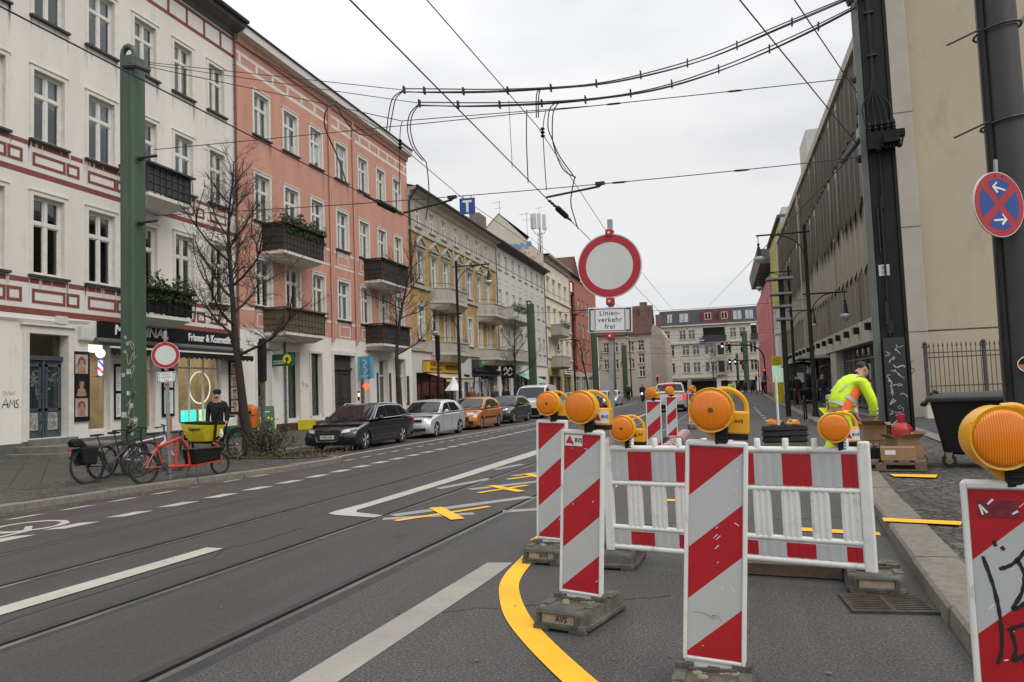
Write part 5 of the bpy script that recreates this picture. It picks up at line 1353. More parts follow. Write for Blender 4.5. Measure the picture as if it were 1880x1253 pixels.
def lens_part(core):
 if core in LENS:return LENS[core]
 mb=MB(); n=32
 rings=[]
 for k,(r,y) in enumerate([(.1,-.062),(.098,-.066),(.085,-.071),(.06,-.076),(.032,-.079),(.012,-.080)]):
  rings.append([(r*math.cos(2*PI*j/n),y,r*math.sin(2*PI*j/n)) for j in range(n)])
 mb.loft(rings,True,True)
 if core:
  for k in range(3):
   r=.014-.004*k; mb.m=1
   mb.poly([(r*(1+.2*math.sin(j*3+k))*math.cos(2*PI*j/10),-.0805-.0006*k,r*(1+.2*math.sin(j*3))*math.sin(2*PI*j/10)) for j in range(10)])
 LENS[core]=mb.mesh('lens',[D['lens'],D['lenscore']],50)
 return LENS[core]
def warning_lamp(label,loc,rz,mark='black',core=True,ry=0,scale=.95,group='amber warning lamps on the barriers',turn=0):
 """Origin where the clamp sits on the board's top edge."""
 t=thing('warning_lamp',label,'warning lamp',loc,0,group,rot=(0,ry,rz))
 t.scale=(scale,)*3
 q=Matrix.Translation((-.05,0,.155))@Matrix.Rotation(turn,4,'Z')
 mb=MB(); mb.M=q
 mb.lathe([(.102,-.058),(.112,-.062),(.114,-.05),(.114,.02),(.105,.05),(.07,.075),(.02,.085)],ax='y',n=32)
 mb.M=None
 mb.prism([(-.125,.08),(.005,.075),(-.005,-.0),(-.035,-.0)],.0,.05,'y')
 h=MB()
 pts=smooth_pts([(-.02,.02,.262),(.035,.03,.262),(.085,.045,.235),(.115,.06,.19),(.122,.065,.13)],5)
 h.tube(pts,.0075,8,sq=(1,1.6))
 mb.build('lamp_housing',D['lamp_yellow'],t,40)
 h.build('carry_handle',D['lamp_yellow'],t,60)
 ln=link('lens',lens_part(core),t); ln.matrix_local=q
 if mark in ('board','barrier','black','red'):
  pass
 b=MB(); b.box(.022,.132,.02,.11,.035,.15); bb=b.build('battery_box',D['lamp_yellow'],t,bevel=.01)
 b=MB(); b.box(.026,.128,.022,.108,.005,.036); b.build('box_base',D['black'],t,bevel=.004)
 b=MB(); b.box(-.03,.032,-.025,.035,-.02,.075);
 for k in range(4):b.box(-.026,.028,-.03,-.025,-.012+.022*k,-.002+.022*k)
 b.box(-.01,.012,-.03,.03,.075,.085); b.build('clamp',D['black'],t,bevel=.003)
 s=MB()
 for a in (.6,2.6,4.0,5.4):s.lathe([(.006,0),(.006,.004)],(-.05+.105*math.cos(a),-.064,.155+.105*math.sin(a)),6,'y')
 s.build('housing_screws',D['steel'],t)
 if mark=='red':
  l=MB(); l.box(.024,.130,.016,.0195,.05,.135); lb=l.build('label_plate',D['sheetwhite'],bb)
  l=MB(); l.prism([(.032,.07),(.075,.07),(.052,.122)],.0135,.0158,'y'); l.build('triangle_emblem',D['signred'],bb)
  l=MB(); l.prism([(.05,.078),(.078,.064),(.07,.064)],.013,.0134,'y'); l.build('triangle_shadow',D['ink'],bb)
  text('lettering','BVS',.032,D['ink'],bb,(.104,.0155,.092),0,bold=True,ext=.0006)
 elif mark:
  text('lettering','AVS' if mark=='avs' else 'BVS',.026,D['ink'],bb,(.082 if mark=='avs' else .1,.0195,.1),0,bold=True,ext=.0006)
  if mark!='avs':
   l=MB(); l.prism([(.034,.085),(.07,.085),(.05,.12)],.0185,.0198,'y'); l.build('triangle_emblem',D['ink'],bb)
 return t
def base_mb(mb,w=.42,d=.72,h=.125):
 """Recycled rubber base block with stepped, notched outline and handle slots."""
 def ring(k,z,kk=None):
  x,y=w/2*k,d/2*(kk or k); c=.05
  return [(-x+c,-y,z),(x-c,-y,z),(x,-y+c,z),(x,y-c,z),(x-c,y,z),(-x+c,y,z),(-x,y-c,z),(-x,-y+c,z)]
 mb.loft([ring(1.0,0.012),ring(1.03,.025),ring(1.03,.045),ring(1.0,.05),ring(.97,h*.86,.975),ring(.93,h,.95)],True,True)
 for sx in (-1,1):
  mb.box(sx*w*.40-.035,sx*w*.40+.035,-d*.32,-d*.12,h*.55,h+.012); mb.box(sx*w*.40-.035,sx*w*.40+.035,d*.12,d*.32,h*.55,h+.012)
  mb.box(sx*w*.36-.05,sx*w*.36+.05,-.035,.035,h*.8,h+.03)
  for sy in (-1,1):mb.box(sx*w*.33-.06,sx*w*.33+.06,sy*d*.46-.04,sy*d*.46+.04,0,.035)
 mb.box(-w*.3,w*.3,-.07,-.045,h*.9,h+.018); mb.box(-w*.3,w*.3,.045,.07,h*.9,h+.018)
def base_part(parent,pale=True,loc=(0,0,0),rz=0,m='recycled',letters=True):
 mb=MB(); base_mb(mb); o=mb.build('base_block',D[m],parent,bevel=.008,loc=loc,rot=(0,0,rz)); o.scale=(.88,.86,1)
 if pale:
  p=MB(); p.add([(-.13,-.365,.052),(.12,-.365,.052),(.12,-.356,.104),(-.13,-.356,.104)],[(0,1,2,3)]); p.build('end_label',D['sandstone'],o)
  p=MB(); p.box(-.15,.14,-.374,-.35,.038,.05); p.box(-.15,.14,-.366,-.345,.105,.115); p.box(-.165,-.145,-.372,-.345,.04,.11); p.box(.13,.15,-.372,-.345,.04,.11); p.build('label_rim',D[m],o)
  if letters:q=text('lettering','AVS',.052,D['ink'],o,(.02,-.3625,.078),0,bold=True,ext=.0006); q.rotation_euler=(R(-10),0,0)
 p=MB()
 random.seed(4)
 for i in range(26):
  x,y=random.gauss(0,.07),random.gauss(.0,.07); r=random.uniform(.012,.04)
  p.ball((x,y,.118),r,6,sc=(1,1,.5))
 if letters:tag(p.build('dried_mortar',D['sandstone'],o),kind='stuff')
 return o
def beacon(label,loc,rz,ry=0,logo=False,group='red and white striped guide beacons',base=True,rev=False,base_rz=0):
 t=thing('guide_beacon',label,'guide beacon',loc,0,group,rot=(0,0,rz))
 M_=Matrix.Translation((0,0,.055))@Matrix.Rotation(ry,4,'Y')
 w,z0,z1=.147,.085,1.155
 f=MB(); f.M=M_
 c=.012
 outl=[(-w,z0+.04),(-w,z1-c),(-w+c,z1),(w-c,z1),(w,z1-c),(w,z0+.04),(w-c,z0),(.04,.03),(-.04,.03),(-w+c,z0)]
 f.prism(outl,-.012,.022,'y')
 fo=f.build('frame',D['white_plastic'],t,bevel=.006)
 f=MB(); f.M=M_
 f.box(-w+.003,-w+.020,-.024,-.012,z0+.02,z1-.006); f.box(w-.020,w-.003,-.024,-.012,z0+.02,z1-.006); f.box(-w+.02,w-.02,-.024,-.012,z1-.026,z1-.006); f.box(-w+.02,w-.02,-.022,-.012,z0+.02,z0+.034); f.build('frame_rim',D['white_plastic'],t,bevel=.004)
 f=MB(); f.M=M_
 for z in (.052,.076):f.box(-.028,.028,-.014,-.0125,z-.006,z+.008)
 f.build('vent_slots',D['greyplinth'],fo)
 a,top,bot=.125,1.125,.122
 s=MB(); s.M=M_
  # parallel diagonal bands, clipped to the sheet; the bands rise to the right
 Lb=[(-.24-.0-.2475*k,-.02-.2475*k) for k in range(-1,6)]
 def cl(za,zb):
  return max(za,bot),max(zb,bot)
 for k in range(len(Lb)-1):
  (l0,r0),(l1,r1)=Lb[k],Lb[k+1]
  P_=[(-a,top+l0),(a,top+r0),(a,top+r1),(-a,top+l1)]
  for lim,keep in ((top,-1),(bot,1)):
   q=[]
   for i in range(len(P_)):
    p,n_=P_[i],P_[(i+1)%len(P_)]
    ip,inn=(p[1]-lim)*keep>=-1e-9,(n_[1]-lim)*keep>=-1e-9
    if ip:q.append(p)
    if ip!=inn:
     u=(lim-p[1])/(n_[1]-p[1]); q.append((lerp(p[0],n_[0],u),lim))
   P_=q
   if len(P_)<3:break
  if len(P_)<3:continue
  s.poly([((-x if rev else x),-.0135,z) for x,z in P_],k%2)
 s.build('striped_sheet',[D['red_sheet'],D['white_sheet']],t)
 if logo:
  l=MB(); l.M=M_; l.box(-.122,.0,-.0148,-.0138,1.05,1.122); lo_=l.build('logo_label',D['sheetwhite'],t)
  l=MB(); l.M=M_; l.prism([(-.117,1.065),(-.058,1.065),(-.088,1.117)],-.0162,-.0152,'y'); l.build('triangle_emblem',D['signred'],lo_)
  l=MB(); l.M=M_; l.prism([(-.088,1.076),(-.052,1.056),(-.064,1.056)],-.0168,-.0163,'y'); l.build('triangle_shadow',D['ink'],lo_)
  q=text('lettering','BVS',.040,D['ink'],lo_,tuple(M_@Vector((-.027,-.0158,1.085))),0,bold=True,ext=.0006,sx=.8); q.rotation_euler=(0,ry,0)
 if base:base_part(t,rz=base_rz)
 return t
def scuffs(t,ry,seed,n=14):
 random.seed(seed); mb=MB(); mb.M=Matrix.Translation((0,0,.055))@Matrix.Rotation(ry,4,'Y')
 for i in range(n):
  x,z=random.uniform(-.11,.11),random.uniform(.15,1.1); l=random.uniform(.004,.03); a=random.choice((.75,.8,random.random()*3))
  stroke(mb,[(x,z),(x+l*math.cos(a),z+l*math.sin(a))],random.uniform(.0015,.005),lambda q:(q.x,-.0142,q.y))
 mb.build('scuff_marks',D['sheetwhite'],t)
Z0=0
b1=beacon('large striped beacon standing in front of the white barrier, the frontmost whole one',(-.111,3.88,-.008),R(-5),R(3.6),base_rz=R(3)); scuffs(b1,R(3.6),2)
# a pencil scribble and scratches on it
mb=MB(); mb.M=Matrix.Translation((0,0,.055))@Matrix.Rotation(R(3.6),4,'Y'); stroke(mb,[(-.1,.33),(-.05,.328),(-.02,.318),(.0,.322),(.01,.31)],.002,lambda q:(q.x,-.0143,q.y)); stroke(mb,smooth_pts([(-.03,.315),(.0,.305),(-.01,.325),(.02,.32),(.03,.30)],3),.002,lambda q:(q.x,-.0144,q.y)); mb.build('pen_scribble',D['greyplinth'],b1)
b2=beacon('striped beacon with triangle sticker at its top, on a dirty lettered base',(-.95,4.98,0),R(-12),R(3.4),logo=True,base_rz=R(-4)); scuffs(b2,R(3.4),3,10)
b3=beacon('striped beacon half hidden behind the one with the triangle sticker',(-1.52,6.75,0),R(-10),R(2.2),base_rz=R(5)); scuffs(b3,R(2.2),5,8)
b4=beacon('graffitied striped beacon cut off by the picture edge near the wheeled bin',(.92,2.97,-.1),R(-14),0,base=False); scuffs(b4,0,6,16)
mb=MB(); Pz=lambda q:(q.x,-.0146,q.y+.055); k_=.0125
for s_ in ([(-.095,.9),(-.07,.8),(-.058,.7),(-.06,.6),(-.075,.545)],[(-.05,.86),(-.01,.88),(.03,.93),(.06,1.0),(.075,1.08)],[(.0,.9),(.02,.85),(.01,.79),(-.02,.73),(.02,.76),(.07,.83)],[(-.04,.66),(.02,.69),(.1,.74)],[(-.03,.66),(-.02,.6),(-.03,.56),(.02,.6)],[(.0,.57),(.03,.5),(.08,.44)],[(-.02,.42),(.0,.34),(.05,.28)],[(-.06,.955),(-.055,.935)],[(-.04,.935),(-.03,.925)]):stroke(mb,smooth_pts(s_,5),k_,Pz)
mb.build('black_graffiti',D['ink'],b4)
mb=MB(); mb.box(-.1,.02,-.0146,-.0141,1.085,1.145); mb.build('peeled_patch',mat('dark peeled red',(.16,.012,.02),.6,var=.4,vs=40),b4)
mb=MB()
for (x,z,l,a) in ((-.09,1.07,.03,-.9),(-.07,1.075,.025,.8),(-.085,1.04,.035,1.8),(.0,1.045,.02,.6)):stroke(mb,[(x,z),(x+l*math.cos(a),z+l*math.sin(a))],.008,lambda q:(q.x,-.0152,q.y+.055))
mb.build('scratch_marks',D['sheetwhite'],b4)
mb=MB(); base_mb(mb); mb.build('base_block',D['recycled'],b4,bevel=.008,loc=(0,0,.1))
bA=beacon('striped beacon on the road just behind the barrier, amber lamp turned left',(-1.32,15.2,0),R(2),R(1))
bB=beacon('narrow looking striped beacon between the white car and the red and white kerb',(-1.32,20.6,0),R(20),R(1))
bC=beacon('striped beacon almost hidden by the big amber lamp, farthest of the row',(-1.0,27,0),R(5),R(1))
def top_of(b,ry,x=.01,z=1.21):
 p=Matrix.Rotation(b.rotation_euler.z,3,'Z')@(Matrix.Rotation(ry,3,'Y')@Vector((x,0,z)))
 return Vector(b.location)+p
warning_lamp('large amber lamp with black letters on the frontmost whole beacon',top_of(b1,R(3.6),.02),R(-4),'avs',True,R(3.6))
warning_lamp('amber lamp with red triangle label on the beacon with the triangle sticker',top_of(b2,R(3.4),.04),R(-10),'red',False,R(3))
warning_lamp('amber lamp overlapped by the lamp with the triangle label',top_of(b3,R(2.2),.02),R(-8),None,True,R(2))
warning_lamp('very large amber lamp with pale worn rim on the graffitied beacon',top_of(b4,0,.015),R(2),None,False,0,turn=R(5))
warning_lamp('small amber lamp on the beacon behind the barrier, red car light beside it',top_of(bA,R(1),.0),R(0),'black',True)
warning_lamp('small dark amber lamp in front of the white car',top_of(bB,R(1),.0),R(30),None,False)
warning_lamp('tiny amber lamp peeping out beside the lamp of the frontmost beacon',top_of(bC,R(1),.0),R(5),None,False)
# barrier
BZ=R(-17.6)
bar=thing('barrier_fence','white plastic barrier fence with red and white reflective boards across the lane','barrier',(-.01,6.24,0),BZ)
xl,xr=-1.04,1.04
mb=MB(); mb.box(xr-.078,xr,-.03,.03,.11,1.03); mb.build('post',D['white_plastic'],bar,bevel=.012); mb=MB(); mb.box(xl,xl+.078,-.03,.03,.11,1.03); mb.build('post',D['white_plastic'],bar,bevel=.012)
mb=MB()
for (z,h_) in ((.965,.045),(.677,.038),(.313,.038),(.152,.045)):mb.tube([(xl+.05,0,z),(xr-.05,0,z)],h_/2+.004,8)
mb.build('crossbar',D['white_plastic'],bar,50)
mb=MB(); x=xr-.16
while x>xl:mb.lathe([(.024,.98),(.024,1.045),(.02,1.052)],(x,0,0),8); x-=.2075
mb.build('stacking_stud',D['white_plastic'],bar,50)
for (za,zb,nm) in ((.694,.95,'upper_board'),(.172,.297,'lower_board')):
 mb=MB(); mb.box(xl+.07,xr-.07,-.012,.012,za,zb); bd=mb.build(nm,D['white_plastic'],bar)
 mb=MB(); x1=xr-.085; x0=x1-.105; k=0
 while x1>xl+.09:
  x0=max(x0,xl+.085); n_=max(1,round((x1-x0)/.069))
  for j in range(n_):
   a,b=lerp(x0,x1,j/n_),lerp(x0,x1,(j+1)/n_); m_=.0004
   mb.add([(a+m_,-.0145,za+.01),(b-m_,-.0145,za+.01),(b-m_,-.0145,zb-.01),(a+m_,-.0145,zb-.01),((a+b)/2,-.0185,za+.01),((a+b)/2,-.0185,zb-.01)],[(0,4,5,3),(4,1,2,5)],k%2)
  x1=x0; x0=x1-.2075; k+=1
 mb.build('reflective_sheet',[D['red_sheet'],D['white_sheet']],bd)
mb=MB(); x=xr-.145
while x>xl+.1:
 a,b=x-.064,x+.064
 mb.prism([(a,-.014),(a+.02,-.02),(a+.045,-.012),(a+.064,-.02),(b-.045,-.012),(b-.02,-.02),(b,-.014),(b,.014),(a,.014)],.32,.67,'z'); x-=.2075
mb.build('fence_slat',D['white_plastic'],bar)
base_part(bar,True,(.985,.14,0),R(13),letters=False); base_part(bar,False,(-.98,.1,0),R(14),letters=False)
rm=Matrix.Rotation(BZ,3,'Z')
def onbar(x,z=.985):return Vector((-.01,6.24,0))+rm@Vector((x,0,z))
warning_lamp('amber lamp with black triangle mark on the left part of the white barrier',onbar(-.80),R(-8),'black',True,R(2))
warning_lamp('amber lamp with triangle label on the white barrier in front of the worker',onbar(.86),R(-2),'red',False,R(-1))
t=thing('wooden_plank','dark weathered plank lying under the barrier','plank',(.3,6.32,.005),R(-9)); mb=MB(); mb.box(-.45,.5,-.07,.07,0,.09); mb.build('plank_body',D['wood'],t,bevel=.006); mb=MB(); mb.box(-.46,-.2,-.09,.09,.09,.12); mb.build('plank_offcut',D['cardboard'],t)
# red and white kerb blocks along the lane edge
for i in range(9):
 y=13.6+1.25*i
 t=thing('guide_kerb','low red and white striped rubber kerb block on the lane edge','guide kerb',(-1.42+.03*i,y,0),R(-2),'red and white kerb blocks along the lane edge')
 if i==0:
  mb=MB(); mb.prism([(-.16,0),(.16,0),(.14,.06),(.07,.13),(-.07,.13),(-.14,.06)],-.6,.6,'y'); k0=mb.build('rubber_block',D['recycled_dark'],t)
  for j in range(8):
   pass
  s=MB()
  for j in range(4):
   a,b=-.6+.3*j,-.6+.3*(j+1)
   for (p,q) in (((-.165,.005),(-.145,.062)),((-.145,.062),(-.072,.134)),((-.072,.134),(.072,.134)),((.072,.134),(.145,.062)),((.145,.062),(.165,.005))):s.add([(p[0],a,p[1]),(p[0],b,p[1]),(q[0],b,q[1]),(q[0],a,q[1])],[(0,1,2,3)],j%2)
  s.poly([(-.165,-.602,.003),(.165,-.602,.003),(.145,-.602,.062),(.072,-.602,.134),(-.072,-.602,.134),(-.145,-.602,.062)],0)
  k1=s.build('stripes',[D['red_sheet'],D['white_sheet']],t)
 else:
  link('rubber_block',k0.data,t); link('stripes',k1.data,t)
# stack of bases with a white post; heap of lamps behind it
t=thing('base_stack','stack of black rubber sign bases with a thin white post','sign bases',(1.32,18.6,0),R(88))
for i in range(3):
 mb=MB(); mb.M=Matrix.Translation((0,0,.12+.125*i))@Matrix.Rotation(.05*i,4,'Z'); base_mb(mb,.46,.96,.12); mb.build('base_block',D['recycled_dark'],t)
mb=MB(); mb.box(-.25,.25,-.45,.45,.0,.11); mb.build('pallet_foot',D['wood'],t)
mb=MB(); mb.tube([(0,.12,.4),(0,.12,1.55)],.028,8); mb.lathe([(.02,1.55),(.022,1.6),(.012,1.63)],(0,.12,0),8); mb.build('white_post',D['white_plastic'],t,50)
for i,(x,y,rz,ry) in enumerate(((1.15,22.6,.3,1.2),(1.55,22.9,-.5,-1.3),(1.8,22.5,.9,1.4),(1.98,22.9,.2,-1.2))):
 warning_lamp(['yellow warning lamp lying loose left of the white post','yellow warning lamp lying right behind the white post','yellow warning lamp in the middle of the loose heap','yellow warning lamp at the right end of the loose heap'][i],(x,y,.22),rz,None,False,ry,1.1,'loose yellow lamps on the road')

# ---------------------------------------------------------------- traffic signs
def disc(mb,r,c,y,n=40,m=None,r0=0):
 if not r0:mb.poly([(c[0]+r*math.cos(2*PI*k/n),y,c[1]+r*math.sin(2*PI*k/n)) for k in range(n)],m)
 else:
  A=[(c[0]+r*math.cos(2*PI*k/n),y,c[1]+r*math.sin(2*PI*k/n)) for k in range(n)]+[(c[0]+r0*math.cos(2*PI*k/n),y,c[1]+r0*math.sin(2*PI*k/n)) for k in range(n)]
  mb.add(A,[(k,(k+1)%n,n+(k+1)%n,n+k) for k in range(n)],m)
def noentry(label,loc,rz,ry,r,zc,H,grp,square=True,small=False):
 t=thing('round_sign',label,'traffic sign',loc,0,grp,rot=(0,ry,rz))
 s=r/.3
 mb=MB()
 if square:mb.box(-.022,.022,-.0,.044,0,H)
 else:mb.lathe([(.035,0),(.035,H)],(0,.03,0),10)
 mb.build('post',D['steel'],t,bevel=.004)
 mb=MB(); mb.lathe([(r,-.028),(r,-.012)],(0,0,zc),40,'y'); dk=mb.build('sign_disc',D['signwhite'],t,40)
 mb=MB(); disc(mb,r*.965,(0,zc),-.0295,40,None,r*.735); mb.build('red_ring',D['signred'],dk)
 zp=zc-r-.20*s
 mb=MB(); pw,ph=.205*s,.118*s
 mb.box(-pw,pw,-.026,-.012,zp-ph,zp+ph); pp=mb.build('supplementary_plate',D['signwhite'],t,bevel=.02*s)
 mb=MB(); b=.012*s; w,h=pw-.012*s,ph-.012*s
 for q in ((-w,w,zp+h-b,zp+h),(-w,w,zp-h,zp-h+b),(-w,-w+b,zp-h+b,zp+h-b),(w-b,w,zp-h+b,zp+h-b)):mb.box(q[0],q[1],-.028,-.0262,q[2],q[3])
 mb.build('plate_border',D['ink'],pp)
 mb=MB(); w,h=.146*s,.113*s; mb.box(-w,w,-.0305,-.0285,zp-h,zp+h); mb.build('paper_sheet',D['sheetwhite'],pp)
 mb=MB(); b=.006*s; w,h=.141*s,.104*s
 for q in ((-w,w,zp+h-b,zp+h),(-w,w,zp-h,zp-h+b),(-w,-w+b,zp-h+b,zp+h-b),(w-b,w,zp-h+b,zp+h-b)):mb.box(q[0],q[1],-.032,-.0307,q[2],q[3])
 mb.build('paper_border',D['ink'],pp)
 for k,line in enumerate(('Linien-','verkehr','frei')):text('lettering',line,.066*s,D['ink'],pp,(0,-.0312,zp+.062*s-.062*s*k),0,ext=.0008,sp=1.08)
 mb=MB(); q=.034*s
 for z in (zc+r+.005,zc-r-.03*s,zp-ph-.03*s):mb.box(-q,q,-.04,.05,z-q,z+q)
 cl=mb.build('red_clamp',D['signred'],t,bevel=.006)
 mb=MB()
 for z in (zc+r+.005,zc-r-.03*s,zp-ph-.03*s):mb.lathe([(.012*s,-.05),(.012*s,-.04)],(0,0,z),8,'y')
 mb.build('clamp_bolt',D['chrome'],t)
 return t
noentry('large round white sign with red ring and paper reading Linienverkehr frei behind the barrier',(-1.03,7.06,0),R(-3),R(2.0),.3,2.6,3.04,'no entry signs with paper supplements')
noentry('smaller round white sign with red ring on a grey post among the parked bicycles',pv(-9.78,12.0),R(32),R(-1.5),.255,2.38,2.85,'no entry signs with paper supplements',False)
t=thing('no_stopping_sign','round no stopping sign with red cross and two white arrows on the dark mast','traffic sign',(2.5,7.8,3.0),0,rot=(0,R(3),R(33)))
mb=MB(); mb.lathe([(.3,-.012),(.3,.004)],(0,0,0),40,'y'); dk=mb.build('sign_disc',D['signwhite'],t,40)
mb=MB(); disc(mb,.292,(0,0),-.0135,40); mb.build('red_face',D['signred'],t)
mb=MB()
for k in range(4):  # four blue sectors between the cross bars
 a=k*PI/2
 m_=Matrix.Rotation(-a,3,'Y')
 pts=[]
 for j in range(9):
  th=lerp(PI/4+.17,3*PI/4-.17,j/8); pts.append(m_@Vector((.235*math.cos(th),-.0148,.235*math.sin(th))))
 pts.append(m_@Vector((0,-.0148,.045)))
 mb.poly(pts)
mb.build('blue_fields',D['signblue'],t)
mb=MB()
for (cz,dr) in ((.145,-1),(-.145,1)):
 a0,a1=(-.075*dr,cz-.008),(.075*dr,cz+.012)
 stroke(mb,[a0,a1],.022,lambda q:(q.x,-.0162,q.y)); stroke(mb,[(a1[0]-dr*.05,a1[1]+.045),a1,(a1[0]-dr*.055,a1[1]-.05)],.022,lambda q:(q.x,-.0166,q.y))
mb.build('white_arrow',D['whiteletter'],t)
mb=MB(); mb.box(-.02,.02,.004,.06,-.2,.2); mb.box(-.015,.015,-.0,.02,.3,.42); mb.build('sign_bracket',D['steel'],t)
mb=MB()
for x in (-.04,.05):mb.lathe([(.01,-.02),(.01,-.0136)],(x,0,.262),6,'y')
mb.build('bolt',D['greyplinth'],t)

# ---------------------------------------------------------------- masts
def rrect(w,d,r,z,n=4):
 o=[]
 for (cx,cy,a0) in ((w-r,d-r,0),(-w+r,d-r,PI/2),(-w+r,-d+r,PI),(w-r,-d+r,1.5*PI)):
  for k in range(n+1):
   a=a0+k*PI/2/n; o.append((cx+r*math.cos(a),cy+r*math.sin(a),z))
 return o
def green_mast(label,loc,H,w=.165,d=.19,rz=0,grp='dark green tram masts'):
 t=thing('tram_mast',label,'mast',loc,rz,grp)
 mb=MB(); mb.loft([rrect(w,d,.03,0),rrect(w,d,.03,H-.45),rrect(w*.98,d*.98,.03,H-.25)]); mb.build('mast_body',D['mast_green'],t,50)
 mb=MB(); x=-w-.045; y=-d*.3
 mb.tube([(x,y,.1),(x,y,H-.2),(x+.02,y,H-.09),(x+.08,y,H-.02),(x+.16,y,H),(x+.24,y,H-.04),(x+.3,y,H-.14),(x+.31,y,H-.4)],[.06,.058,.06,.065,.07,.065,.06,.055],10); mb.build('round_flange',D['mast_green'],t,50)
 mb=MB(); mb.box(w*.3,w*.36,-d-.008,-d,.6,H-.5); mb.build('side_seam',D['mast_green'],t)
 return t
m1=green_mast('thick dark green tram mast with stickers and graffiti standing by the bicycles',(-11.96,13.6,0),9.25)
mb=MB(); random.seed(8)
for i in range(11):
 x=random.uniform(-.12,.2); z=random.uniform(.7,3.0); s_=random.uniform(.025,.06); mb.box(x-s_,x+s_,-.198,-.192,z-s_,z+s_)
mb.build('sticker',[mat('faded sticker',(.4,.42,.4),.6,var=.7,vs=3)],m1)
mb=MB(); Pq=lambda q:(q.x,-.201,q.y)
for i in range(9):
 cx,cz=random.uniform(-.05,.17),random.uniform(.9,2.7); stroke(mb,smooth_pts([(cx+random.gauss(0,.06),cz+random.gauss(0,.1)) for k in range(5)],4),.02,Pq)
mb.build('graffiti',mat('yellowish spray',(.38,.36,.2),.7,var=.5,vs=6),m1)
mb=MB(); mb.tube([(-.05,-.2,8.75),(.3,-.22,8.7),(.52,-.1,8.6)],.06,8); mb.tube([(.1,-.2,8.8),(.35,-.1,8.75)],.04,6)
for z in (6.75,5.35):mb.tube([(.2,0,z),(.25,-.1,z),(.62,-.02,z+.02)],.035,6); mb.ball((.24,-.05,z),.07,8)
mb.build('wire_bracket',D['darkmetal'],m1)
green_mast('slim dark green tram mast beside the van and the cream house',(-13.2,54.6,.0),8.1,.22,.18)
green_mast('dark green tram mast seen left of the sign post far down the street',(-12.3,78,.12),7.6,.26,.2)
green_mast('dark green tram mast seen right of the sign post far down the street',(-12.3,91,.12),8.2,.3,.2)
green_mast('dark green tram mast standing in front of the corner house with arched windows',(-12.3,103,.12),7.3,.28,.2)
green_mast('short green mast before the bare party wall at the side street',(-12.8,131,.12),6.2,.3,.2)
green_mast('dark green mast at the right of the closing corner house',(4.5,146,.12),11,.4,.3)
green_mast('thin pole among the traffic lights at the far crossing',(3.0,147,.12),7,.18,.18)
# dark mast by the worker
m2=thing('tram_mast','massive blackish mast with feeder cables, plate and white graffiti beside the worker','mast',(2.97,15.1,.12),R(-8)); m2.scale=(.83,1,1)
mb=MB()
mb.box(-.21,.27,-.16,.16,0,11); mb.build('mast_body',D['mast_black'],m2,bevel=.015)
mb=MB(); mb.box(-.34,-.21,-.19,.19,0,11); mb.build('left_flange',mat('lighter grey green mast face',(.12,.135,.12),.5,var=.15,vs=3),m2,bevel=.01)
mb=MB(); mb.box(.27,.34,-.19,.19,0,11); mb.build('right_flange',D['mast_black'],m2,bevel=.01)
mb=MB(); mb.box(-.17,.24,-.30,-.16,.55,2.05); cb_=mb.build('switch_cabinet',mat('dark cabinet paint',(.03,.034,.032),.45,var=.3,vs=5),m2,bevel=.01)
mb=MB(); Pq=lambda q:(q.x,-.303,q.y); random.seed(15)
for k in range(15):
 z=1.93-.088*k; x=random.uniform(-.1,.1); P_=[(x,z)]
 for i in range(random.choice((3,4,6))):P_.append((max(-.15,min(.22,P_[-1][0]+random.gauss(0,.075))),P_[-1][1]+random.gauss(-.01,.055)))
 stroke(mb,smooth_pts(P_,5),random.choice((.008,.012,.02)),Pq)
mb.build('white_graffiti',mat('white spray paint',(.5,.52,.52),.7,var=.35,vs=8),cb_)
mb=MB(); mb.box(-.15,.06,-.175,-.165,3.18,3.38); pl_=mb.build('number_plate',D['signwhite'],m2)
text('lettering','301',.07,D['ink'],pl_,(-.045,-.177,3.32),0,ext=.0008); text('lettering','Y52',.07,D['ink'],pl_,(-.045,-.177,3.235),0,ext=.0008)
mb=MB()
for (x,z0,z1) in ((-.02,2.05,4.6),(.02,4.4,5.6),(-.09,3.6,4.4)):mb.tube([(x,-.19,z0),(x,-.19,z1)],.022,6)
mb.box(-.06,.06,-.2,-.16,2.15,2.35); mb.tube([(-.06,-.2,2.3),(-.06,-.2,2.7)],.035,8); mb.build('conduit',D['cable'],m2)
sw=MB(); random.seed(2)
sw.box(-.2,.3,-.36,-.16,5.45,5.75); sw.box(.1,.42,-.5,-.2,5.5,5.68)
for i in range(9):
 x=-.15+.06*i; sw.lathe([(.035,5.75),(.045,5.78),(.03,5.8),(.045,5.83),(.03,5.86),(.04,5.9),(.01,5.98)],(x,-.28+.05*(i%2),0),8)
for i in range(5):sw.tube([(.1+.06*i,-.25,5.5),(.15+.07*i,-.42,5.42),(.2+.07*i,-.4,5.6)],.025,6)
sw.box(.3,.52,-.45,-.3,5.6,5.72); sw.ball((.4,-.4,5.45),.06,8); sw.ball((.0,-.38,5.42),.06,8)
sw.build('switch_gear',D['black'],m2)
mb=MB()
for i in range(6):
 x=-.1+.045*i
 mb.tube(smooth_pts([(-.05+.015*i,-.2,11),(-.04+.015*i,-.2,8.5),(-.03+.012*i,-.2,6.75),(-.25+.1*i,-.25,6.3),(-.24+.11*i,-.26,6.05),(-.2+.1*i,-.26,5.85)],5),.012,5)
for z in (7.2,8.0,8.8):mb.box(-.1,.1,-.22,-.16,z,z+.04)
mb.build('feeder_cable',D['cable'],m2)
mb=MB()
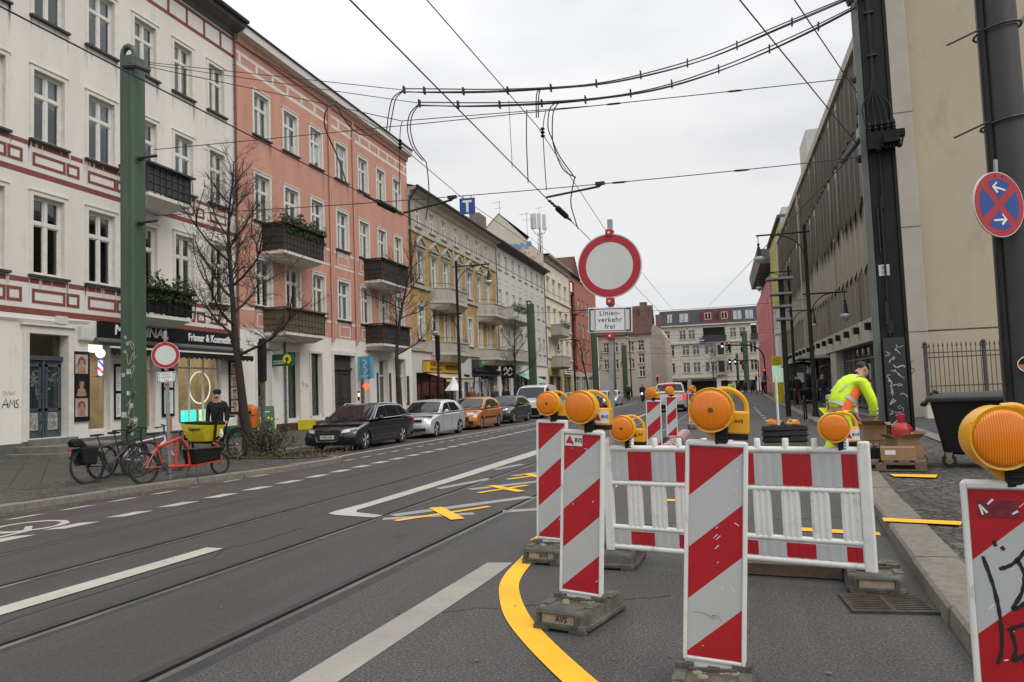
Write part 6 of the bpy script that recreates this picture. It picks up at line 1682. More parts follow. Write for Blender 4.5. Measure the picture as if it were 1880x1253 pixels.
mb.tube([(-.34,-.05,5.75),(-.75,-.1,5.35)],.055,8); mb.tube([(-.3,0,6.9),(-.42,-.1,6.85)],.04,6); mb.ball((-.36,-.1,6.85),.07,8); mb.tube([(-.3,-.1,6.55),(-.36,-.12,6.2)],.04,6); mb.ball((-.37,-.05,5.38),.08,8)
mb.tube([(-.3,-.15,8.35),(-.42,-.15,8.3)],.09,8); mb.tube([(-.25,-.15,8.3),(-.2,-.22,8.45),(-.05,-.2,8.3)],.035,6); mb.build('wire_bracket',D['darkmetal'],m2)
m3=thing('tram_mast','thick dark round mast with two wire straps carrying the no stopping sign','mast',(2.72,8.15,.12))
mb=MB(); mb.lathe([(.19,0),(.19,.4),(.175,2.5),(.155,10)],n=20); mb.build('mast_body',mat('dark grey mast paint',(.032,.03,.028),.5,var=.15,vs=3),m3,50)
mb=MB(); mb.tube([(-.17,-.1,0),(-.155,-.1,10)],.03,6); mb.build('seam_pipe',D['mast_black'],m3)
for z in (4.62,3.72):
 mb=MB(); mb.tube([(.2*math.cos(a),.2*math.sin(a),z+.03*math.cos(a)) for a in [k*PI/8 for k in range(16)]],.012,5,closed=True); mb.tube([(-.17,-.12,z),(-.48,-.16,z-.13)],.01,5); mb.build('wire_strap',D['cable'],m3)
mb=MB(); Pq=lambda q:(q.x,-.2,q.y); k_=[(-.02+.1*math.cos(2*PI*k/20),1.43+.075*math.sin(2*PI*k/20)) for k in range(20)]
mb.poly([(x,-.206,z) for x,z in k_]); st=mb.build('oval_sticker',D['black'],m3)
mb=MB(); mb.poly([(.94*(x+.02)-.02,-.2075,1.43+.93*(z-1.43)) for x,z in k_ if z<=1.435]); mb.build('red_half',mat('faded red print',(.45,.12,.07),.6,var=.2),st)
mb=MB(); stroke(mb,[(x,z) for x,z in k_]+[k_[0]],.008,lambda q:(q.x,-.2082,q.y)); mb.build('white_outline',D['whiteletter'],st)
text('lettering','UR',.07,D['whiteletter'],st,(-.01,-.208,1.46),0,ext=.0006,bold=True)

# ---------------------------------------------------------------- overhead wires
def wire(label,pts,r=.012,name='span_wire',grp='tram overhead wires',sag=0,extra=None,n=5):
 t=thing(name,label,'overhead wire',pts[0],0,grp)
 o=Vector(pts[0]); P_=[Vector(p)-o for p in pts]
 if sag:
  a,b=P_[0],P_[-1]; P_=[a.lerp(b,k/16)-Vector((0,0,sag*4*(k/16)*(1-k/16))) for k in range(17)]
 mb=MB(); mb.tube(P_,r,n); mb.build('wire_strand',D['wire'],t)
 if extra:
  mb=MB()
  for k,(u,l) in enumerate(extra):
   a=P_[0].lerp(P_[-1],u)-Vector((0,0,sag*4*u*(1-u))); d=(P_[-1]-P_[0]).normalized(); c=a+d*l
   off=Vector((0,0,.012))
   mb.tube([a,a+d*.06+off,c-d*.06+off,c],.008,4); mb.tube([a,a+d*.06-off,c-d*.06-off,c],.008,4)
  mb.build('turnbuckle',D['wire'],t)
 return t
Sp=lambda x,z:(x,14.7+.1*x,z)
wire('upper span wire from the green mast to the left end of the upper black cable',[Sp(-11.5,8.82),Sp(-5.87,7.63)],.008)
wire('upper span wire from the green mast to the left end of the lower black cable',[Sp(-11.5,8.78),Sp(-5.57,7.33)],.008)
wire('span wire sloping from the green mast top down to the hanging strap',[Sp(-11.5,8.72),Sp(-8.16,7.7),Sp(-5.94,7.0),Sp(-2.2,6.93)],.009)
wire('level span wire with turnbuckles running from the green mast to the dark mast, upper one',[Sp(-11.4,6.90),Sp(2.62,6.98)],.009,sag=.03,extra=[(.68,.3),(.84,.3)])
wire('level span wire with turnbuckles running past the blue T sign, lower one',[Sp(-11.4,5.48),Sp(2.66,5.5)],.009,sag=.12,extra=[(.68,.3),(.84,.3)])
wire('contact wire of the left track running the whole street',[(-5.95,-6,4.95),(-5.9,13.9,5.05),(-5.85,31,5.05),(-5.7,60,5.1),(-5.4,110,5.15)],.009,'contact_wire')
wire('contact wire of the right track running the whole street',[(-3.3,-6,5.2),(-3.05,14.4,5.15),(-3.0,17.6,5.2),(-2.6,60,5.2),(-2.3,110,5.2)],.009,'contact_wire')
wire('messenger wire above the right contact wire, joined by black loops',[(-3.3,-6,6.2),(-3.2,8.5,6.25),(-3.2,14.4,6.62),(-3.2,23,6.35),(-2.8,60,6.6),(-2.4,110,6.5)],.008,'messenger_wire')
wire('messenger wire above the left contact wire along the salmon roof line',[(-6,-6,6.1),(-6,8.7,6.25),(-6,13.3,6.55),(-6,18,6.35),(-5.8,60,6.6),(-5.5,110,6.5)],.008,'messenger_wire')
wire('guy wire rising steeply from the dark mast, outer one',[(2.63,14.96,5.71),(-3.97,-4.44,5.35)],.009)
wire('guy wire rising steeply from the dark mast, inner one',[(2.67,14.97,6.7),(-2.38,-1.85,4.88)],.009)
wire('long slanting wire from the dark mast down toward the closing corner house',[(2.45,15.05,5.5),(-1.5,110,12.0)],.012)
for i,(y,a) in enumerate(((51.2,6.9),(78,6.9),(91,7.4),(103,6.8))):
 wire(['span wire fixed to the slim green mast beside the van','far span wire starting at the green mast left of the sign post','far span wire starting at the green mast right of the sign post','far span wire near the house with arched windows'][i],[(-12.3,y,a),(5.5+i*.2,y+1,a-.2)],.014,sag=.3)
for i,y in enumerate((122,130,138)):wire(['wire crossing low before the closing house at first floor height','wire crossing before the closing house under the top windows','wire crossing before the closing house near the shop sign'][i],[(-20,y,7.2-i*.9),(8,y+1,7.0-i*.9)],.018,sag=.5)
def cables(label,pts,grp,loc0=(0,0,0)):
 t=thing('feeder_cable',label,'feeder cable',pts[0],0,grp); o=Vector(pts[0])
 P_=[Vector(p)-o for p in smooth_pts(pts,5)]
 for k,(dy,dz) in enumerate(((0,.026),(.03,-.012),(-.03,-.03))):
  mb=MB(); mb.tube([p+Vector((0,dy,dz*(1+.8*math.sin(i*.23+k)))) for i,p in enumerate(P_)],.0115,6); mb.build('cable_strand',D['cable'],t)
 for i in range(0,len(P_),4):mb=MB(); mb.box(P_[i].x-.013,P_[i].x+.013,P_[i].y-.05,P_[i].y+.05,P_[i].z-.065,P_[i].z+.075); mb.build('cable_clip',D['cable'],t)
 return t
cables('upper bundle of black feeder cables with clips sagging across the street',[Sp(-5.87,7.63),Sp(-5.29,7.55),Sp(-4.19,7.43),Sp(-3.13,7.37),Sp(-2.03,7.36),Sp(-.97,7.47),Sp(.15,7.68),Sp(1.34,8.06),Sp(2.68,8.5)],'bundles of black feeder cables')
cables('lower bundle of black feeder cables with clips sagging across the street',[Sp(-5.56,7.32),Sp(-4.55,7.19),Sp(-3.52,7.1),Sp(-2.47,7.06),Sp(-1.39,7.1),Sp(-.41,7.24),Sp(.72,7.53),Sp(1.87,7.93),Sp(2.75,8.3)],'bundles of black feeder cables')
def loop(label,curves,name='connecting_cable',r=.012,grp='black connecting loops and droppers'):
 t=thing(name,label,'cable',curves[0][0],0,grp); o=Vector(curves[0][0])
 for c in curves:
  mb=MB(); mb.tube([p-o for p in smooth_pts(c,5)],r,5); mb.build('cable_strand',D['cable'],t)
 return t
loop('pair of cables curving down at the left end of the upper bundle',[[Sp(-5.87,7.63),Sp(-6.1,7.5),Sp(-6.2,7.2),Sp(-6.26,6.82)],[Sp(-5.87,7.62),Sp(-6.04,7.48),Sp(-6.12,7.2),Sp(-6.2,6.8)],[(-6.05,13.3,6.5),(-6.08,12.7,6.28),(-6.08,12.3,6.22),(-6.05,11.8,6.3),(-6,11.4,6.38),(-6.05,11.2,6.2),(-6.1,11.25,5.95),(-6.05,11.5,5.6),(-5.98,11.6,5.3),(-5.9,11.6,5.02)]])
loop('pair of cables curving down at the left end of the lower bundle',[[Sp(-5.56,7.32),Sp(-5.75,7.15),Sp(-5.82,6.9),Sp(-5.8,6.65),Sp(-5.7,6.38),Sp(-5.52,6.15)],[Sp(-5.56,7.3),Sp(-5.7,7.13),Sp(-5.76,6.9),Sp(-5.74,6.65),Sp(-5.66,6.4),Sp(-5.5,6.17),Sp(-5.45,6.05),Sp(-5.42,5.5),Sp(-5.5,4.95)]])
loop('cable dropping from the upper bundle to the right messenger wire',[[Sp(-3.13,7.37),Sp(-3.2,7.25),Sp(-3.22,6.8)],[Sp(-3.12,7.36),Sp(-3.16,7.2),Sp(-3.18,6.8)]])
loop('cable dropping from the lower bundle with a slack loop to the right wires',[[Sp(-2.8,7.08),Sp(-2.95,6.95),Sp(-3.0,6.6),Sp(-2.93,6.35),Sp(-2.8,6.0),Sp(-2.55,5.6)],[Sp(-2.75,7.08),Sp(-2.88,6.9),Sp(-2.92,6.5),Sp(-2.9,6.2),Sp(-2.75,5.75),Sp(-2.5,5.55)],[Sp(-2.52,5.58),Sp(-2.62,5.1),Sp(-2.55,4.72),Sp(-2.5,4.55)]])
loop('thick straight dropper between messenger and contact wire of the right track',[[Sp(-3.4,6.98),Sp(-3.43,6.4),Sp(-3.43,5.53)]],'dropper',.011)
loop('thin straight dropper left of the thick one',[[Sp(-3.75,7.2),Sp(-3.73,5.85)]],'dropper',.006)
t=loop('dropper with insulators hanging below the hanging strap on the right',[[Sp(-3.03,6.92),Sp(-3.1,6.5),Sp(-3.08,5.35)]],'dropper',.009)
mb=MB()
for z in (-.35,-.42,-.49):mb.lathe([(.02,z-.03),(.05,z),(.02,z+.03)],(-.08,0,0),8)
mb.build('insulator',D['black'],t)
t=loop('dropper with insulators hanging below the hanging strap on the left',[[Sp(-5.92,7.0),Sp(-5.98,6.7),Sp(-6.02,5.5)]],'dropper',.009)
mb=MB()
for z in (-.4,-.47,-.54):mb.lathe([(.02,z-.03),(.05,z),(.02,z+.03)],(-.07,0,0),8)
mb.build('insulator',D['black'],t)
def section(label,p0,p1,arm):
 t=thing('section_insulator',label,'insulator',p0,0,'section insulators on the contact wires'); d=Vector(p1)-Vector(p0)
 mb=MB(); mb.tube([d*0,d],.02,6)
 for k in range(9):c=d*(k/9); mb.lathe([(.02,-.02),(.045,0),(.02,.02)],tuple(c),6)
 mb.tube([d*.35,d*.75],.06,8); mb.build('insulator_rod',D['black'],t)
 a0=Vector(arm[0])-Vector(p0); a1=Vector(arm[1])-Vector(p0)
 mb=MB(); mb.tube([a0,a1],.022,6); mb.tube([a1,a1+Vector((.1,0,.06))],.03,6); mb.box(a1.x-.04,a1.x+.14,a1.y-.03,a1.y+.03,a1.z+.03,a1.z+.09); mb.build('steady_arm',D['wire'],t)
section('dark section insulator with steady arm on the left contact wire',(-5.95,12.4,5.06),(-5.92,14.0,5.06),((-5.95,14.1,5.12),(-5.0,14.2,5.3)))
section('dark section insulator with steady arm on the right contact wire',(-3.05,14.5,5.16),(-3.02,16.6,5.2),((-3.09,14.39,5.21),(-2.1,14.5,5.34)))
t=thing('tram_signal_sign','small square blue sign with white letter T hanging from the span wire','sign',Sp(-4.65,5.16),R(6)); mb=MB(); mb.box(-.155,.155,-.008,.008,-.16,.16); mb.build('blue_plate',D['signblue'],t)
mb=MB(); mb.box(-.09,.09,-.012,-.0085,.07,.115); mb.box(-.024,.024,-.012,-.0085,-.125,.07); mb.build('white_letter',D['whiteletter'],t)
mb=MB(); mb.tube([(-.08,0,.15),(-.08,0,.21)],.008,5); mb.tube([(.08,0,.15),(.08,0,.21)],.008,5); mb.build('hook',D['wire'],t)

# ---------------------------------------------------------------- street lamps
def lamp_parts(t,H):
 mb=MB(); mb.lathe([(.14,0),(.14,.9),(.11,1.0),(.09,1.2),(.075,H*.6),(.06,H-.15),(.08,H-.1),(.03,H)],n=12); mb.build('lamp_post',D['mast_black'],t,50)
 for (z,sg,l) in ((H-.32,1,1.72),(H-2.75,-1,1.3)):
  mb=MB(); mb.tube([(-sg*.2,0,z),(sg*(l+.08),0,z)],.035,6)
  mb.tube([(sg*(.05+(l-.5)*(1-math.cos(a))),0,z-.95+.93*math.sin(a)) for a in [k*PI/16 for k in range(9)]],.022,6)
  mb.build('arm',D['mast_black'],t)
  h=MB(); c=(sg*l,0,z)
  h.lathe([(.015,0),(.015,-.3),(.05,-.32),(.05,-.38),(.02,-.42),(.06,-.46),(.075,-.75),(.09,-.78),(.18,-.85)],c,12); hd=h.build('lamp_head',D['mast_black'],t,50)
  h=MB(); h.lathe([(.185,-.85),(.21,-.9),(.19,-.98),(.08,-1.06),(.02,-1.12)],c,14); h.build('lamp_glass',mat('frosted lamp glass',(.5,.5,.47),.25,.3,var=.1) if 'frosted lamp glass' not in bpy.data.materials else bpy.data.materials['frosted lamp glass'],hd,50)
 return t
L0=lamp_parts(thing('street_lamp','double armed black street lamp beside the yellow clinker house','street lamp',(-12.9,37.3,0),0,'double armed street lamps'),8.35)
copy_tree(L0,'double armed black street lamp standing before the modern panelled building',(3.4,31.5,.12-.9),PI)
copy_tree(L0,'smaller looking street lamp farther along the panelled building',(4.25,49,.12),PI)
copy_tree(L0,'street lamp before the brick red house with loggias',(-11.9,64,.12))
copy_tree(L0,'street lamp behind the big round sign near the far side street',(-11.9,88,.12))
copy_tree(L0,'street lamp before the bare party wall at the side street',(-12.6,112,.12))
t=thing('flat_lamp_pole','dark pole with flat grey square lamp heads behind the white post','lamp pole',(2.45,31.8,.12))
mb=MB(); mb.lathe([(.1,0),(.1,5.4),(.09,5.5)],n=10); mb.build('lamp_post',D['mast_black'],t,50)
for k,z in enumerate((5.35,4.75,4.25,3.75)):
 mb=MB(); mb.box(-.55+.1*k,.45-.05*k,-.25,.25,z,z+.1); mb.build('flat_lamp_head',D['zinc'],t,bevel=.02)
# ---------------------------------------------------------------- bare trees, shrub bed
def tree(label,loc,H,fork,seed,spread=1.0,r0=.16,dens=1.0,cat='tree',limbs=9,name='street_tree',grp='bare street trees'):
 t=thing(name,label,cat,loc,0,grp)
 rnd=random.Random(seed)
 tr=MB(); tw=MB()
 def path(p,d,L,n,curl,jit):
  P_=[Vector(p)]; d=Vector(d).normalized()
  for i in range(n):
   d=(d+Vector((rnd.gauss(0,jit),rnd.gauss(0,jit),rnd.gauss(0,jit)+curl))).normalized(); P_.append(P_[-1]+d*L/n)
  return P_
 lead=path((0,0,-.1),(0,0,1),H*.93,14,.12,.045)
 rl=[max(.012,r0*(1-.18*min(1,i/4))*(1-(i/14) ** 1.1*.93)) for i in range(15)]
 rl[0]=r0*1.35
 tr.tube(lead,rl,9)
 def at(P_,u):
  k=min(int(u*(len(P_)-1)),len(P_)-2); return P_[k].lerp(P_[k+1],u*(len(P_)-1)-k)
 def twigs(P_,r,lvl):
  L=(P_[-1]-P_[0]).length
  n=int((5.5+L*5)*dens) if lvl else int((5+L*4.4)*dens)
  for i in range(n):
   u=rnd.uniform(.18,1); p=at(P_,u); d0=(P_[-1]-P_[0]).normalized()
   d=(d0*.6+Vector((rnd.gauss(0,.7),rnd.gauss(0,.7),rnd.gauss(.15,.5)))).normalized()
   l=rnd.uniform(.35,.95)*(1.1-.6*u)*(L*.42 if lvl else L*.55); l=min(l,1.25)
   Q=path(p,d,l,4,.1,.2)
   rr=max(.0032,r*.33*(1-.6*u))
   tw.tube(Q,[rr,rr*.8,rr*.6,rr*.4,.002],3)
   if lvl<1 and l>.3:
    twigs2(Q,rr)
 def twigs2(Q,r):
  for i in range(int(4*dens)+1):
   u=rnd.uniform(.3,1); p=at(Q,u)
   d=((Q[-1]-Q[0]).normalized()*.7+Vector((rnd.gauss(0,.6),rnd.gauss(0,.6),rnd.gauss(.2,.4)))).normalized()
   l=rnd.uniform(.15,.5); S_=path(p,d,l,2,.1,.25); tw.tube(S_,[max(.0028,r*.5),.0025,.0016],3)
   if rnd.random()<.05:leaf(lv,S_[-1],.045)
 lv=MB()
 for i in range(limbs):
  u=lerp(fork/H,.9,(i/limbs) ** .9)/.93
  u=min(u,.96); p=at(lead,u); a=i*2.4+rnd.uniform(-.4,.4)
  L=(H-p.z)*rnd.uniform(.42,.62)*spread if i>2 else (H-p.z)*rnd.uniform(.36,.45)*spread
  el=lerp(.35,1.2,i/limbs)
  P_=path(p,(math.cos(a),math.sin(a),el),L,7,.07,.12)
  rr=r0*(.30 if i<3 else .28)*(1-.75*u)+.008
  tr.tube(P_,[rr*(1-.85*k/7)+.003 for k in range(8)],6)
  for j in range(3 if i<6 else 2):
   v=rnd.uniform(.25,.8); q=at(P_,v); b=rnd.uniform(0,6.28); d0=(P_[-1]-P_[0]).normalized()
   S_=path(q,d0+Vector((math.cos(b),math.sin(b),.2))*.75,L*rnd.uniform(.4,.65),5,.08,.15)
   r2=rr*.45; tr.tube(S_,[r2*(1-.8*k/5)+.002 for k in range(6)],4); twigs(S_,r2,1)
  twigs(P_,rr,0)
 twigs(lead[6:],r0*.4,0)
 tr.build('trunk',D['bark'],t,60); tw.build('crown',D['twig'],t)
 if lv.v:lv.build('last_leaves',D['leafbrown'],t)
 return t
tree('bare street tree with forked trunk in front of the salmon house, next to the hairdresser',(-13.0,19.2,.0),9.4,2.9,5,1.1,.165,1.8,limbs=15)
tree('bare slender street tree between the black estate car and the yellow clinker house',(-13.3,30.7,.0),9.4,3.4,12,.95,.14,1.4,limbs=11)
tree('small bare street tree before the pale grey house with the mint awning',(-13.4,50,.0),7.2,2.7,21,1.25,.13,1.2)
tree('bare tree before the brick red house, left of the sign post',(-13.4,80,.0),8.0,2.6,33,.9,.15,.7)
tree('bare tree with birds nests before the closing corner house',(-1.2,138,0),9.5,2.5,44,.9,.16,.6)
tree('thin bare tree between the far green masts',(-13.2,96,.12),6.5,2.4,9,.8,.12,.6)
# planting bed in the kerb bulge
bed=[(-9.0,16.35),(-9.3,16.75),(-10.4,17.45),(-11.9,18.4),(-13.6,18.9),(-14.2,18.3),(-13.6,17.1),(-12.2,16.4),(-10.6,15.95),(-9.5,15.95)]
mb=MB(); bed=[pv(*q) for q in bed]; c=[(x,y,z+.015) for x,y,z in bed]; ce=pv(-11.4,17.2); ce=(ce[0],ce[1],ce[2]+.07); mb.add(c+[ce],[(i,(i+1)%len(bed),len(bed)) for i in range(len(bed))]); tag(mb.build('soil_bed',D['soil']),kind='structure')
rnd=random.Random(6)
mb=MB()
for i in range(900):
 x=rnd.uniform(-14.4,-9.0); y=rnd.uniform(15.6,18.9); z=.15+rnd.random()*.05+max(0,.05-.02*abs(x+11.4))
 if rnd.random()<.4:x=rnd.gauss(-10.6,.7); y=rnd.gauss(16.6,.4)
 x,y,q=pv(x,y); leaf(mb,(x,y,q+z-.12),rnd.uniform(.03,.06))
tag(mb.build('fallen_leaves',D['leafbrown']),kind='stuff')
mb=MB()
for i in range(500):
 x=rnd.gauss(-10.3,.5); y=rnd.gauss(16.4,.25); x,y,q=pv(x,y); leaf(mb,(x,y,q+.03+rnd.random()*.05),.035)
tag(mb.build('grass',mat('ground cover',(.05,.075,.02),.9,var=.4,vs=9)),kind='stuff')
t=thing('shrub','low straggly half bare shrub with brown leaves in front of the black estate car','shrub',pv(-11.0,17.1))
mb=MB(); lf=MB(); lg=MB()
for i in range(48):
 a=rnd.uniform(0,6.28); s_=rnd.uniform(.1,1.0); x,y=.85*s_*math.cos(a),.6*s_*math.sin(a); h=rnd.uniform(.35,.95)*(1.1-.4*s_)
 P_=[(x*.3,y*.3,0),(x*.6,y*.6,h*.5),(x+rnd.gauss(0,.1),y+rnd.gauss(0,.1),h)]
 mb.tube(P_,[.008,.006,.003],4)
 for k in range(11):
  u=rnd.uniform(.3,1); p=Vector(P_[1]).lerp(Vector(P_[2]),u)+Vector((rnd.gauss(0,.09),rnd.gauss(0,.09),rnd.gauss(0,.08)))
  mb.tube([Vector(P_[1]).lerp(Vector(P_[2]),u),p],.003,3)
  leaf(lf if rnd.random()<.6 else lg,p,.045)
mb.build('stems',D['twig'],t); lf.build('brown_foliage',mat('shrub brown leaves',(.10,.065,.03),.8,var=.4,vs=12),t); lg.build('green_foliage',D['leafgreen'],t)

# ---------------------------------------------------------------- cars (local x = forward, y = left)
def wheel(parent,x,y,r,w,style,sgn):
 o=bpy.data.objects.new('wheel',None); COL.objects.link(o); o.parent=parent; o.location=(x,y,r); o.empty_display_size=.1
 key=(r,w,style,sgn)
 if key not in WH:
  t=MB(); t.lathe([(r*.64,-w/2),(r*.9,-w/2),(r*.985,-w*.38),(r,-w*.2),(r,w*.2),(r*.985,w*.38),(r*.9,w/2),(r*.64,w/2)],ax='y',n=28)
  q=MB(); s=sgn
  q.lathe([(r*.68,s*w*.46),(r*.64,s*w*.5),(r*.60,s*w*.42),(r*.60,s*w*.1)],ax='y',n=28)
  n=5 if style=='five' else (9 if style=='many' else 7)
  for k in range(n):
   a=2*PI*k/n
   for dlt in ((-.13,.13) if style=='five' else (0,)):
    c0,c1=a+dlt*.4,a+dlt
    q.tube([(r*.1*math.cos(c0),s*w*.40,r*.1*math.sin(c0)),(r*.63*math.cos(c1),s*w*.44,r*.63*math.sin(c1))],[r*.085,r*.07],5)
  q.lathe([(r*.16,s*w*.3),(r*.16,s*w*.45),(r*.08,s*w*.47)],ax='y',n=14)
  q2=MB(); q2.lathe([(r*.62,s*w*.05),(r*.05,s*w*.06)],ax='y',n=20); q2.lathe([(r*.34,s*w*.15),(r*.3,s*w*.2)],ax='y',n=16)
  WH[key]=(t.mesh('tyre',D['rubber'],40),q.mesh('rim',D['alu'] if style!='steel' else D['greyplinth'],40),q2.mesh('hub',D['black']))
 a,b,c=WH[key]
 link('tyre',a,o); link('rim',b,o); link('hub',c,o)
 return o
WH={}
D['carglass']=mat('tinted car glass',(.010,.012,.014),.04,var=0,spec=.5)
D['headlight']=mat('headlight glass',(.55,.57,.6),.08,.3,var=.3,vs=14,coat=1)
D['taillight']=mat('lit tail light',(.9,.02,.02),.2,var=0,emit=2.0)
def car(label,loc,rz,P,paintm,grp='cars parked along the street',name='parked_car'):
 """P: length pieces and heights. The shell is one profile carried across rounded layers, wheel arches cut in; glasshouse, glass, lights and wheels are parts."""
 t=thing(name,label,P.get('cat','car'),(loc[0],loc[1],zr(loc[0])) if grp else loc,rz,grp)
 wb,fo,ro,Wd,zb,zh,wr=P['wb'],P['fo'],P['ro'],P['w'],P['belt'],P['h'],P['wr']
 xf,xr=wb/2+fo,-wb/2-ro
 gc=.17; hn=P['hood']; cx=P['cowl']; rb_=P['rear_belt']
 def arch(c,a0,a1,n=12):
  R_=wr+.055
  return [(c+R_*math.cos(lerp(a0,a1,k/n)),wr+R_*math.sin(lerp(a0,a1,k/n))) for k in range(n+1)]
 th=math.asin((wr-gc)/(wr+.055))
 prof=[(xf-.10,gc+.02),(xf-.02,gc+.12),(xf,.44),(xf-.02,.56),(xf-.10,hn-.06),(xf-.28,hn)]
 prof+=[(lerp(xf-.28,cx,k/4),lerp(hn,zb+.0,(k/4) ** .85)) for k in range(1,5)]
 prof+=[(lerp(cx,rb_,k/4),zb+(.035*k/4)) for k in range(1,5)]
 prof+=P.get('tail',[(xr+.10,zb+.03),(xr+.02,zb-.12),(xr,.62),(xr+.01,.45),(xr+.05,gc+.08)])
 low=arch(-wb/2,PI+th,-th,12)+arch(wb/2,PI+th,-th,12)
 low=[(x,max(z,gc)) for x,z in low]
 prof+=low
 def layer(tt):
  a=abs(tt); y=tt*Wd/2; o=[]
  for i,(x,z) in enumerate(prof):
   up=max(0,(z-.45)/.5); k=a ** 3
   xx=x
   if x>wb/2:xx=x-(x-wb/2)/fo*P.get('bow',.17)*k
   elif x<-wb/2:xx=x+(-wb/2-x)/ro*.12*k
   zz=z-(.05*k*up if a<.97 else .03+.05*up) if z>.5 else z
   if a>.985:xx=xx*.992; zz=zz+(.03 if z<.3 else 0)
   o.append((xx,y,zz))
  return o
 mb=MB(); Ls=[-1,-.975,-.92,-.75,-.45,0,.45,.75,.92,.975,1]
 mb.loft([layer(k) for k in Ls],True,True)
 k=1.04 if P.get('cat') else .94
 if grp:t.scale=(k,k,k)
 body=mb.build('body',paintm,t,38)
 mb=MB(); mb.box(-wb/2-wr-.02,wb/2+wr+.02,-Wd/2+.09,Wd/2-.09,gc+.02,zb-.1)
 for s in (-1,1):
  mb.prism(arch(wb/2,PI+.35,-.35,10),s*(Wd/2-.1),s*(Wd/2-.3),'y'); mb.prism(arch(-wb/2,PI+.35,-.35,10),s*(Wd/2-.1),s*(Wd/2-.3),'y')
 mb.build('underbody',D['black'],t)
  # glasshouse
 g=P['glass']  # [(x, z)]: cowl, roof front, roof mid, roof rear, rear base
 def wz(z):return Wd/2*(.945-P.get('tumble',.20)*max(0,(z-zb))/(zh-zb))
 gp=[g[0]]+[tuple(v) for v in smooth_pts(g[1:-1],4)]+[g[-1]]
 def gl(f,off=0.0):
  return [(x,f*(wz(z)+off)*(1 if abs(f)<.98 else 1),z+.035*(1-f*f)*(1 if z>zb+.1 else 0)-(.02 if abs(f)==1 and z>zb+.1 else 0)) for x,z in gp]
 mb=MB(); mb.loft([gl(k) for k in (-1,-.96,-.8,-.4,0,.4,.8,.96,1)],True,True)
 mb.build('roof',P.get('roofm',paintm),t,38)
 off=.008
 for s in (-1,1):
  for w_ in P['side']:
   mb=MB(); v=[(x,s*(wz(z)+off),z) for x,z in w_]; mb.poly(v); mb.build('side_window',D['carglass'],t)
  mb=MB()
  if P.get('trim'):
   l=[(x,s*(wz(z)+.012),z) for x,z in P['trim']]; mb.tube(l,.012,5); mb.build('window_trim',D['chrome'],t)
 def screen(p0,p1,a,b,nm):
  d=Vector((p1[0]-p0[0],p1[1]-p0[1])).normalized(); nrm=Vector((d.y,-d.x))*off*(1 if p0[0]>p1[0] or True else-1)
  if nm=='rear_window':nrm=-nrm if nrm.x>0 else nrm
  elif nrm.x<0:nrm=-nrm
  mb=MB(); rows=[]
  for u in (a,b):
   x,z=lerp(p0[0],p1[0],u)+nrm.x,lerp(p0[1],p1[1],u)+abs(nrm.y)
   rows.append([(x+(.0),f*(wz(z)-.03),z+.035*(1-f*f)*u) for f in (-.97,-.8,-.4,0,.4,.8,.97)])
  n=7; mb.add(rows[0]+rows[1],[(i,i+1,n+i+1,n+i) for i in range(n-1)]); return mb.build(nm,D['carglass'],t)
 screen(g[0],g[1],.04,.95,'windscreen'); screen(g[-1],g[-2],.18,.92,'rear_window')
 zz=zb-.03
 for s in (-1,1):
  wheel(t,wb/2,s*(Wd/2-.115),wr,.21,P.get('rim','five'),s); wheel(t,-wb/2,s*(Wd/2-.115),wr,.21,P.get('rim','five'),s)
  mb=MB(); mb.ball((cx-.42,s*(Wd/2+.08),zb+.06),.1,10,sc=(.55,1.0,.75)); mb.box(cx-.44,cx-.38,min(s*(Wd/2-.06),s*(Wd/2+.04)),max(s*(Wd/2-.06),s*(Wd/2+.04)),zb+.0,zb+.035); mb.build('wing_mirror',P.get('mirror',paintm),t,50)
  for hx in P.get('handles',(.15,-.75)):
   mb=MB(); mb.box(hx-.1,hx+.1,s*(Wd/2-.004),s*(Wd/2+.02),zb-.13,zb-.10); mb.build('door_handle',P.get('mirror',paintm),t)
  # headlights wrap the corner
  a,b,c,d=P.get('lamp',(.30,.60,hn-.13,hn-.01))
  mb=MB(); e=.012
  q=[]
  for k in range(6):
   yy=lerp(a,.97,k/5) ; x=xf-.065-P.get('bow',.17)*yy ** 3-(.22*max(0,(yy-.75)/.22) ** 1.6)
   q.append((x+e+.02,s*(yy*Wd/2+(.004 if k==5 else 0)),lerp(c,c+.05,k/5),lerp(d-.02,d+.045,k/5)))
  mb.add([(x,y,z0) for x,y,z0,z1 in q]+[(x-.05,y,z1) for x,y,z0,z1 in q],[(i,i+1,7+i,6+i) for i in range(5)])
  mb.add([(x-.12,y*.985,z0) for x,y,z0,z1 in q]+[(x-.17,y*.985,z1) for x,y,z0,z1 in q],[(i,i+1,7+i,6+i) for i in range(5)])
  mb.build('headlight',P.get('lampm',D['headlight']),t)
  mb=MB(); mb.box(xr-.012,xr+.3,s*(Wd/2-.2) if s>0 else s*(Wd/2-.02),s*(Wd/2-.02) if s>0 else s*(Wd/2-.2),zb-.30,zb-.05); mb.build('tail_light',P.get('tailm',D['signred']),t,bevel=.02)
  mb=MB(); mb.box(xf-.16,xf-.06,s*(Wd/2-.42) if s>0 else s*(Wd/2-.18),s*(Wd/2-.18) if s>0 else s*(Wd/2-.42),.28,.4); mb.build('fog_light_grille',D['black'],t,bevel=.02)
 mb=MB()
 for (y0,y1,z0,z1) in P.get('grille',[(-.4,.4,.38,.66)]):mb.box(xf-.12,xf+.006,y0,y1,z0,z1)
 gr=mb.build('grille',P.get('grillem',D['black']),t,bevel=.02)
 mb=MB()
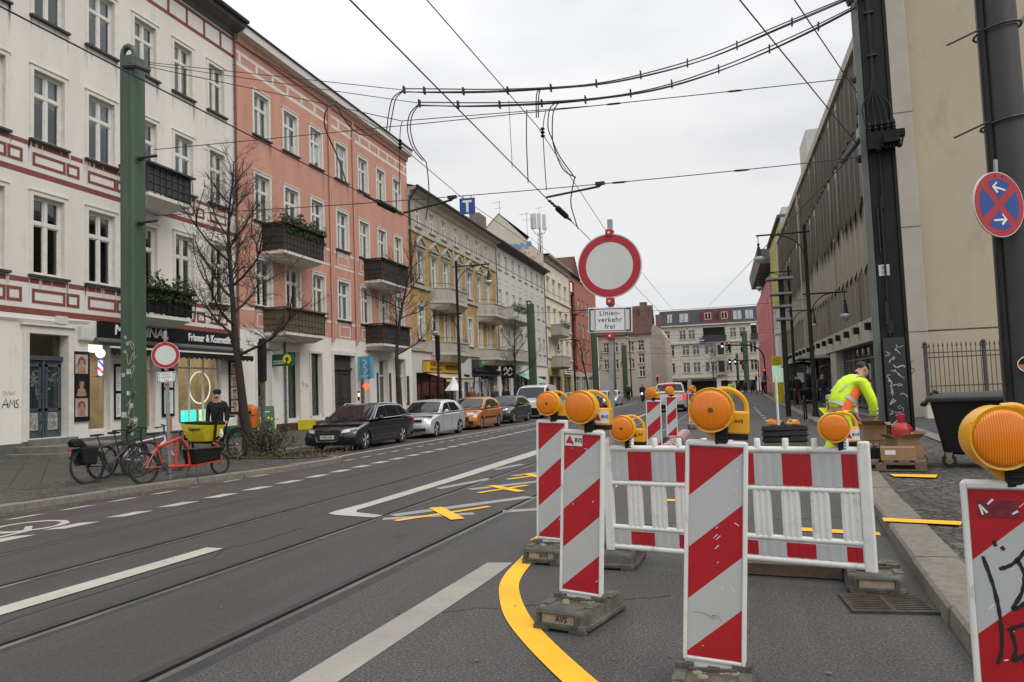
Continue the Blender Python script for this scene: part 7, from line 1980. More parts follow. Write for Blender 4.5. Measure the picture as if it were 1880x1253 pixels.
 for (y0,y1,z0,z1) in P.get('grille',[(-.4,.4,.38,.66)]):
  k=z0+.04
  while k<z1-.02:mb.box(xf+.004,xf+.012,y0+.02,y1-.02,k,k+.012); k+=.05
 mb.build('grille_bars',D['greyplinth'],gr)
 if P.get('frame'):
  mb=MB(); y,z0,z1=P['frame']; mb.tube([(xf+.012,-y,z1),(xf+.012,-y*.78,z0),(xf+.012,y*.78,z0),(xf+.012,y,z1)],.014,6,closed=True); mb.build('grille_frame',D['chrome'],gr)
 mb=MB(); mb.box(xf+.008,xf+.022,-.26,.26,P.get('pz',.43),P.get('pz',.43)+.115); pl=mb.build('number_plate',D['plate'],t)
 mb=MB(); mb.box(xf+.0225,xf+.0235,-.26,-.215,P.get('pz',.43),P.get('pz',.43)+.115); mb.build('blue_strip',D['signblue'],pl)
 text('lettering',P['no'],.095,D['ink'],pl,(xf+.0235,.02,P.get('pz',.43)+.056),PI/2,bold=True,sx=.82,ext=.0008)
 em=P.get('emblem'); mb=MB(); ez=P.get('ez',.62)
 if em=='rings':
  for k in range(4):mb.tube([(xf+.02,-.105+.07*k+.05*math.cos(a),ez+.05*math.sin(a)) for a in [j*PI/8 for j in range(16)]],.0065,5,closed=True)
 elif em=='round':
  mb.tube([(xf+.016,.055*math.cos(a),ez+.055*math.sin(a)) for a in [j*PI/8 for j in range(16)]],.008,5,closed=True); mb.tube([(xf+.016,-.035,ez+.035),(xf+.016,-.012,ez-.035),(xf+.016,0,ez-.005),(xf+.016,.012,ez-.035),(xf+.016,.035,ez+.035)],.006,4)
 elif em=='shield':mb.prism([(-.05,ez-.06),(.05,ez-.06),(.06,ez+.05),(0,ez+.07),(-.06,ez+.05)],xf+.0,xf+.02,'x')
 if em:mb.build('emblem',D['chrome'],t)
 mb=MB()
 for a in (-.35,.3):mb.tube([(g[0][0]+.06,a,zb+.02),(g[0][0]-.18,a+.5,zb+.14)],.009,4)
 mb.build('wiper',D['black'],t)
 if P.get('skirt'):
  mb=MB()
  for s in (-1,1):
   y0,y1=sorted((s*(Wd/2-.02),s*(Wd/2+.012))); mb.box(-wb/2+wr+.1,wb/2-wr-.1,y0,y1,P['skirt'],P['skirt']+.07)
  mb.build('door_strip',D['black'],t)
 if P.get('rails'):
  for s in (-1,1):mb=MB(); mb.tube([(g[1][0]-.15,s*(wz(zh)-.04),zh-.03),(g[1][0]-.3,s*(wz(zh)-.03),zh+.035),(g[3][0]+.25,s*(wz(zh)-.03),zh+.02),(g[3][0]+.1,s*(wz(zh)-.04),zh-.05)],.016,6); mb.build('roof_rail',D['chrome'],t)
 if P.get('doors'):
  mb=MB()
  for s in (-1,1):
   for x in P['doors']:mb.tube([(x,s*(Wd/2-.0),zb-.05),(x+.01,s*(Wd/2+.001),.5),(x+.0,s*(Wd/2-.0),.3)],.005,4)
  mb.build('door_seam',D['black'],t)
 if P.get('bumper'):
  mb=MB(); mb.box(xf-.25,xf+.012,-Wd/2+.12,Wd/2-.12,.2,P['bumper']); mb.build('black_bumper',D['black'],t,bevel=.06)
 return t
def carpaint(n,c,metal=.0,rough=.28):return mat(n,c,rough,metal,var=.03,coat=.8)
EST=dict(wb=2.8,fo=.88,ro=1.03,w=1.82,belt=.93,h=1.43,wr=.325,hood=.73,cowl=.92,rear_belt=-2.2,glass=[(.95,.93),(.18,1.38),(-.6,1.44),(-1.75,1.38),(-2.25,.97)],
 side=[[(.62,.97),(.12,1.32),(-.32,1.355),(-.32,.98)],[(-.38,.98),(-.38,1.355),(-1.2,1.345),(-1.3,.99)],[(-1.38,.99),(-1.28,1.34),(-1.62,1.31),(-1.98,1.02)]],trim=[(.75,.95),(.15,1.35),(-.6,1.39),(-1.6,1.35),(-2.1,1.02),(-1.2,.975),(.6,.955)],
 grille=[(-.42,.42,.33,.70)],frame=(.45,.32,.71),no='B·DB 2120',emblem='rings',ez=.62,rails=True,doors=(.72,-.35,-1.3),rim='five',pz=.40,lamp=(.52,.6,.58,.69))
car('black estate car with chrome roof rails and ringed grille parked first in the row',(-11.25,22.7,0),-PI/2-R(1.5),EST,carpaint('black car paint',(.008,.008,.009),0,.2))
HAT=dict(wb=2.55,fo=.80,ro=.70,w=1.75,belt=.94,h=1.45,wr=.315,hood=.78,cowl=.85,rear_belt=-1.85,glass=[(.9,.94),(.15,1.38),(-.5,1.45),(-1.35,1.38),(-1.9,.98)],
 side=[[(.58,.97),(.1,1.31),(-.3,1.35),(-.3,.99)],[(-.36,.99),(-.36,1.35),(-1.05,1.33),(-1.35,1.06),(-1.3,1.0)]],grille=[(-.55,.55,.66,.73),(-.55,.55,.28,.40)],no='B·DS 1804',emblem='round',ez=.70,doors=(.65,-.33,-1.15),rim='five',pz=.45,lamp=(.58,.6,.64,.74))
SILV=car('silver hatchback with round badge parked behind the black estate car',(-10.95,27.9,0),-PI/2-R(2),HAT,carpaint('silver car paint',(.56,.57,.58),.35,.3))
OR=dict(HAT); OR.update(wb=2.54,fo=.82,ro=.66,h=1.47,hood=.80,no='B·LP 207',emblem='shield',ez=.74,grille=[(-.5,.5,.40,.60)],pz=.26,lamp=(.50,.6,.66,.80),skirt=.5,rim='seven',bow=.26,cowl=.95,glass=[(1.0,.95),(.2,1.40),(-.45,1.47),(-1.3,1.39),(-1.85,.99)],side=[[(.65,.98),(.12,1.33),(-.28,1.37),(-.28,1.0)],[(-.34,1.0),(-.34,1.37),(-1.0,1.34),(-1.4,1.07),(-1.3,1.01)]])
car('orange hatchback with wide mouth grille parked third in the row',(-10.85,33.1,0),-PI/2-R(2),OR,carpaint('orange car paint',(.50,.17,.03),.25,.3))
DK=dict(HAT); DK.update(no='B·MT 415',emblem=None,grille=[(-.5,.5,.30,.48)],pz=.50,rim='five',lamp=(.55,.6,.70,.80),h=1.48)
car('dark grey hatchback parked between the orange car and the white van',(-10.85,38.6,0),-PI/2-R(3),DK,carpaint('dark grey car paint',(.022,.024,.028),.2,.25))
VAN=dict(wb=2.7,fo=.86,ro=.75,w=1.83,belt=1.1,h=1.84,wr=.32,hood=.98,cowl=.98,rear_belt=-2.05,cat='van',glass=[(1.05,1.1),(.38,1.72),(-.5,1.84),(-1.9,1.8),(-2.1,1.12)],tumble=.12,
 side=[[(.72,1.14),(.32,1.62),(-.25,1.66),(-.25,1.14)]],grille=[(-.5,.5,.3,.46)],bumper=.60,no='B·KV 380',pz=.48,emblem=None,lamp=(.58,.6,.78,.95),rim='steel',doors=(.78,-.3,-1.3),tail=[(-2.1,1.1),(-2.1,.8),(-2.1,.62),(-2.09,.45),(-2.05,.25)],mirror=D['black'])
car('white delivery van with black bumper parked behind the dark hatchback',(-10.75,44.5,0),-PI/2-R(2),VAN,carpaint('white van paint',(.66,.66,.65)),name='parked_van')
for i,(y,c,l) in enumerate(((52,(.30,.31,.32),'grey hatchback seen through the handle of the amber lamp'),(57.5,(.02,.025,.035),'dark blue car at the left edge of the sign post'),(62.5,(.45,.46,.47),'light silver car just right of the sign post, parked before the white one'),(67.5,(.68,.68,.68),'white hatchback parked last before the cyclists'))):
 H2=dict(HAT); H2.update(no=['B·AN 21','B·RK 88','B·TE 515','B·HS 902'][i],emblem=None); car(l,(-10.3+.2*i,y+2,0),-PI/2-R(2),H2,carpaint('far car paint %d'%i,c,.3))
SUV=dict(HAT); SUV.update(h=1.66,belt=1.05,w=1.84,hood=.9,wr=.34,no='B·JC 730',emblem=None,tailm=D['taillight'],glass=[(.95,1.05),(.2,1.56),(-.5,1.66),(-1.55,1.6),(-1.95,1.1)],side=[[(.58,1.09),(.1,1.48),(-.3,1.54),(-.3,1.1)],[(-.36,1.1),(-.36,1.54),(-1.2,1.5),(-1.4,1.15),(-1.3,1.11)]])
t=car('white car seen from behind with glowing red tail lights waiting in the tram lane',(-2.95,47,0),PI/2+R(1),SUV,carpaint('white car paint',(.68,.68,.67)),None,'waiting_car')
mb=MB(); mb.box(-2.0,-1.965,-.26,.26,.72,.84); pl2=mb.build('number_plate',D['plate'],t); text('lettering','B·JC 730',.09,D['ink'],pl2,(-2.0,0,.78),-PI/2,bold=True,sx=.8,ext=.001)
mb=MB(); mb.box(-1.99,-1.9,-.8,.8,.2,.42); mb.build('black_bumper',D['black'],t,bevel=.03); mb=MB(); mb.box(-1.78,-1.72,-.35,.35,1.59,1.63); mb.build('brake_light',D['taillight'],t)
# ---------------------------------------------------------------- bicycles (local x = forward)
def bwheel(parent,x,z,r,tm=None,fat=.022):
 o=bpy.data.objects.new('wheel',None); COL.objects.link(o); o.parent=parent; o.location=(x,0,z); o.empty_display_size=.1
 key=('b',r,fat)
 if key not in WH:
  a=MB(); a.tube([(r*math.cos(k*PI/20),0,r*math.sin(k*PI/20)) for k in range(40)],fat,6,closed=True)
  b=MB(); b.tube([((r-fat*1.3)*math.cos(k*PI/20),0,(r-fat*1.3)*math.sin(k*PI/20)) for k in range(40)],.011,5,closed=True)
  c=MB(); c.lathe([(.02,-.05),(.028,-.03),(.028,.03),(.02,.05)],ax='y',n=8)
  for k in range(28):
   an=k*2*PI/28; c.tube([(.02*math.cos(an+.5),.03*(-1) ** k,.02*math.sin(an+.5)),((r-.03)*math.cos(an),0,(r-.03)*math.sin(an))],.0016,3)
  WH[key]=(a.mesh('tyre',D['rubber'],60),b.mesh('rim',D['darkmetal'],60),c.mesh('spokes',D['steel']))
 for n,m in zip(('tyre','rim','spokes'),WH[key]):link(n,m,o)
 return o
def saddle(t,x,z,post):
 mb=MB(); mb.loft([[(x-.13,-.07,z),(x-.13,.07,z),(x-.13,.06,z+.04),(x-.13,-.06,z+.04)],[(x,-.055,z),(x,.055,z),(x,.045,z+.045),(x,-.045,z+.045)],[(x+.14,-.016,z+.01),(x+.14,.016,z+.01),(x+.14,.012,z+.04),(x+.14,-.012,z+.04)]]); mb.build('saddle',D['black'],t,bevel=.012)
 mb=MB(); mb.tube([post,(x,0,z)],.014,6); mb.build('seat_post',D['darkmetal'],t)
def bars(t,x,z,w=.3,back=.08,stem=None,m='black'):
 mb=MB(); mb.tube(smooth_pts([(x-back,-w,z+.01),(x+.0,-w*.55,z+.015),(x+.03,0,z),(x+.0,w*.55,z+.015),(x-back,w,z+.01)],4),.013,6)
 for s in (-1,1):mb.tube([(x-back,s*w,z+.01),(x-back+.05,s*(w-.11),z+.012)],.019,6); mb.tube([(x+.0,s*w*.6,z+.01),(x+.06,s*w*.8,z-.02)],.006,4)
 if stem:mb.tube([stem,(x+.03,0,z)],.017,6)
 mb.build('handlebar',D[m],t,60)
def crank(t,x,z,r=.09):
 mb=MB(); mb.lathe([(r,-.052),(r,-.048)],(x,0,z),20,'y'); mb.lathe([(.03,-.08),(.03,.08)],(x,0,z),8,'y')
 mb.tube([(x,-.07,z),(x+.06,-.08,z-.15)],.011,5); mb.tube([(x,.07,z),(x-.06,.08,z+.15)],.011,5); mb.box(x+.02,x+.1,-.17,-.08,z-.165,z-.145); mb.box(x-.1,x-.02,.08,.17,z+.145,z+.165); mb.build('crank_and_pedals',D['darkmetal'],t)
def bicycle(label,loc,rz,fm,fm2=None,bags=False,lean=R(4),hb=.3,guard=True,low=False,rack=True):
 t=thing('bicycle',label,'bicycle',loc,0,'bicycles parked on the pavement',rot=(lean,0,rz))
 t.scale=(.93,.93,.93)
 r=.345; rx,fx=-.53,.55
 bwheel(t,rx,r,r); bwheel(t,fx,r,r)
 bb,st,hd,hb_=(-.08,0,.29),(-.24,0,.78),(.36,0,.83),(.39,0,.70)
 mb=MB(); tp=(hd[0]-.02,0,hd[2]-.03) ;
 mb.tube([bb,st],.017,6); mb.tube([hd,hb_],.021,6); mb.tube([(-.2,0,.70) if not low else (-.15,0,.52),tp],.018,6); mb.tube([bb,hb_],.024,6)
 for s in (-1,1):mb.tube([(rx,s*.06,r),(bb[0],s*.03,bb[2])],.01,5); mb.tube([(rx,s*.06,r),(st[0]+.02,s*.02,.72)],.009,5)
 mb.build('frame',fm,t,60)
 mb=MB()
 for s in (-1,1):mb.tube([(.40,s*.05,.66),(.46,s*.055,.5),(fx,s*.055,r)],.012,5)
 mb.tube([(.40,-.05,.66),(.40,.05,.66)],.018,5); mb.build('fork',fm2 or fm,t,60)
 saddle(t,-.28,.93,st); bars(t,.34,1.02,hb,.09,hd); crank(t,bb[0],bb[2])
 mb=MB(); mb.tube([(rx+.03,-.05,r+.045),(bb[0],-.05,bb[2]+.085)],.004,4); mb.tube([(rx+.03,-.05,r-.045),(bb[0],-.05,bb[2]-.085)],.004,4); mb.lathe([(.045,-.052),(.045,-.046)],(rx,0,r),10,'y'); mb.tube([(-.12,.06,.26),(-.2,.16,.0)],.009,5); mb.build('chain_and_stand',D['darkmetal'],t)
 if guard:
  mb=MB()
  for (cx,a0,a1) in ((rx,.15,2.7),(fx,.7,2.9)):mb.tube([(cx+(r+.035)*math.cos(lerp(a0,a1,k/10)),0,r+(r+.035)*math.sin(lerp(a0,a1,k/10))) for k in range(11)],.026,4,sq=(1,.15))
  mb.build('mudguard',D['black'],t)
 if rack:
  mb=MB()
  for s in (-1,1):mb.tube([(rx,s*.07,r),(rx-.06,s*.07,.74),(-.28,s*.06,.74)],.006,4); mb.tube([(rx+.02,s*.07,r),(rx+.12,s*.07,.74)],.006,4)
  mb.tube([(rx-.22,-.07,.74),(rx-.22,.07,.74)],.006,4); mb.box(rx-.22,-.3,-.07,.07,.735,.745); mb.build('luggage_rack',D['darkmetal'],t)
 if bags:
  for s in (-1,1):
   mb=MB(); mb.loft([[(rx-.15,s*.08,.37),(rx+.1,s*.08,.37),(rx+.1,s*.2,.37),(rx-.15,s*.2,.37)],[(rx-.21,s*.08,.72),(rx+.14,s*.08,.72),(rx+.14,s*.22,.72),(rx-.21,s*.22,.72)]]); mb.build('pannier_bag',D['black'],t,bevel=.03)
  mb=MB(); mb.loft([[(rx-.3,-.1,.75),(rx-.02,-.1,.75),(rx-.02,.1,.75),(rx-.3,.1,.75)],[(rx-.34,-.09,.86),(rx-.15,-.1,.90),(rx-.15,.1,.88),(rx-.34,.09,.85)],[(rx-.30,-.04,.91),(rx-.2,-.04,.92),(rx-.2,.04,.92),(rx-.30,.04,.91)]]); mb.build('rack_bag',D['black'],t,bevel=.02)
  mb=MB(); mb.box(rx-.36,rx-.33,-.04,.04,.66,.71); mb.build('rear_light',D['signred'],t)
 return t
bicycle('black trekking bicycle with pannier bags and rear light, leftmost of the parked bicycles',pv(-10.9,11.85),PI/2-R(14),mat('black frame paint',(.02,.018,.018),.4,var=.2),bags=True,lean=R(-5))
bicycle('dark bicycle with flat handlebar between the trekking bicycle and the green mast',pv(-11.32,12.6),PI/2-R(12),mat('dark violet frame paint',(.03,.022,.03),.4,var=.2),hb=.34,guard=False,rack=False,lean=R(4))
bicycle('bicycle with white and pink frame leaning beside the green mast',pv(-11.2,13.1),R(52),mat('white pink frame paint',(.80,.52,.60),.35,var=.5,vs=4),hb=.33,guard=False,rack=False,lean=R(-7))
# red long cargo bicycle
t=thing('cargo_bicycle','orange red cargo bicycle with long low frame and black box at the kerb','cargo bicycle',pv(-9.58,12.05),0,rot=(R(-3),0,PI/2-R(18)))
t.scale=(.87,.87,.87)
RM=mat('orange red frame paint',(.52,.045,.022),.35,var=.08,vs=4)
bwheel(t,-.86,.32,.325,fat=.026); bwheel(t,1.0,.235,.235,fat=.024)
mb=MB(); q=.024
bb,st,ht=(-.42,0,.30),(-.56,0,.80),(.02,0,.90)
for a,b,r_ in ((bb,st,.02),((-.54,0,.73),ht,.032),(ht,(.2,0,.66),.03),((.2,0,.66),(.22,0,.28),.028),((bb),(.2,0,.26),.035),((-.05,0,.86),(-.1,0,.62),.02),((-.1,0,.62),(-.12,0,.3),.024),((.2,0,.26),(.92,0,.33),.032),((.92,0,.33),(1.0,0,.48),.03),((1.0,0,.48),(.96,0,.64),.03),((.96,0,.64),(.84,0,.72),.028)):mb.tube([a,b],r_,8)
for s in (-1,1):
 mb.tube([(.2,s*.04,.26),(.24,s*.22,.26),(.86,s*.2,.31),(.94,s*.05,.33)],.016,6); mb.tube([(-.86,s*.065,.32),(bb[0],s*.04,.30)],.012,5); mb.tube([(-.86,s*.065,.32),(-.57,s*.02,.72)],.012,5)
 mb.tube([(.98,s*.06,.52),(1.0,s*.06,.235)],.014,5)
mb.build('frame',RM,t,60)
mb=MB(); mb.loft([[(.24,-.2,.30),(.88,-.18,.33),(.88,.18,.33),(.24,.2,.30)],[(.2,-.24,.60),(.92,-.22,.62),(.92,.22,.62),(.2,.24,.60)]]); bx=mb.build('cargo_box',D['black'],t,bevel=.015)
mb=MB(); mb.box(.16,.96,-.25,.25,.60,.635); mb.build('box_lid',mat('faded black cover',(.03,.03,.032),.7,var=.4,vs=6),t,bevel=.01)
saddle(t,-.62,1.0,st); bars(t,-.02,1.02,.27,.1,ht); crank(t,bb[0],bb[2])
mb=MB(); mb.tube([(-.83,-.06,.37),(bb[0],-.05,.39)],.005,4); mb.tube([(-.83,-.06,.27),(bb[0],-.05,.21)],.005,4); mb.lathe([(.06,-.06),(.06,-.05)],(-.86,0,.32),12,'y'); mb.tube([(.3,-.12,.26),(.26,-.2,0)],.011,5); mb.tube([(.3,.12,.26),(.26,.2,0)],.011,5); mb.tube([(.1,-.1,.26),(.06,-.16,0.0)],.011,5); mb.build('chain_and_stand',D['darkmetal'],t)
# yellow cargo bicycle
t=thing('cargo_bicycle','cargo bicycle with yellow lettered front box and black frame behind the red one','cargo bicycle',pv(-12.1,16.35),0,rot=(R(2),0,PI-R(14)))
bwheel(t,-.88,.345,.345,fat=.027); bwheel(t,.98,.25,.25,fat=.026)
mb=MB()
mb.loft([[(.02,-.22,.42),(.62,-.2,.42),(.62,.2,.42),(.02,.22,.42)],[(-.02,-.28,.62),(.80,-.24,.62),(.80,.24,.62),(-.02,.28,.62)],[(-.08,-.31,.84),(.98,-.22,.88),(.98,.22,.88),(-.08,.31,.84)]]); bx=mb.build('cargo_box',mat('yellow box plastic',(.62,.50,.015),.4,var=.1,vs=3,dirt=((.3,.25,.05),.62,.5)),t,bevel=.025)
mb=MB(); mb.loft([[(-.1,-.32,.85),(1.0,-.23,.89),(1.0,.23,.89),(-.1,.32,.85)],[(-.08,-.28,.93),(.9,-.18,.93),(.9,.18,.93),(-.08,.28,.93)]]); mb.build('box_cover',D['black'],t,bevel=.015)
l_=text('lettering','Cargoroo',.12,D['ink'],bx,(.36,.287,.74),PI,bold=True,ext=.002); l_.rotation_euler=(R(-8),0,PI-R(3.5))
mb=MB()
for a,b,r_ in (((-.30,0,.32),(-.5,0,.85),.022),((-.3,0,.32),(-.05,0,.42),.04),((-.48,0,.62),(-.12,0,.50),.03),((-.05,0,.4),(-.12,0,1.0),.03),((.0,0,.40),(.7,0,.40),.03),((.7,0,.4),(.95,0,.6),.028)):mb.tube([a,b],r_,8)
for s in (-1,1):mb.tube([(-.88,s*.07,.345),(-.3,s*.05,.32)],.014,5); mb.tube([(-.88,s*.07,.345),(-.49,s*.03,.78)],.013,5); mb.tube([(.97,s*.07,.58),(.98,s*.07,.25)],.015,5)
mb.build('frame',D['black'],t,60)
mb=MB(); mb.box(-.36,-.14,-.07,.07,.22,.42); mb.build('motor',D['darkmetal'],t,bevel=.03)
mb=MB(); mb.tube([(-.88+.39*math.cos(k*.25+.1),0,.345+.39*math.sin(k*.25+.1)) for k in range(11)],.03,4,sq=(1,.15)); mb.build('mudguard',D['black'],t)
mb=MB(); mb.ball((-.42,.1,.62),.075,8,sc=(.9,.6,1.6)); mb.build('hanging_bag',D['sheetwhite'],t)
saddle(t,-.58,1.02,(-.5,0,.85)); bars(t,-.28,1.26,.3,.12,(-.12,0,1.0)); crank(t,-.3,.32)
for (x,y,z1,l) in ((-12.35,14.25,1.02,'orange red bicycle stand post close to the green mast'),(-11.8,14.5,1.1,'orange red bicycle stand post close to the grey sign post')):
 t=thing('bicycle_stand',l,'bicycle stand',(x,y,hp(x,y)),R(10)); mb=MB(); mb.box(-.035,.035,-.02,.02,0,z1*.98); mb.box(-.018,.018,-.012,.012,z1*.98,z1*1.04); mb.build('post',D['orange_bin'],t,bevel=.012); mb=MB(); mb.lathe([(.07,0),(.07,.01)],n=10); mb.tube([(-.04,.03,z1*.82),(.06,.03,z1*.80)],.012,5); mb.build('fitting',D['signwhite'],t)

# ---------------------------------------------------------------- people
def skin(name,V,E,m,parent,sub=1,root=0):
 """One continuous surface grown over joints: V = [(x, y, z, radius)], E = edges."""
 bm=bmesh.new(); sk=bm.verts.layers.skin.verify(); vs=[]
 for (x,y,z,r) in V:
  v=bm.verts.new((x,y,z)); v[sk].radius=(r,r) if not isinstance(r,tuple) else r; vs.append(v)
 for a,b in E:bm.edges.new((vs[a],vs[b]))
 vs[root][sk].use_root=True
 me=bpy.data.meshes.new(name); bm.to_mesh(me); bm.free(); me.materials.append(m)
 for p in me.polygons:p.use_smooth=True
 o=link(name,me,parent)
 s=o.modifiers.new('skin','SKIN'); s.use_smooth_shade=True
 if sub:q=o.modifiers.new('sub','SUBSURF'); q.levels=sub; q.render_levels=sub
 return o
def person(label,loc,rz,top,legs,hairc=(.02,.015,.01),h=1.75,pose='stand',hood=False,bag=None,group=None,cat='person',sub=1,phase=1,longhair=False):
 """Local +y is where the figure looks. The body is one surface; jacket, trousers, shoes and hair are its clothing."""
 t=thing('person',label,cat,loc,rz,group); k=h/1.75; t.scale=(k,k,k)
 st=.17 if pose=='walk' else .04
 sw=.16 if pose=='walk' else .03
 hipz=.93
 if pose=='ride':hipz=.95
 p=phase
 La=(-.10,-st*p,.09); Ra=(.10,st*p,.09)
 if pose=='ride':La,Ra=(-.11,.12,.28),(.11,.1,.5)
 V=[(0,0,hipz,.10),(0,0,1.15,.11),(0,.01,1.38,.12),(0,.02,1.5,.055),(0,.04,1.60,.075),(0,.045,1.68,.085),
   (-.18,.01,1.42,.055),(-.24,-.02+sw*p*.4,1.15,.042),(-.23,.1+sw*p,.92,.032),(-.225,.13+sw*p,.84,.03),
   (.18,.01,1.42,.055),(.24,-.02-sw*p*.4,1.15,.042),(.23,.1-sw*p,.92,.032),(.225,.13-sw*p,.84,.03),
   (-.09,0,.88,.085),(-.10,.04-st*p*.4,.5,.058),(*La,.042),(.09,0,.88,.085),(.10,.04+st*p*.4,.5,.058),(*Ra,.042),(0,.13,1.625,.02)]
 E=[(0,1),(1,2),(2,3),(3,4),(4,5),(2,6),(6,7),(7,8),(8,9),(2,10),(10,11),(11,12),(12,13),(0,14),(14,15),(15,16),(0,17),(17,18),(18,19),(4,20)]
 skin('body',V,E,D['skin'],t,sub)
 J=[(0,0,.80,.165),(0,0,1.10,.165),(0,.01,1.34,.165),(0,.025,1.515,.082),(-.19,.01,1.39,.085),(-.24,-.02+sw*p*.4,1.15,.075),(-.235,.1+sw*p,.93,.05),(.19,.01,1.39,.085),(.24,-.02-sw*p*.4,1.15,.075),(.235,.1-sw*p,.93,.055)]
 skin('jacket',J,[(0,1),(1,2),(2,3),(2,4),(4,5),(5,6),(2,7),(7,8),(8,9)],cloth(top),t,sub)
 T=[(0,0,.93,.125),(-.095,0,.84,.105),(-.10,.04-st*p*.4,.5,.075),(La[0],La[1],La[2]+.05,.06),(.095,0,.84,.105),(.10,.04+st*p*.4,.5,.075),(Ra[0],Ra[1],Ra[2]+.05,.06)]
 skin('trousers',T,[(0,1),(1,2),(2,3),(0,4),(4,5),(5,6)],cloth(legs),t,sub)
 for a in (La,Ra):skin('shoe',[(a[0],a[1]-.03,a[2]-.045,.045),(a[0],a[1]+.08,a[2]-.05,.045),(a[0],a[1]+.17,a[2]-.055,.035)],[(0,1),(1,2)],D['black'],t,sub)
 if hood:skin('hood',[(0,-.03,1.52,.10),(0,-.01,1.62,.115),(0,.0,1.72,.095)],[(0,1),(1,2)],cloth(top),t,sub)
 else:skin('hair',[(0,-.02,1.60 if not longhair else 1.42,.07),(0,-.01,1.68,.092),(0,.02,1.745,.07)],[(0,1),(1,2)],cloth(hairc),t,sub)
 if bag:mb=MB(); mb.box(.24,.36,-.1,.2,.5,.8); mb.build('bag',cloth(bag),t,bevel=.03)
 return t
CL={}
def cloth(c):
 c=tuple(c)
 if c not in CL:CL[c]=mat('cloth',c,.9,var=.2,vs=9)
 return CL[c]
BK=(.012,.012,.014)
man=person('bearded man in black cap and dark jacket standing behind the yellow cargo bicycle',(-13.3,18.2,0),R(-150),(.007,.008,.0075),(.006,.006,.007),h=1.8)
skin('beard',[(0,.07,1.60,.075),(0,.09,1.54,.06)],[(0,1)],cloth((.012,.01,.009)),man)
mb=MB(); mb.lathe([(.105,1.685),(.107,1.72),(.09,1.775),(.03,1.80)],(0,.03,0),14); mb.build('cap',D['black'],man,60)
person('person in brown jacket walking past the stationery shop',(-14.2,43.2,.12),R(175),(.16,.075,.03),BK,pose='walk')
person('grey haired person in dark coat walking beside the double armed lamp',(-13.4,45.2,.12),R(170),(.05,.055,.06),BK,(.3,.28,.26),pose='walk')
person('dark haired person in black walking behind the orange car',(-13.2,47.0,.12),R(180),BK,BK,pose='walk',hood=True)
person('person in black behind the dark grey car',(-13.6,57,.12),R(150),BK,BK)
G_='pedestrians on the far pavement'
for i,(x,y,rz,top,leg,l,ps) in enumerate(((4.6,54,170,(.03,.035,.06),BK,'person in dark blue coat waiting beside the yellow stop sign','walk'),(4.2,47.5,10,BK,(.12,.03,.03),'person with red trousers walking behind the dark lamp pole','walk'),(5.2,51,90,BK,BK,'person in black standing left of the tram shelter','stand'),(5.0,42.5,200,(.03,.03,.035),(.04,.05,.09),'person in jeans standing by the glass front behind the street lamp','stand'),
  (4.9,99,160,BK,BK,'person in black crossing near the far traffic lights','walk'),(2.2,112,200,(.03,.03,.04),BK,'person at the far crossing in front of the white shop fascia, left one','walk'),(3.2,114,150,(.08,.03,.03),BK,'person in dark red coat at the far crossing','walk'),(4.1,113,20,(.04,.05,.06),BK,'person in grey coat at the far crossing','walk'),(1.4,116,90,BK,(.04,.05,.08),'person at the far crossing beside the hi-vis worker','walk'),(-9.6,82,180,(.03,.05,.02),BK,'person in green jacket standing at the kerb by the last white car','stand'))):
 person(l,(x,y,.12),R(rz),top,leg,pose=ps,group=G_,sub=0 if y>60 else 1,phase=1-2*(i%2))
w2=person('worker in fluorescent yellow suit standing far down the lane',(.75,67,0),R(160),(.55,.80,.03),(.55,.80,.03),pose='stand',sub=1)
mb=MB()
for z in (.95,1.15):mb.lathe([(.165,z),(.165,z+.06)],n=14)
mb.build('reflective_bands',D['reflect'],w2)
# motor scooter rider
t=thing('motor_scooter','scooter with lit headlight coming up the street','scooter',(-7.9,80,0),PI)
mb=MB(); mb.prism([(-.7,.3),(-.75,.7),(-.2,.78),(-.1,.45),(.3,.4),(.45,.95),(.6,.9),(.5,.3)],-.16,.16,'x'); mb.build('scooter_body',D['darkmetal'],t,bevel=.05)
mb=MB(); mb.M=Matrix.Rotation(PI/2,4,'Z'); mb.lathe([(.25,-.06),(.27,0),(.25,.06)],(.65,0,.27),16,'y'); mb.build('wheel',D['rubber'],t); mb=MB(); mb.M=Matrix.Rotation(PI/2,4,'Z'); mb.lathe([(.25,-.06),(.27,0),(.25,.06)],(-.6,0,.27),16,'y'); mb.build('wheel',D['rubber'],t)
mb=MB(); mb.ball((0,.62,.82),.1,10); mb.build('headlight',D['whiteglow'],t)
person('scooter rider in dark jacket and helmet',(-7.9,80.1,0),PI,BK,BK,pose='ride',hood=True,sub=0)
t=thing('bicycle_far','x','x') if 0 else None

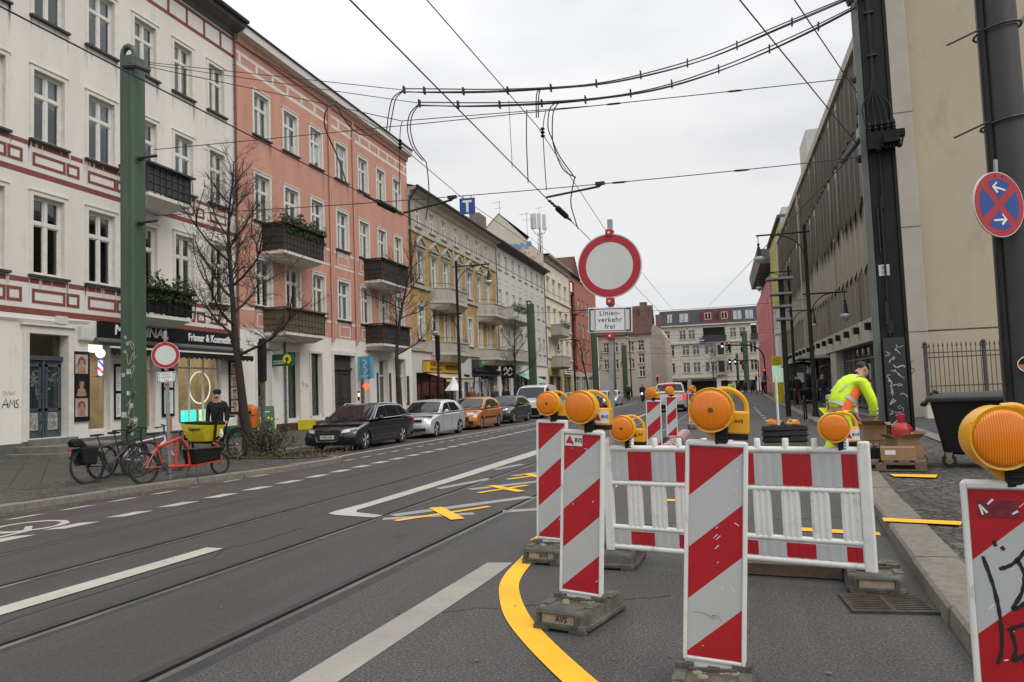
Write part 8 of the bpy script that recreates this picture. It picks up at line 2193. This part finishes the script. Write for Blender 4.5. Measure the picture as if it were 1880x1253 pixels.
# the bending worker: built in world-like axes, looking towards +x, then placed
wk=thing('person','worker in fluorescent yellow and orange jacket bending over the cardboard boxes','person',(1.80,13.42,.12),R(27)); wk.scale=(1.05,1.12,1.05)
hip,wst,chs,nek,hed=(0,0,.86),(.06,0,1.02),(.28,0,1.25),(.37,0,1.36),(.43,0,1.42)
sr,sl=(.30,-.19,1.22),(.30,.19,1.22)
er,el=(.37,-.27,.93),(.36,.27,.95); wr_,wl_=(.44,-.20,.68),(.46,.2,.70);
V=[(*hip,.11),(*wst,.12),(*chs,.13),(*nek,.058),(.43,0,1.41,.075),(.485,0,1.45,.088),
  (*sr,.06),(*er,.045),(*wr_,.033),(*sl,.06),(*el,.045),(*wl_,.033),(-.02,-.1,.80,.09),(.06,-.11,.44,.06),(-.02,-.11,.06,.045),(-.02,.1,.80,.09),(-.02,.12,.44,.06),(-.16,.12,.06,.045),
  (.47,-.195,.60,(.03,.045)),(.50,.2,.62,(.03,.045)),(.565,0,1.425,.014),(.525,0,1.385,.055)]
E=[(0,1),(1,2),(2,3),(3,4),(4,5),(2,6),(6,7),(7,8),(2,9),(9,10),(10,11),(0,12),(12,13),(13,14),(0,15),(15,16),(16,17),(8,18),(11,19),(4,21),(21,20)]
def hand(V,E,w,px,py,pz,s):
 """Five separate fingers of unequal length, and a thumb from the side of the palm."""
 for k,(dy,L_,cu) in enumerate(((-.033,.062,.3),(-.011,.075,.2),(.011,.07,.25),(.033,.055,.4))):
  a=len(V); V.append((px+.012,py+dy*s,pz-.045,.0095)); V.append((px+.02+.02*cu,py+dy*s*1.1,pz-.045-L_*.55,.0088)); V.append((px+.02-.02*cu,py+dy*s*1.05,pz-.045-L_,.0075)); E+=[(w,a),(a,a+1),(a+1,a+2)]
 a=len(V); V.append((px+.015,py-.045*s,pz-.005,.011)); V.append((px+.04,py-.06*s,pz-.03,.0095)); V.append((px+.05,py-.055*s,pz-.06,.008)); E+=[(w,a),(a,a+1),(a+1,a+2)]
hand(V,E,18,.47,-.195,.60,1); hand(V,E,19,.50,.2,.62,-1)
body=skin('body',V,E,D['skin'],wk,1)
# head details: ears, eyes, cropped hair
mb=MB()
for s in (-1,1):mb.ball((.455,s*.083,1.44),.026,8,sc=(.7,.35,1.2))
mb.build('ears',D['skin'],wk,80)
mb=MB()
for s in (-1,1):mb.ball((.557,s*.033,1.445),.011,6)
mb.build('eyes',D['ink'],wk,80)
hr=skin('hair',[(.395,0,1.455,.078),(.44,0,1.51,.08),(.505,0,1.515,.062)],[(0,1),(1,2)],cloth((.06,.04,.028)),wk)
skin('collar',[(.315,0,1.32,.10),(.385,0,1.385,.084)],[(0,1)],D['black'],wk)
jk=skin('jacket',[(-.03,0,.80,.175),(.05,0,1.0,.185),(.18,0,1.14,.19),(.28,0,1.25,.165),(.33,0,1.31,.11),(.31,-.19,1.22,.09),(.38,-.28,.94,.075),(.435,-.215,.72,.055),(.31,.19,1.22,.09),(.37,.28,.96,.075),(.455,.21,.74,.055)],[(0,1),(1,2),(2,3),(3,4),(3,5),(5,6),(6,7),(3,8),(8,9),(9,10)],D['hivis'],wk,2)
# tape bands and orange side panels follow the torso line
def band(nm,c0,c1,ry,rz_,m,a0=0,a1=2*PI,wd=1.0):
 a_,b_=Vector(c0),Vector(c1); d=(b_-a_).normalized(); sd=Vector((0,1,0)); up=d.cross(sd).normalized(); n=24; mb=MB()
 R_=[]
 for c in (a_,b_):R_.append([c+sd*ry*math.cos(lerp(a0,a1,k/n))+up*rz_*math.sin(lerp(a0,a1,k/n)) for k in range(n+1)])
 mb.loft(R_,False,False); return mb.build(nm,m,wk,80)
ax=Vector((.30,0,1.235))-Vector((-.03,0,.80))
def on(u):return Vector((-.03,0,.80))+ax*u
band('reflective_band',on(.10),on(.22),.186,.183,D['reflect']); band('reflective_band',on(.36),on(.47),.194,.192,D['reflect'])
band('orange_panel',on(.0),on(.78),.1885,.186,D['orange_cloth'],PI*.87,PI*1.13); band('orange_panel',on(.0),on(.78),.1885,.186,D['orange_cloth'],-PI*.12,PI*.10)
for s in (-1,1):
 mb=MB(); mb.tube(smooth_pts([tuple(on(.45)+Vector((-.155,s*.10,.115))),tuple(on(.75)+Vector((-.125,s*.12,.10))),(.28,s*.15,1.345),(.40,s*.135,1.28)],4),.028,6,sq=(1,.35)); mb.build('reflective_strap',D['reflect'],wk,60)
 mb=MB(); mb.ball((.37,s*.2,1.20),.07,10,sc=(.9,.7,.75)); mb.build('orange_yoke',D['orange_cloth'],wk,80)
 e_=Vector((.38,s*.28,.94)); f_=Vector((.44,s*.213,.73)); mb=MB()
 for u in (.5,.82):c=e_.lerp(f_,u); d=(f_-e_)*.1; r_=lerp(.078,.058,u) ; mb.tube([c,c+d],r_+.002,12)
 mb.build('reflective_cuff',D['reflect'],wk,60)
tro=skin('trousers',[(-.01,0,.88,.16),(-.03,-.1,.76,.12),(.06,-.115,.44,.09),(-.02,-.11,.12,.075),(-.03,.1,.76,.12),(-.02,.12,.44,.09),(-.16,.12,.12,.075)],[(0,1),(1,2),(2,3),(0,4),(4,5),(5,6)],D['hivis'],wk,2)
mb=MB(); mb.box(-.2,-.1,-.21,-.14,.45,.8); mb.build('orange_leg_panel',D['orange_cloth'],wk,bevel=.03)
for (x,y) in ((-.02,-.11),(-.16,.12)):skin('shoe',[(x-.03,y,.05,.05),(x+.09,y,.045,.05),(x+.19,y,.04,.042)],[(0,1),(1,2)],D['black'],wk)

# ---------------------------------------------------------------- pallet with boxes, gas bottle, wheeled bin
t=thing('pallet','weathered wooden pallet on the cobbles carrying boxes and a gas bottle','pallet',(2.28,12.75,.125),R(-14))
mb=MB()
for i in range(6):a=-.58+.205*i; mb.box(a,a+.14,-.42,.42,.115,.14)
for y in (-.38,0,.38):mb.box(-.6,.6,y-.05,y+.05,.09,.114); mb.box(-.6,.6,y-.05,y+.05,0,.022)
mb.build('boards',D['wood'],t)
mb=MB()
for x in (-.52,0,.52):
 for y in (-.38,0,.38):mb.box(x-.07,x+.07,y-.048,y+.048,.022,.09)
mb.build('blocks',D['wood'],t)
def carton(label,loc,rz,d,flaps=0,lab=False):
 t=thing('cardboard_box',label,'box',loc,rz); x,y,z=d[0]/2,d[1]/2,d[2]; w=.006
 mb=MB()
 if flaps:
  mb.box(-x,x,-y,y,0,w); mb.box(-x,x,-y,-y+w,w,z); mb.box(-x,x,y-w,y,w,z); mb.box(-x,-x+w,-y+w,y-w,w,z); mb.box(x-w,x,-y+w,y-w,w,z); mb.build('carton',D['cardboard'],t)
  for (a,b) in (((-x,-y,z),(x,-y,z)),((x,y,z),(-x,y,z)),((-x,y,z),(-x,-y,z)),((x,-y,z),(x,y,z))):
   a,b=Vector(a),Vector(b); o=(b-a).cross(Vector((0,0,1))).normalized()*flaps; u=Vector((0,0,flaps*random.uniform(-.3,.7)))
   f=MB(); f.add([a,b,b+o+u,a+o+u,a+Vector((0,0,.005)),b+Vector((0,0,.005)),b+o+u+Vector((0,0,.005)),a+o+u+Vector((0,0,.005))],[(0,1,2,3),(4,5,6,7),(0,1,5,4),(2,3,7,6),(1,2,6,5),(3,0,4,7)]); f.build('flap',D['cardboard'],t)
 else:
  mb.box(-x,x,-y,y,0,z); mb.build('carton',D['cardboard'],t,bevel=.004)
  mb=MB(); mb.box(-x,x,-.022,.022,z,z+.0015); mb.build('packing_tape',mat('brown tape',(.22,.14,.07),.3,var=.1) if 'brown tape' not in bpy.data.materials else bpy.data.materials['brown tape'],t)
 if lab:mb=MB(); mb.box(-x*.75,-x*.15,-y-.002,-y,z*.45,z*.8); mb.build('paper_label',D['sheetwhite'],t)
 return t
carton('flat closed cardboard box with white label at the front of the pallet',(2.45,12.52,.268),R(-9),(.46,.36,.19),0,True)
carton('open cardboard box in the worker hands left of the gas bottle',(2.34,13.42,.50),R(-20),(.34,.30,.24),.16)
carton('open cardboard tray under the red gas bottle',(2.6,12.85,.46),R(22),(.36,.3,.10),.12)
carton('plain cardboard box supporting the open tray',(2.62,12.88,.268),R(6),(.40,.38,.19),0)
t=thing('tool_crate','dark crate with silver and black tools below the open carton','crate',(2.22,12.85,.268),R(-10)); mb=MB(); mb.box(-.16,.16,-.16,.16,0,.015);
for q in ((-.16,.16,-.16,-.145),(-.16,.16,.145,.16),(-.16,-.145,-.145,.145),(.145,.16,-.145,.145)):mb.box(*q,.015,.16)
mb.build('crate_shell',D['black'],t); mb=MB()
for i in range(7):mb.tube([(random.uniform(-.12,.12),random.uniform(-.12,.12),.03),(random.uniform(-.14,.14),random.uniform(-.14,.14),.2)],.015,6)
mb.build('tools',D['steel'],t)
carton('plain cardboard box holding up the open carton behind the tool crate',(2.34,13.40,.268),R(-20),(.32,.28,.225),0)
t=thing('gas_bottle','red gas bottle with valve collar on the cardboard tray','gas bottle',(2.6,12.87,.475),R(10))
mb=MB(); mb.lathe([(.10,0),(.135,.02),(.15,.06),(.15,.2),(.142,.24),(.11,.285),(.065,.31),(.05,.32)],n=24); mb.build('bottle_body',mat('red bottle paint',(.42,.03,.035),.35,var=.12,vs=5,dirt=((.25,.03,.03),.6,.5)),t,50)
mb=MB(); mb.lathe([(.052,.315),(.055,.33),(.055,.44),(.045,.45),(.0,.45)],n=14); mb.build('valve_cap',D['signred'],t,40)
mb=MB(); mb.tube([(.151*math.cos(a),.151*math.sin(a),.21) for a in [2*PI*k/24 for k in range(24)]],.004,4,closed=True); mb.build('body_seam',D['signred'],t)
q=text('lettering','R',.1,D['whiteletter'],t,(.1,-.114,.13),R(42),bold=True)
# four wheeled waste container
t=thing('wheeled_bin','large black wheeled waste bin with rounded lid standing on the cobbles','bin',(3.62,13.0,.125),R(-14))
mb=MB()
mb.loft([[(-.42,-.40,.20),(.52,-.40,.14),(.52,.40,.14),(-.42,.40,.20)],[(-.46,-.44,.42),(.56,-.44,.42),(.56,.44,.42),(-.46,.44,.42)],[(-.56,-.52,.98),(.66,-.52,.98),(.66,.52,.98),(-.56,.52,.98)]]); mb.build('bin_body',D['black'],t,bevel=.04)
mb=MB(); mb.loft([[(-.62,-.56,.96),(.72,-.56,.96),(.72,.56,.96),(-.62,.56,.96)],[(-.62,-.57,1.03),(.72,-.57,1.03),(.72,.57,1.03),(-.62,.57,1.03)],[(-.5,-.5,1.08),(.6,-.5,1.1),(.6,.5,1.1),(-.5,.5,1.08)]]); mb.box(-.68,-.6,-.4,.4,.9,.97); mb.build('bin_lid',mat('grey black lid',(.03,.03,.032),.45,var=.3,vs=4),t,bevel=.02)
mb=MB(); mb.tube([(-.66,-.45,.93),(-.66,.45,.93)],.03,8)
for y in (-.3,0,.3):mb.tube([(-.55,y-.08,1.07),(-.5,y,1.12),(-.45,y+.08,1.09)],.018,5)
mb.build('grip_bar',D['black'],t)
for i,(x,y) in enumerate(((-.36,-.36),(.46,-.36),(-.36,.36),(.46,.36))):
 o=bpy.data.objects.new('castor',None); COL.objects.link(o); o.parent=t; o.location=(x,y,0); o.rotation_euler=(0,0,.5*i)
 mb=MB(); mb.lathe([(.085,-.03),(.1,-.015),(.1,.015),(.085,.03)],(0,0,.1),18,'y'); mb.build('castor_wheel',D['rubber'],o,40)
 mb=MB(); mb.lathe([(.05,-.032),(.03,-.034)],(0,0,.1),12,'y'); mb.prism([(-.02,.1),(.02,.1),(.05,.22),(-.05,.22)],-.045,-.035,'y'); mb.prism([(-.02,.1),(.02,.1),(.05,.22),(-.05,.22)],.035,.045,'y'); mb.build('castor_fork',D['sandstone'],o)

# ---------------------------------------------------------------- things on the left pavement
t=thing('litter_bin','orange rounded litter bin hanging on a dark post near the tree','litter bin',(-13.25,19.65,0))
mb=MB(); mb.loft([rrect(.19,.15,.1,.72),rrect(.2,.16,.1,.78),rrect(.2,.16,.1,1.2)]+[rrect(.2*math.cos(a),.16*math.cos(a),.1*math.cos(a),1.2+.2*math.sin(a)) for a in (.35,.7,1.0,1.3)]); mb.build('bin_shell',D['orange_bin'],t,50)
mb=MB(); mb.box(-.13,.13,-.168,-.155,1.12,1.2); mb.build('opening',D['ink'],t); mb=MB(); mb.box(-.203,.203,-.163,.163,1.08,1.095); mb.build('rim_band',mat('darker orange',(.4,.08,.01),.5,var=.1),t); mb=MB(); mb.tube([(-.0,.0,.1),(0,0,.74)],.02,6); mb.build('foot',D['signwhite'],t)
t=thing('parking_post','slim dark post with a thicker upper box beside the orange bin','post',(-12.9,19.75,.1)); mb=MB(); mb.tube([(0,0,0),(0,0,2.3)],.055,8); mb.build('post',mat('stickered grey post',(.09,.09,.085),.6,var=.7,vs=9),t); mb=MB(); mb.box(-.1,.1,-.09,.09,1.95,3.1); mb.box(-.07,.07,-.07,.07,3.1,3.2); mb.build('post_box',D['mast_black'],t,bevel=.02)
t=thing('sandwich_board','green sandwich board with yellow flowers in front of the salmon house','sandwich board',(-17.9,27.6,.12),R(38));
GB=mat('board green',(.012,.09,.035),.5,var=.3,vs=5)
mb=MB(); mb.add([(-.32,-.32,.05),(.32,-.32,.05),(.32,-.03,1.15),(-.32,-.03,1.15),(-.32,-.30,.05),(.32,-.30,.05),(.32,-.01,1.15),(-.32,-.01,1.15)],[(0,1,2,3),(4,5,6,7),(0,1,5,4),(2,3,7,6),(1,2,6,5),(3,0,4,7)]); fp=mb.build('front_panel',GB,t)
mb=MB(); mb.add([(-.32,.32,.05),(.32,.32,.05),(.32,.03,1.15),(-.32,.03,1.15),(-.32,.30,.05),(.32,.30,.05),(.32,.01,1.15),(-.32,.01,1.15)],[(0,1,2,3),(4,5,6,7),(0,1,5,4),(2,3,7,6),(1,2,6,5),(3,0,4,7)]); mb.build('rear_panel',D['steel'],t)
mb=MB()
for s in (-1,1):mb.tube([(s*.33,-.34,0),(s*.33,0,1.18),(s*.33,.34,0)],.015,6)
mb.build('frame',D['steel'],t); mb=MB()
for i in range(9):x,u=random.uniform(-.24,.24),random.uniform(.15,.6); y_=lerp(-.32,-.03,u)-.012; mb.poly([(x+.05*math.cos(k),y_,lerp(.05,1.15,u)+.05*math.sin(k)) for k in range(6)])
mb.build('yellow_flowers',ye,fp)
mb=MB(); mb.box(-.2,.15,-.095,-.085,.9,.94); mb.box(-.2,.05,-.105,-.095,.84,.87); mb.build('white_lines',D['whiteletter'],fp)
t=thing('planter_box','long dark green planter at the foot of the salmon house wall','planter',(-18.3,26.6,.12),PI/2); mb=MB(); mb.box(-1.2,1.0,-.2,.2,0,.42); mb.build('trough',GB,t,bevel=.02); mb=MB(); mb.box(-1.15,.95,-.16,.16,.42,.43); mb.build('soil_fill',D['soil'],t)
t=thing('yellow_crate','yellow box by the ledge of the salmon house','crate',(-18.2,31.3,.12),R(20)); mb=MB(); mb.box(-.36,.36,-.24,.24,0,.46); mb.build('crate_shell',mat('yellow crate plastic',(.6,.5,.02),.5,var=.1),t,bevel=.02); mb=MB(); mb.box(-.365,.365,-.245,.245,.25,.27); mb.build('rib',D['lamp_yellow'],t)
t=thing('sunshade','folded white pointed sunshade showing above the silver car','sunshade',(-14.2,40.0,.12)); mb=MB(); mb.lathe([(.55,1.55),(.42,1.72),(.25,1.9),(.1,2.2),(.02,2.35)],n=8); mb.build('canopy',D['sheetwhite'],t); mb=MB(); mb.tube([(0,0,0),(0,0,2.4)],.02,6); mb.lathe([(.22,0),(.2,.06)],n=12); mb.build('pole',D['steel'],t)
t=thing('signal_post','dark slender signal post in front of the yellow stationery sign','post',(-13.0,34.5,.12)); mb=MB(); mb.tube([(0,0,0),(0,0,3.0)],.06,8); mb.build('post',D['mast_black'],t); mb=MB(); mb.box(-.1,.1,-.08,.08,3.0,4.2); mb.build('signal_box',D['black'],t,bevel=.02)

# ---------------------------------------------------------------- tram stop and far traffic lights on the right
t=thing('tram_stop_sign','tall yellow tram stop sign with green round emblem and pale panel','stop sign',(3.75,56,.12)); YM=mat('stop yellow',(.70,.55,.01),.45,var=.05)
mb=MB(); mb.box(-.34,.34,-.08,.08,0,1.05); mb.box(-.34,.34,-.08,.08,1.05,1.35); mb.box(-.36,.36,-.09,.09,2.5,3.15); mb.build('yellow_panels',YM,t,bevel=.01)
mb=MB(); mb.box(-.34,.34,-.07,.07,1.35,2.5); mb.build('timetable_panel',mat('pale green lit panel',(.55,.85,.65),.5,var=.1,emit=.35),t)
mb=MB(); disc(mb,.22,(0,2.83),-.0915,24); em_=mb.build('green_emblem',mat('emblem green',(.05,.2,.03),.5,var=0),t); mb=MB(); disc(mb,.18,(0,2.83),-.0925,24); mb.build('yellow_ring',YM,em_)
mb=MB()
for q in ((-.09,-.05,2.73,2.93),(.05,.09,2.73,2.93),(-.05,.05,2.81,2.85)):mb.box(q[0],q[1],-.097,-.094,q[2],q[3])
mb.build('stop_letter',D['signred'] if 0 else bpy.data.materials['emblem green'],em_)
t=thing('tram_shelter','dark glazed tram shelter with curved roof on the right pavement','shelter',(4.75,52.5,.12),R(0))
mb=MB()
for x in (-.7,.7):
 for y in (-1.6,0,1.6):mb.box(x-.04,x+.04,y-.04,y+.04,0,2.3)
mb.box(-.7,.7,-1.62,-1.58,.2,.8); mb.box(-.02,.3,-1.2,1.2,.42,.48); mb.build('shelter_frame',D['black'],t)
mb=MB(); mb.loft([[(-1.1+2.2*k/8,-1.9,2.3+.25*math.sin(PI*k/8)) for k in range(9)],[(-1.1+2.2*k/8,1.9,2.3+.25*math.sin(PI*k/8)) for k in range(9)]],False,False); mb.loft([[(-1.1+2.2*k/8,-1.9,2.24+.25*math.sin(PI*k/8)) for k in range(9)],[(-1.1+2.2*k/8,1.9,2.24+.25*math.sin(PI*k/8)) for k in range(9)]],False,False); mb.tube([(-1.1+2.2*k/8,-1.9,2.27+.25*math.sin(PI*k/8)) for k in range(9)],.05,5); mb.build('shelter_roof',D['black'],t)
mb=MB(); mb.box(.68,.69,-1.55,1.55,.2,2.2); mb.box(-.65,.65,1.59,1.6,.2,2.2); mb.box(-.66,.66,-1.6,-1.59,.85,2.2); mb.build('pane',D['shopglass'],t); mb=MB(); mb.box(-.2,.2,-1.63,-1.61,1.3,1.9); mb.build('paper_notice',D['sheetwhite'],t)
def signal(t,x,y,z,lit,n=3,s=1.0):
 mb=MB(); mb.box(x-.17*s,x+.17*s,y-.12,y+.12,z-.5*s,z+.5*s); hd=mb.build('signal_head',D['black'],t,bevel=.03)
 mb=MB(); mb.box(x-.2*s,x+.2*s,y+.1,y+.12,z-.55*s,z+.55*s); mb.build('backing_board',D['signwhite'],hd)
 for k in range(3):
  mb=MB(); mb.ball((x,y-.12,z+(.31-.31*k)*s),.105*s,10,sc=(1,.5,1)); mb.build('signal_lens',D['redglow'] if lit==k and lit==0 else (D['whiteglow'] if lit==k else D['dim']),hd)
t=thing('traffic_light','traffic light with curved arm over the road showing red beside a dark tram signal','traffic light',(5.0,95,.12))
mb=MB(); mb.tube(smooth_pts([(0,0,0),(0,0,3.4),(-.25,0,4.9),(-1.2,0,5.7),(-2.6,0,5.9),(-4.4,0,5.95)],5),.08,8); mb.build('signal_mast',D['mast_black'],t,60)
signal(t,-3.9,-.1,5.9,0); signal(t,-4.7,-.1,5.85,1); signal(t,-.1,-.15,2.6,0,s=.8); mb=MB(); mb.lathe([(.28,-.02),(.28,.02)],(-.1,-.15,1.9),20,'y'); mb.build('blue_disc',D['signblue'],t)
t=thing('traffic_light','pair of smaller traffic lights with one red further down the road','traffic light',(5.3,118,.12)); mb=MB(); mb.tube([(0,0,0),(0,0,4.6),(-.3,0,4.75),(-4.0,0,4.75)],.07,6); mb.build('signal_mast',D['mast_black'],t)
signal(t,-2.4,-.1,4.6,0,s=.9); signal(t,-3.2,-.1,4.6,1,s=.9); signal(t,-4.0,-.1,4.6,1,s=.9)
t=thing('traffic_light','low pedestrian traffic light glowing red before the far crowd','traffic light',(4.3,104,.12)); mb=MB(); mb.tube([(0,0,0),(0,0,2.4)],.06,6); mb.build('signal_mast',D['mast_black'],t); signal(t,0,-.12,2.1,0,s=.7)
t=thing('traffic_light','small red light on a post at the left of the distant lane','traffic light',(-7.9,100,0)); mb=MB(); mb.tube([(0,0,0),(0,0,2.6)],.06,6); mb.build('signal_mast',D['mast_black'],t); signal(t,0,-.12,2.6,0,s=.7)
t=thing('hoarding','white covered scaffold hanging on the narrow yellow green house','hoarding',(5.9,84,3.0)); mb=MB(); mb.box(-.2,.15,-1.5,1.5,.1,3.3); mb.build('white_sheet',D['sheetwhite'],t,bevel=.05); mb=MB(); mb.box(-.25,.2,-1.6,1.6,0,.1); mb.box(-.25,.2,-1.6,1.6,3.3,3.4); mb.build('hoarding_frame',D['steel'],t)
t=thing('bicycle_rack','black tubular bicycle rack at the kerb behind the white post','bicycle rack',(2.75,28.5,.12),R(80)); mb=MB(); mb.tube(smooth_pts([(-.5,0,0),(-.5,0,.7),(-.3,0,.85),(.2,0,.7),(.4,0,.3),(.45,0,0)],4),.03,8); mb.build('rack_tube',D['black'],t,60); mb=MB(); mb.lathe([(.07,0),(.07,.015)],(-.5,0,0),10); mb.lathe([(.07,0),(.07,.015)],(.45,0,0),10); mb.build('foot_plate',D['steel'],t)
for i,(x,y) in enumerate(((3.75,30.2),(4.5,29.6))):
 t=thing('bollard',['short grey stone bollard beside the street lamp foot','pale square bollard near the glass shop front'][i],'bollard',(x,y,.12)); mb=MB(); mb.lathe([(.12,0),(.12,.75),(.09,.82),(.02,.84)],n=12); mb.build('bollard_shaft',D['concrete'],t,50); mb=MB(); mb.lathe([(.125,.6),(.125,.66)],n=12); mb.build('bollard_band',D['zinc'],t)
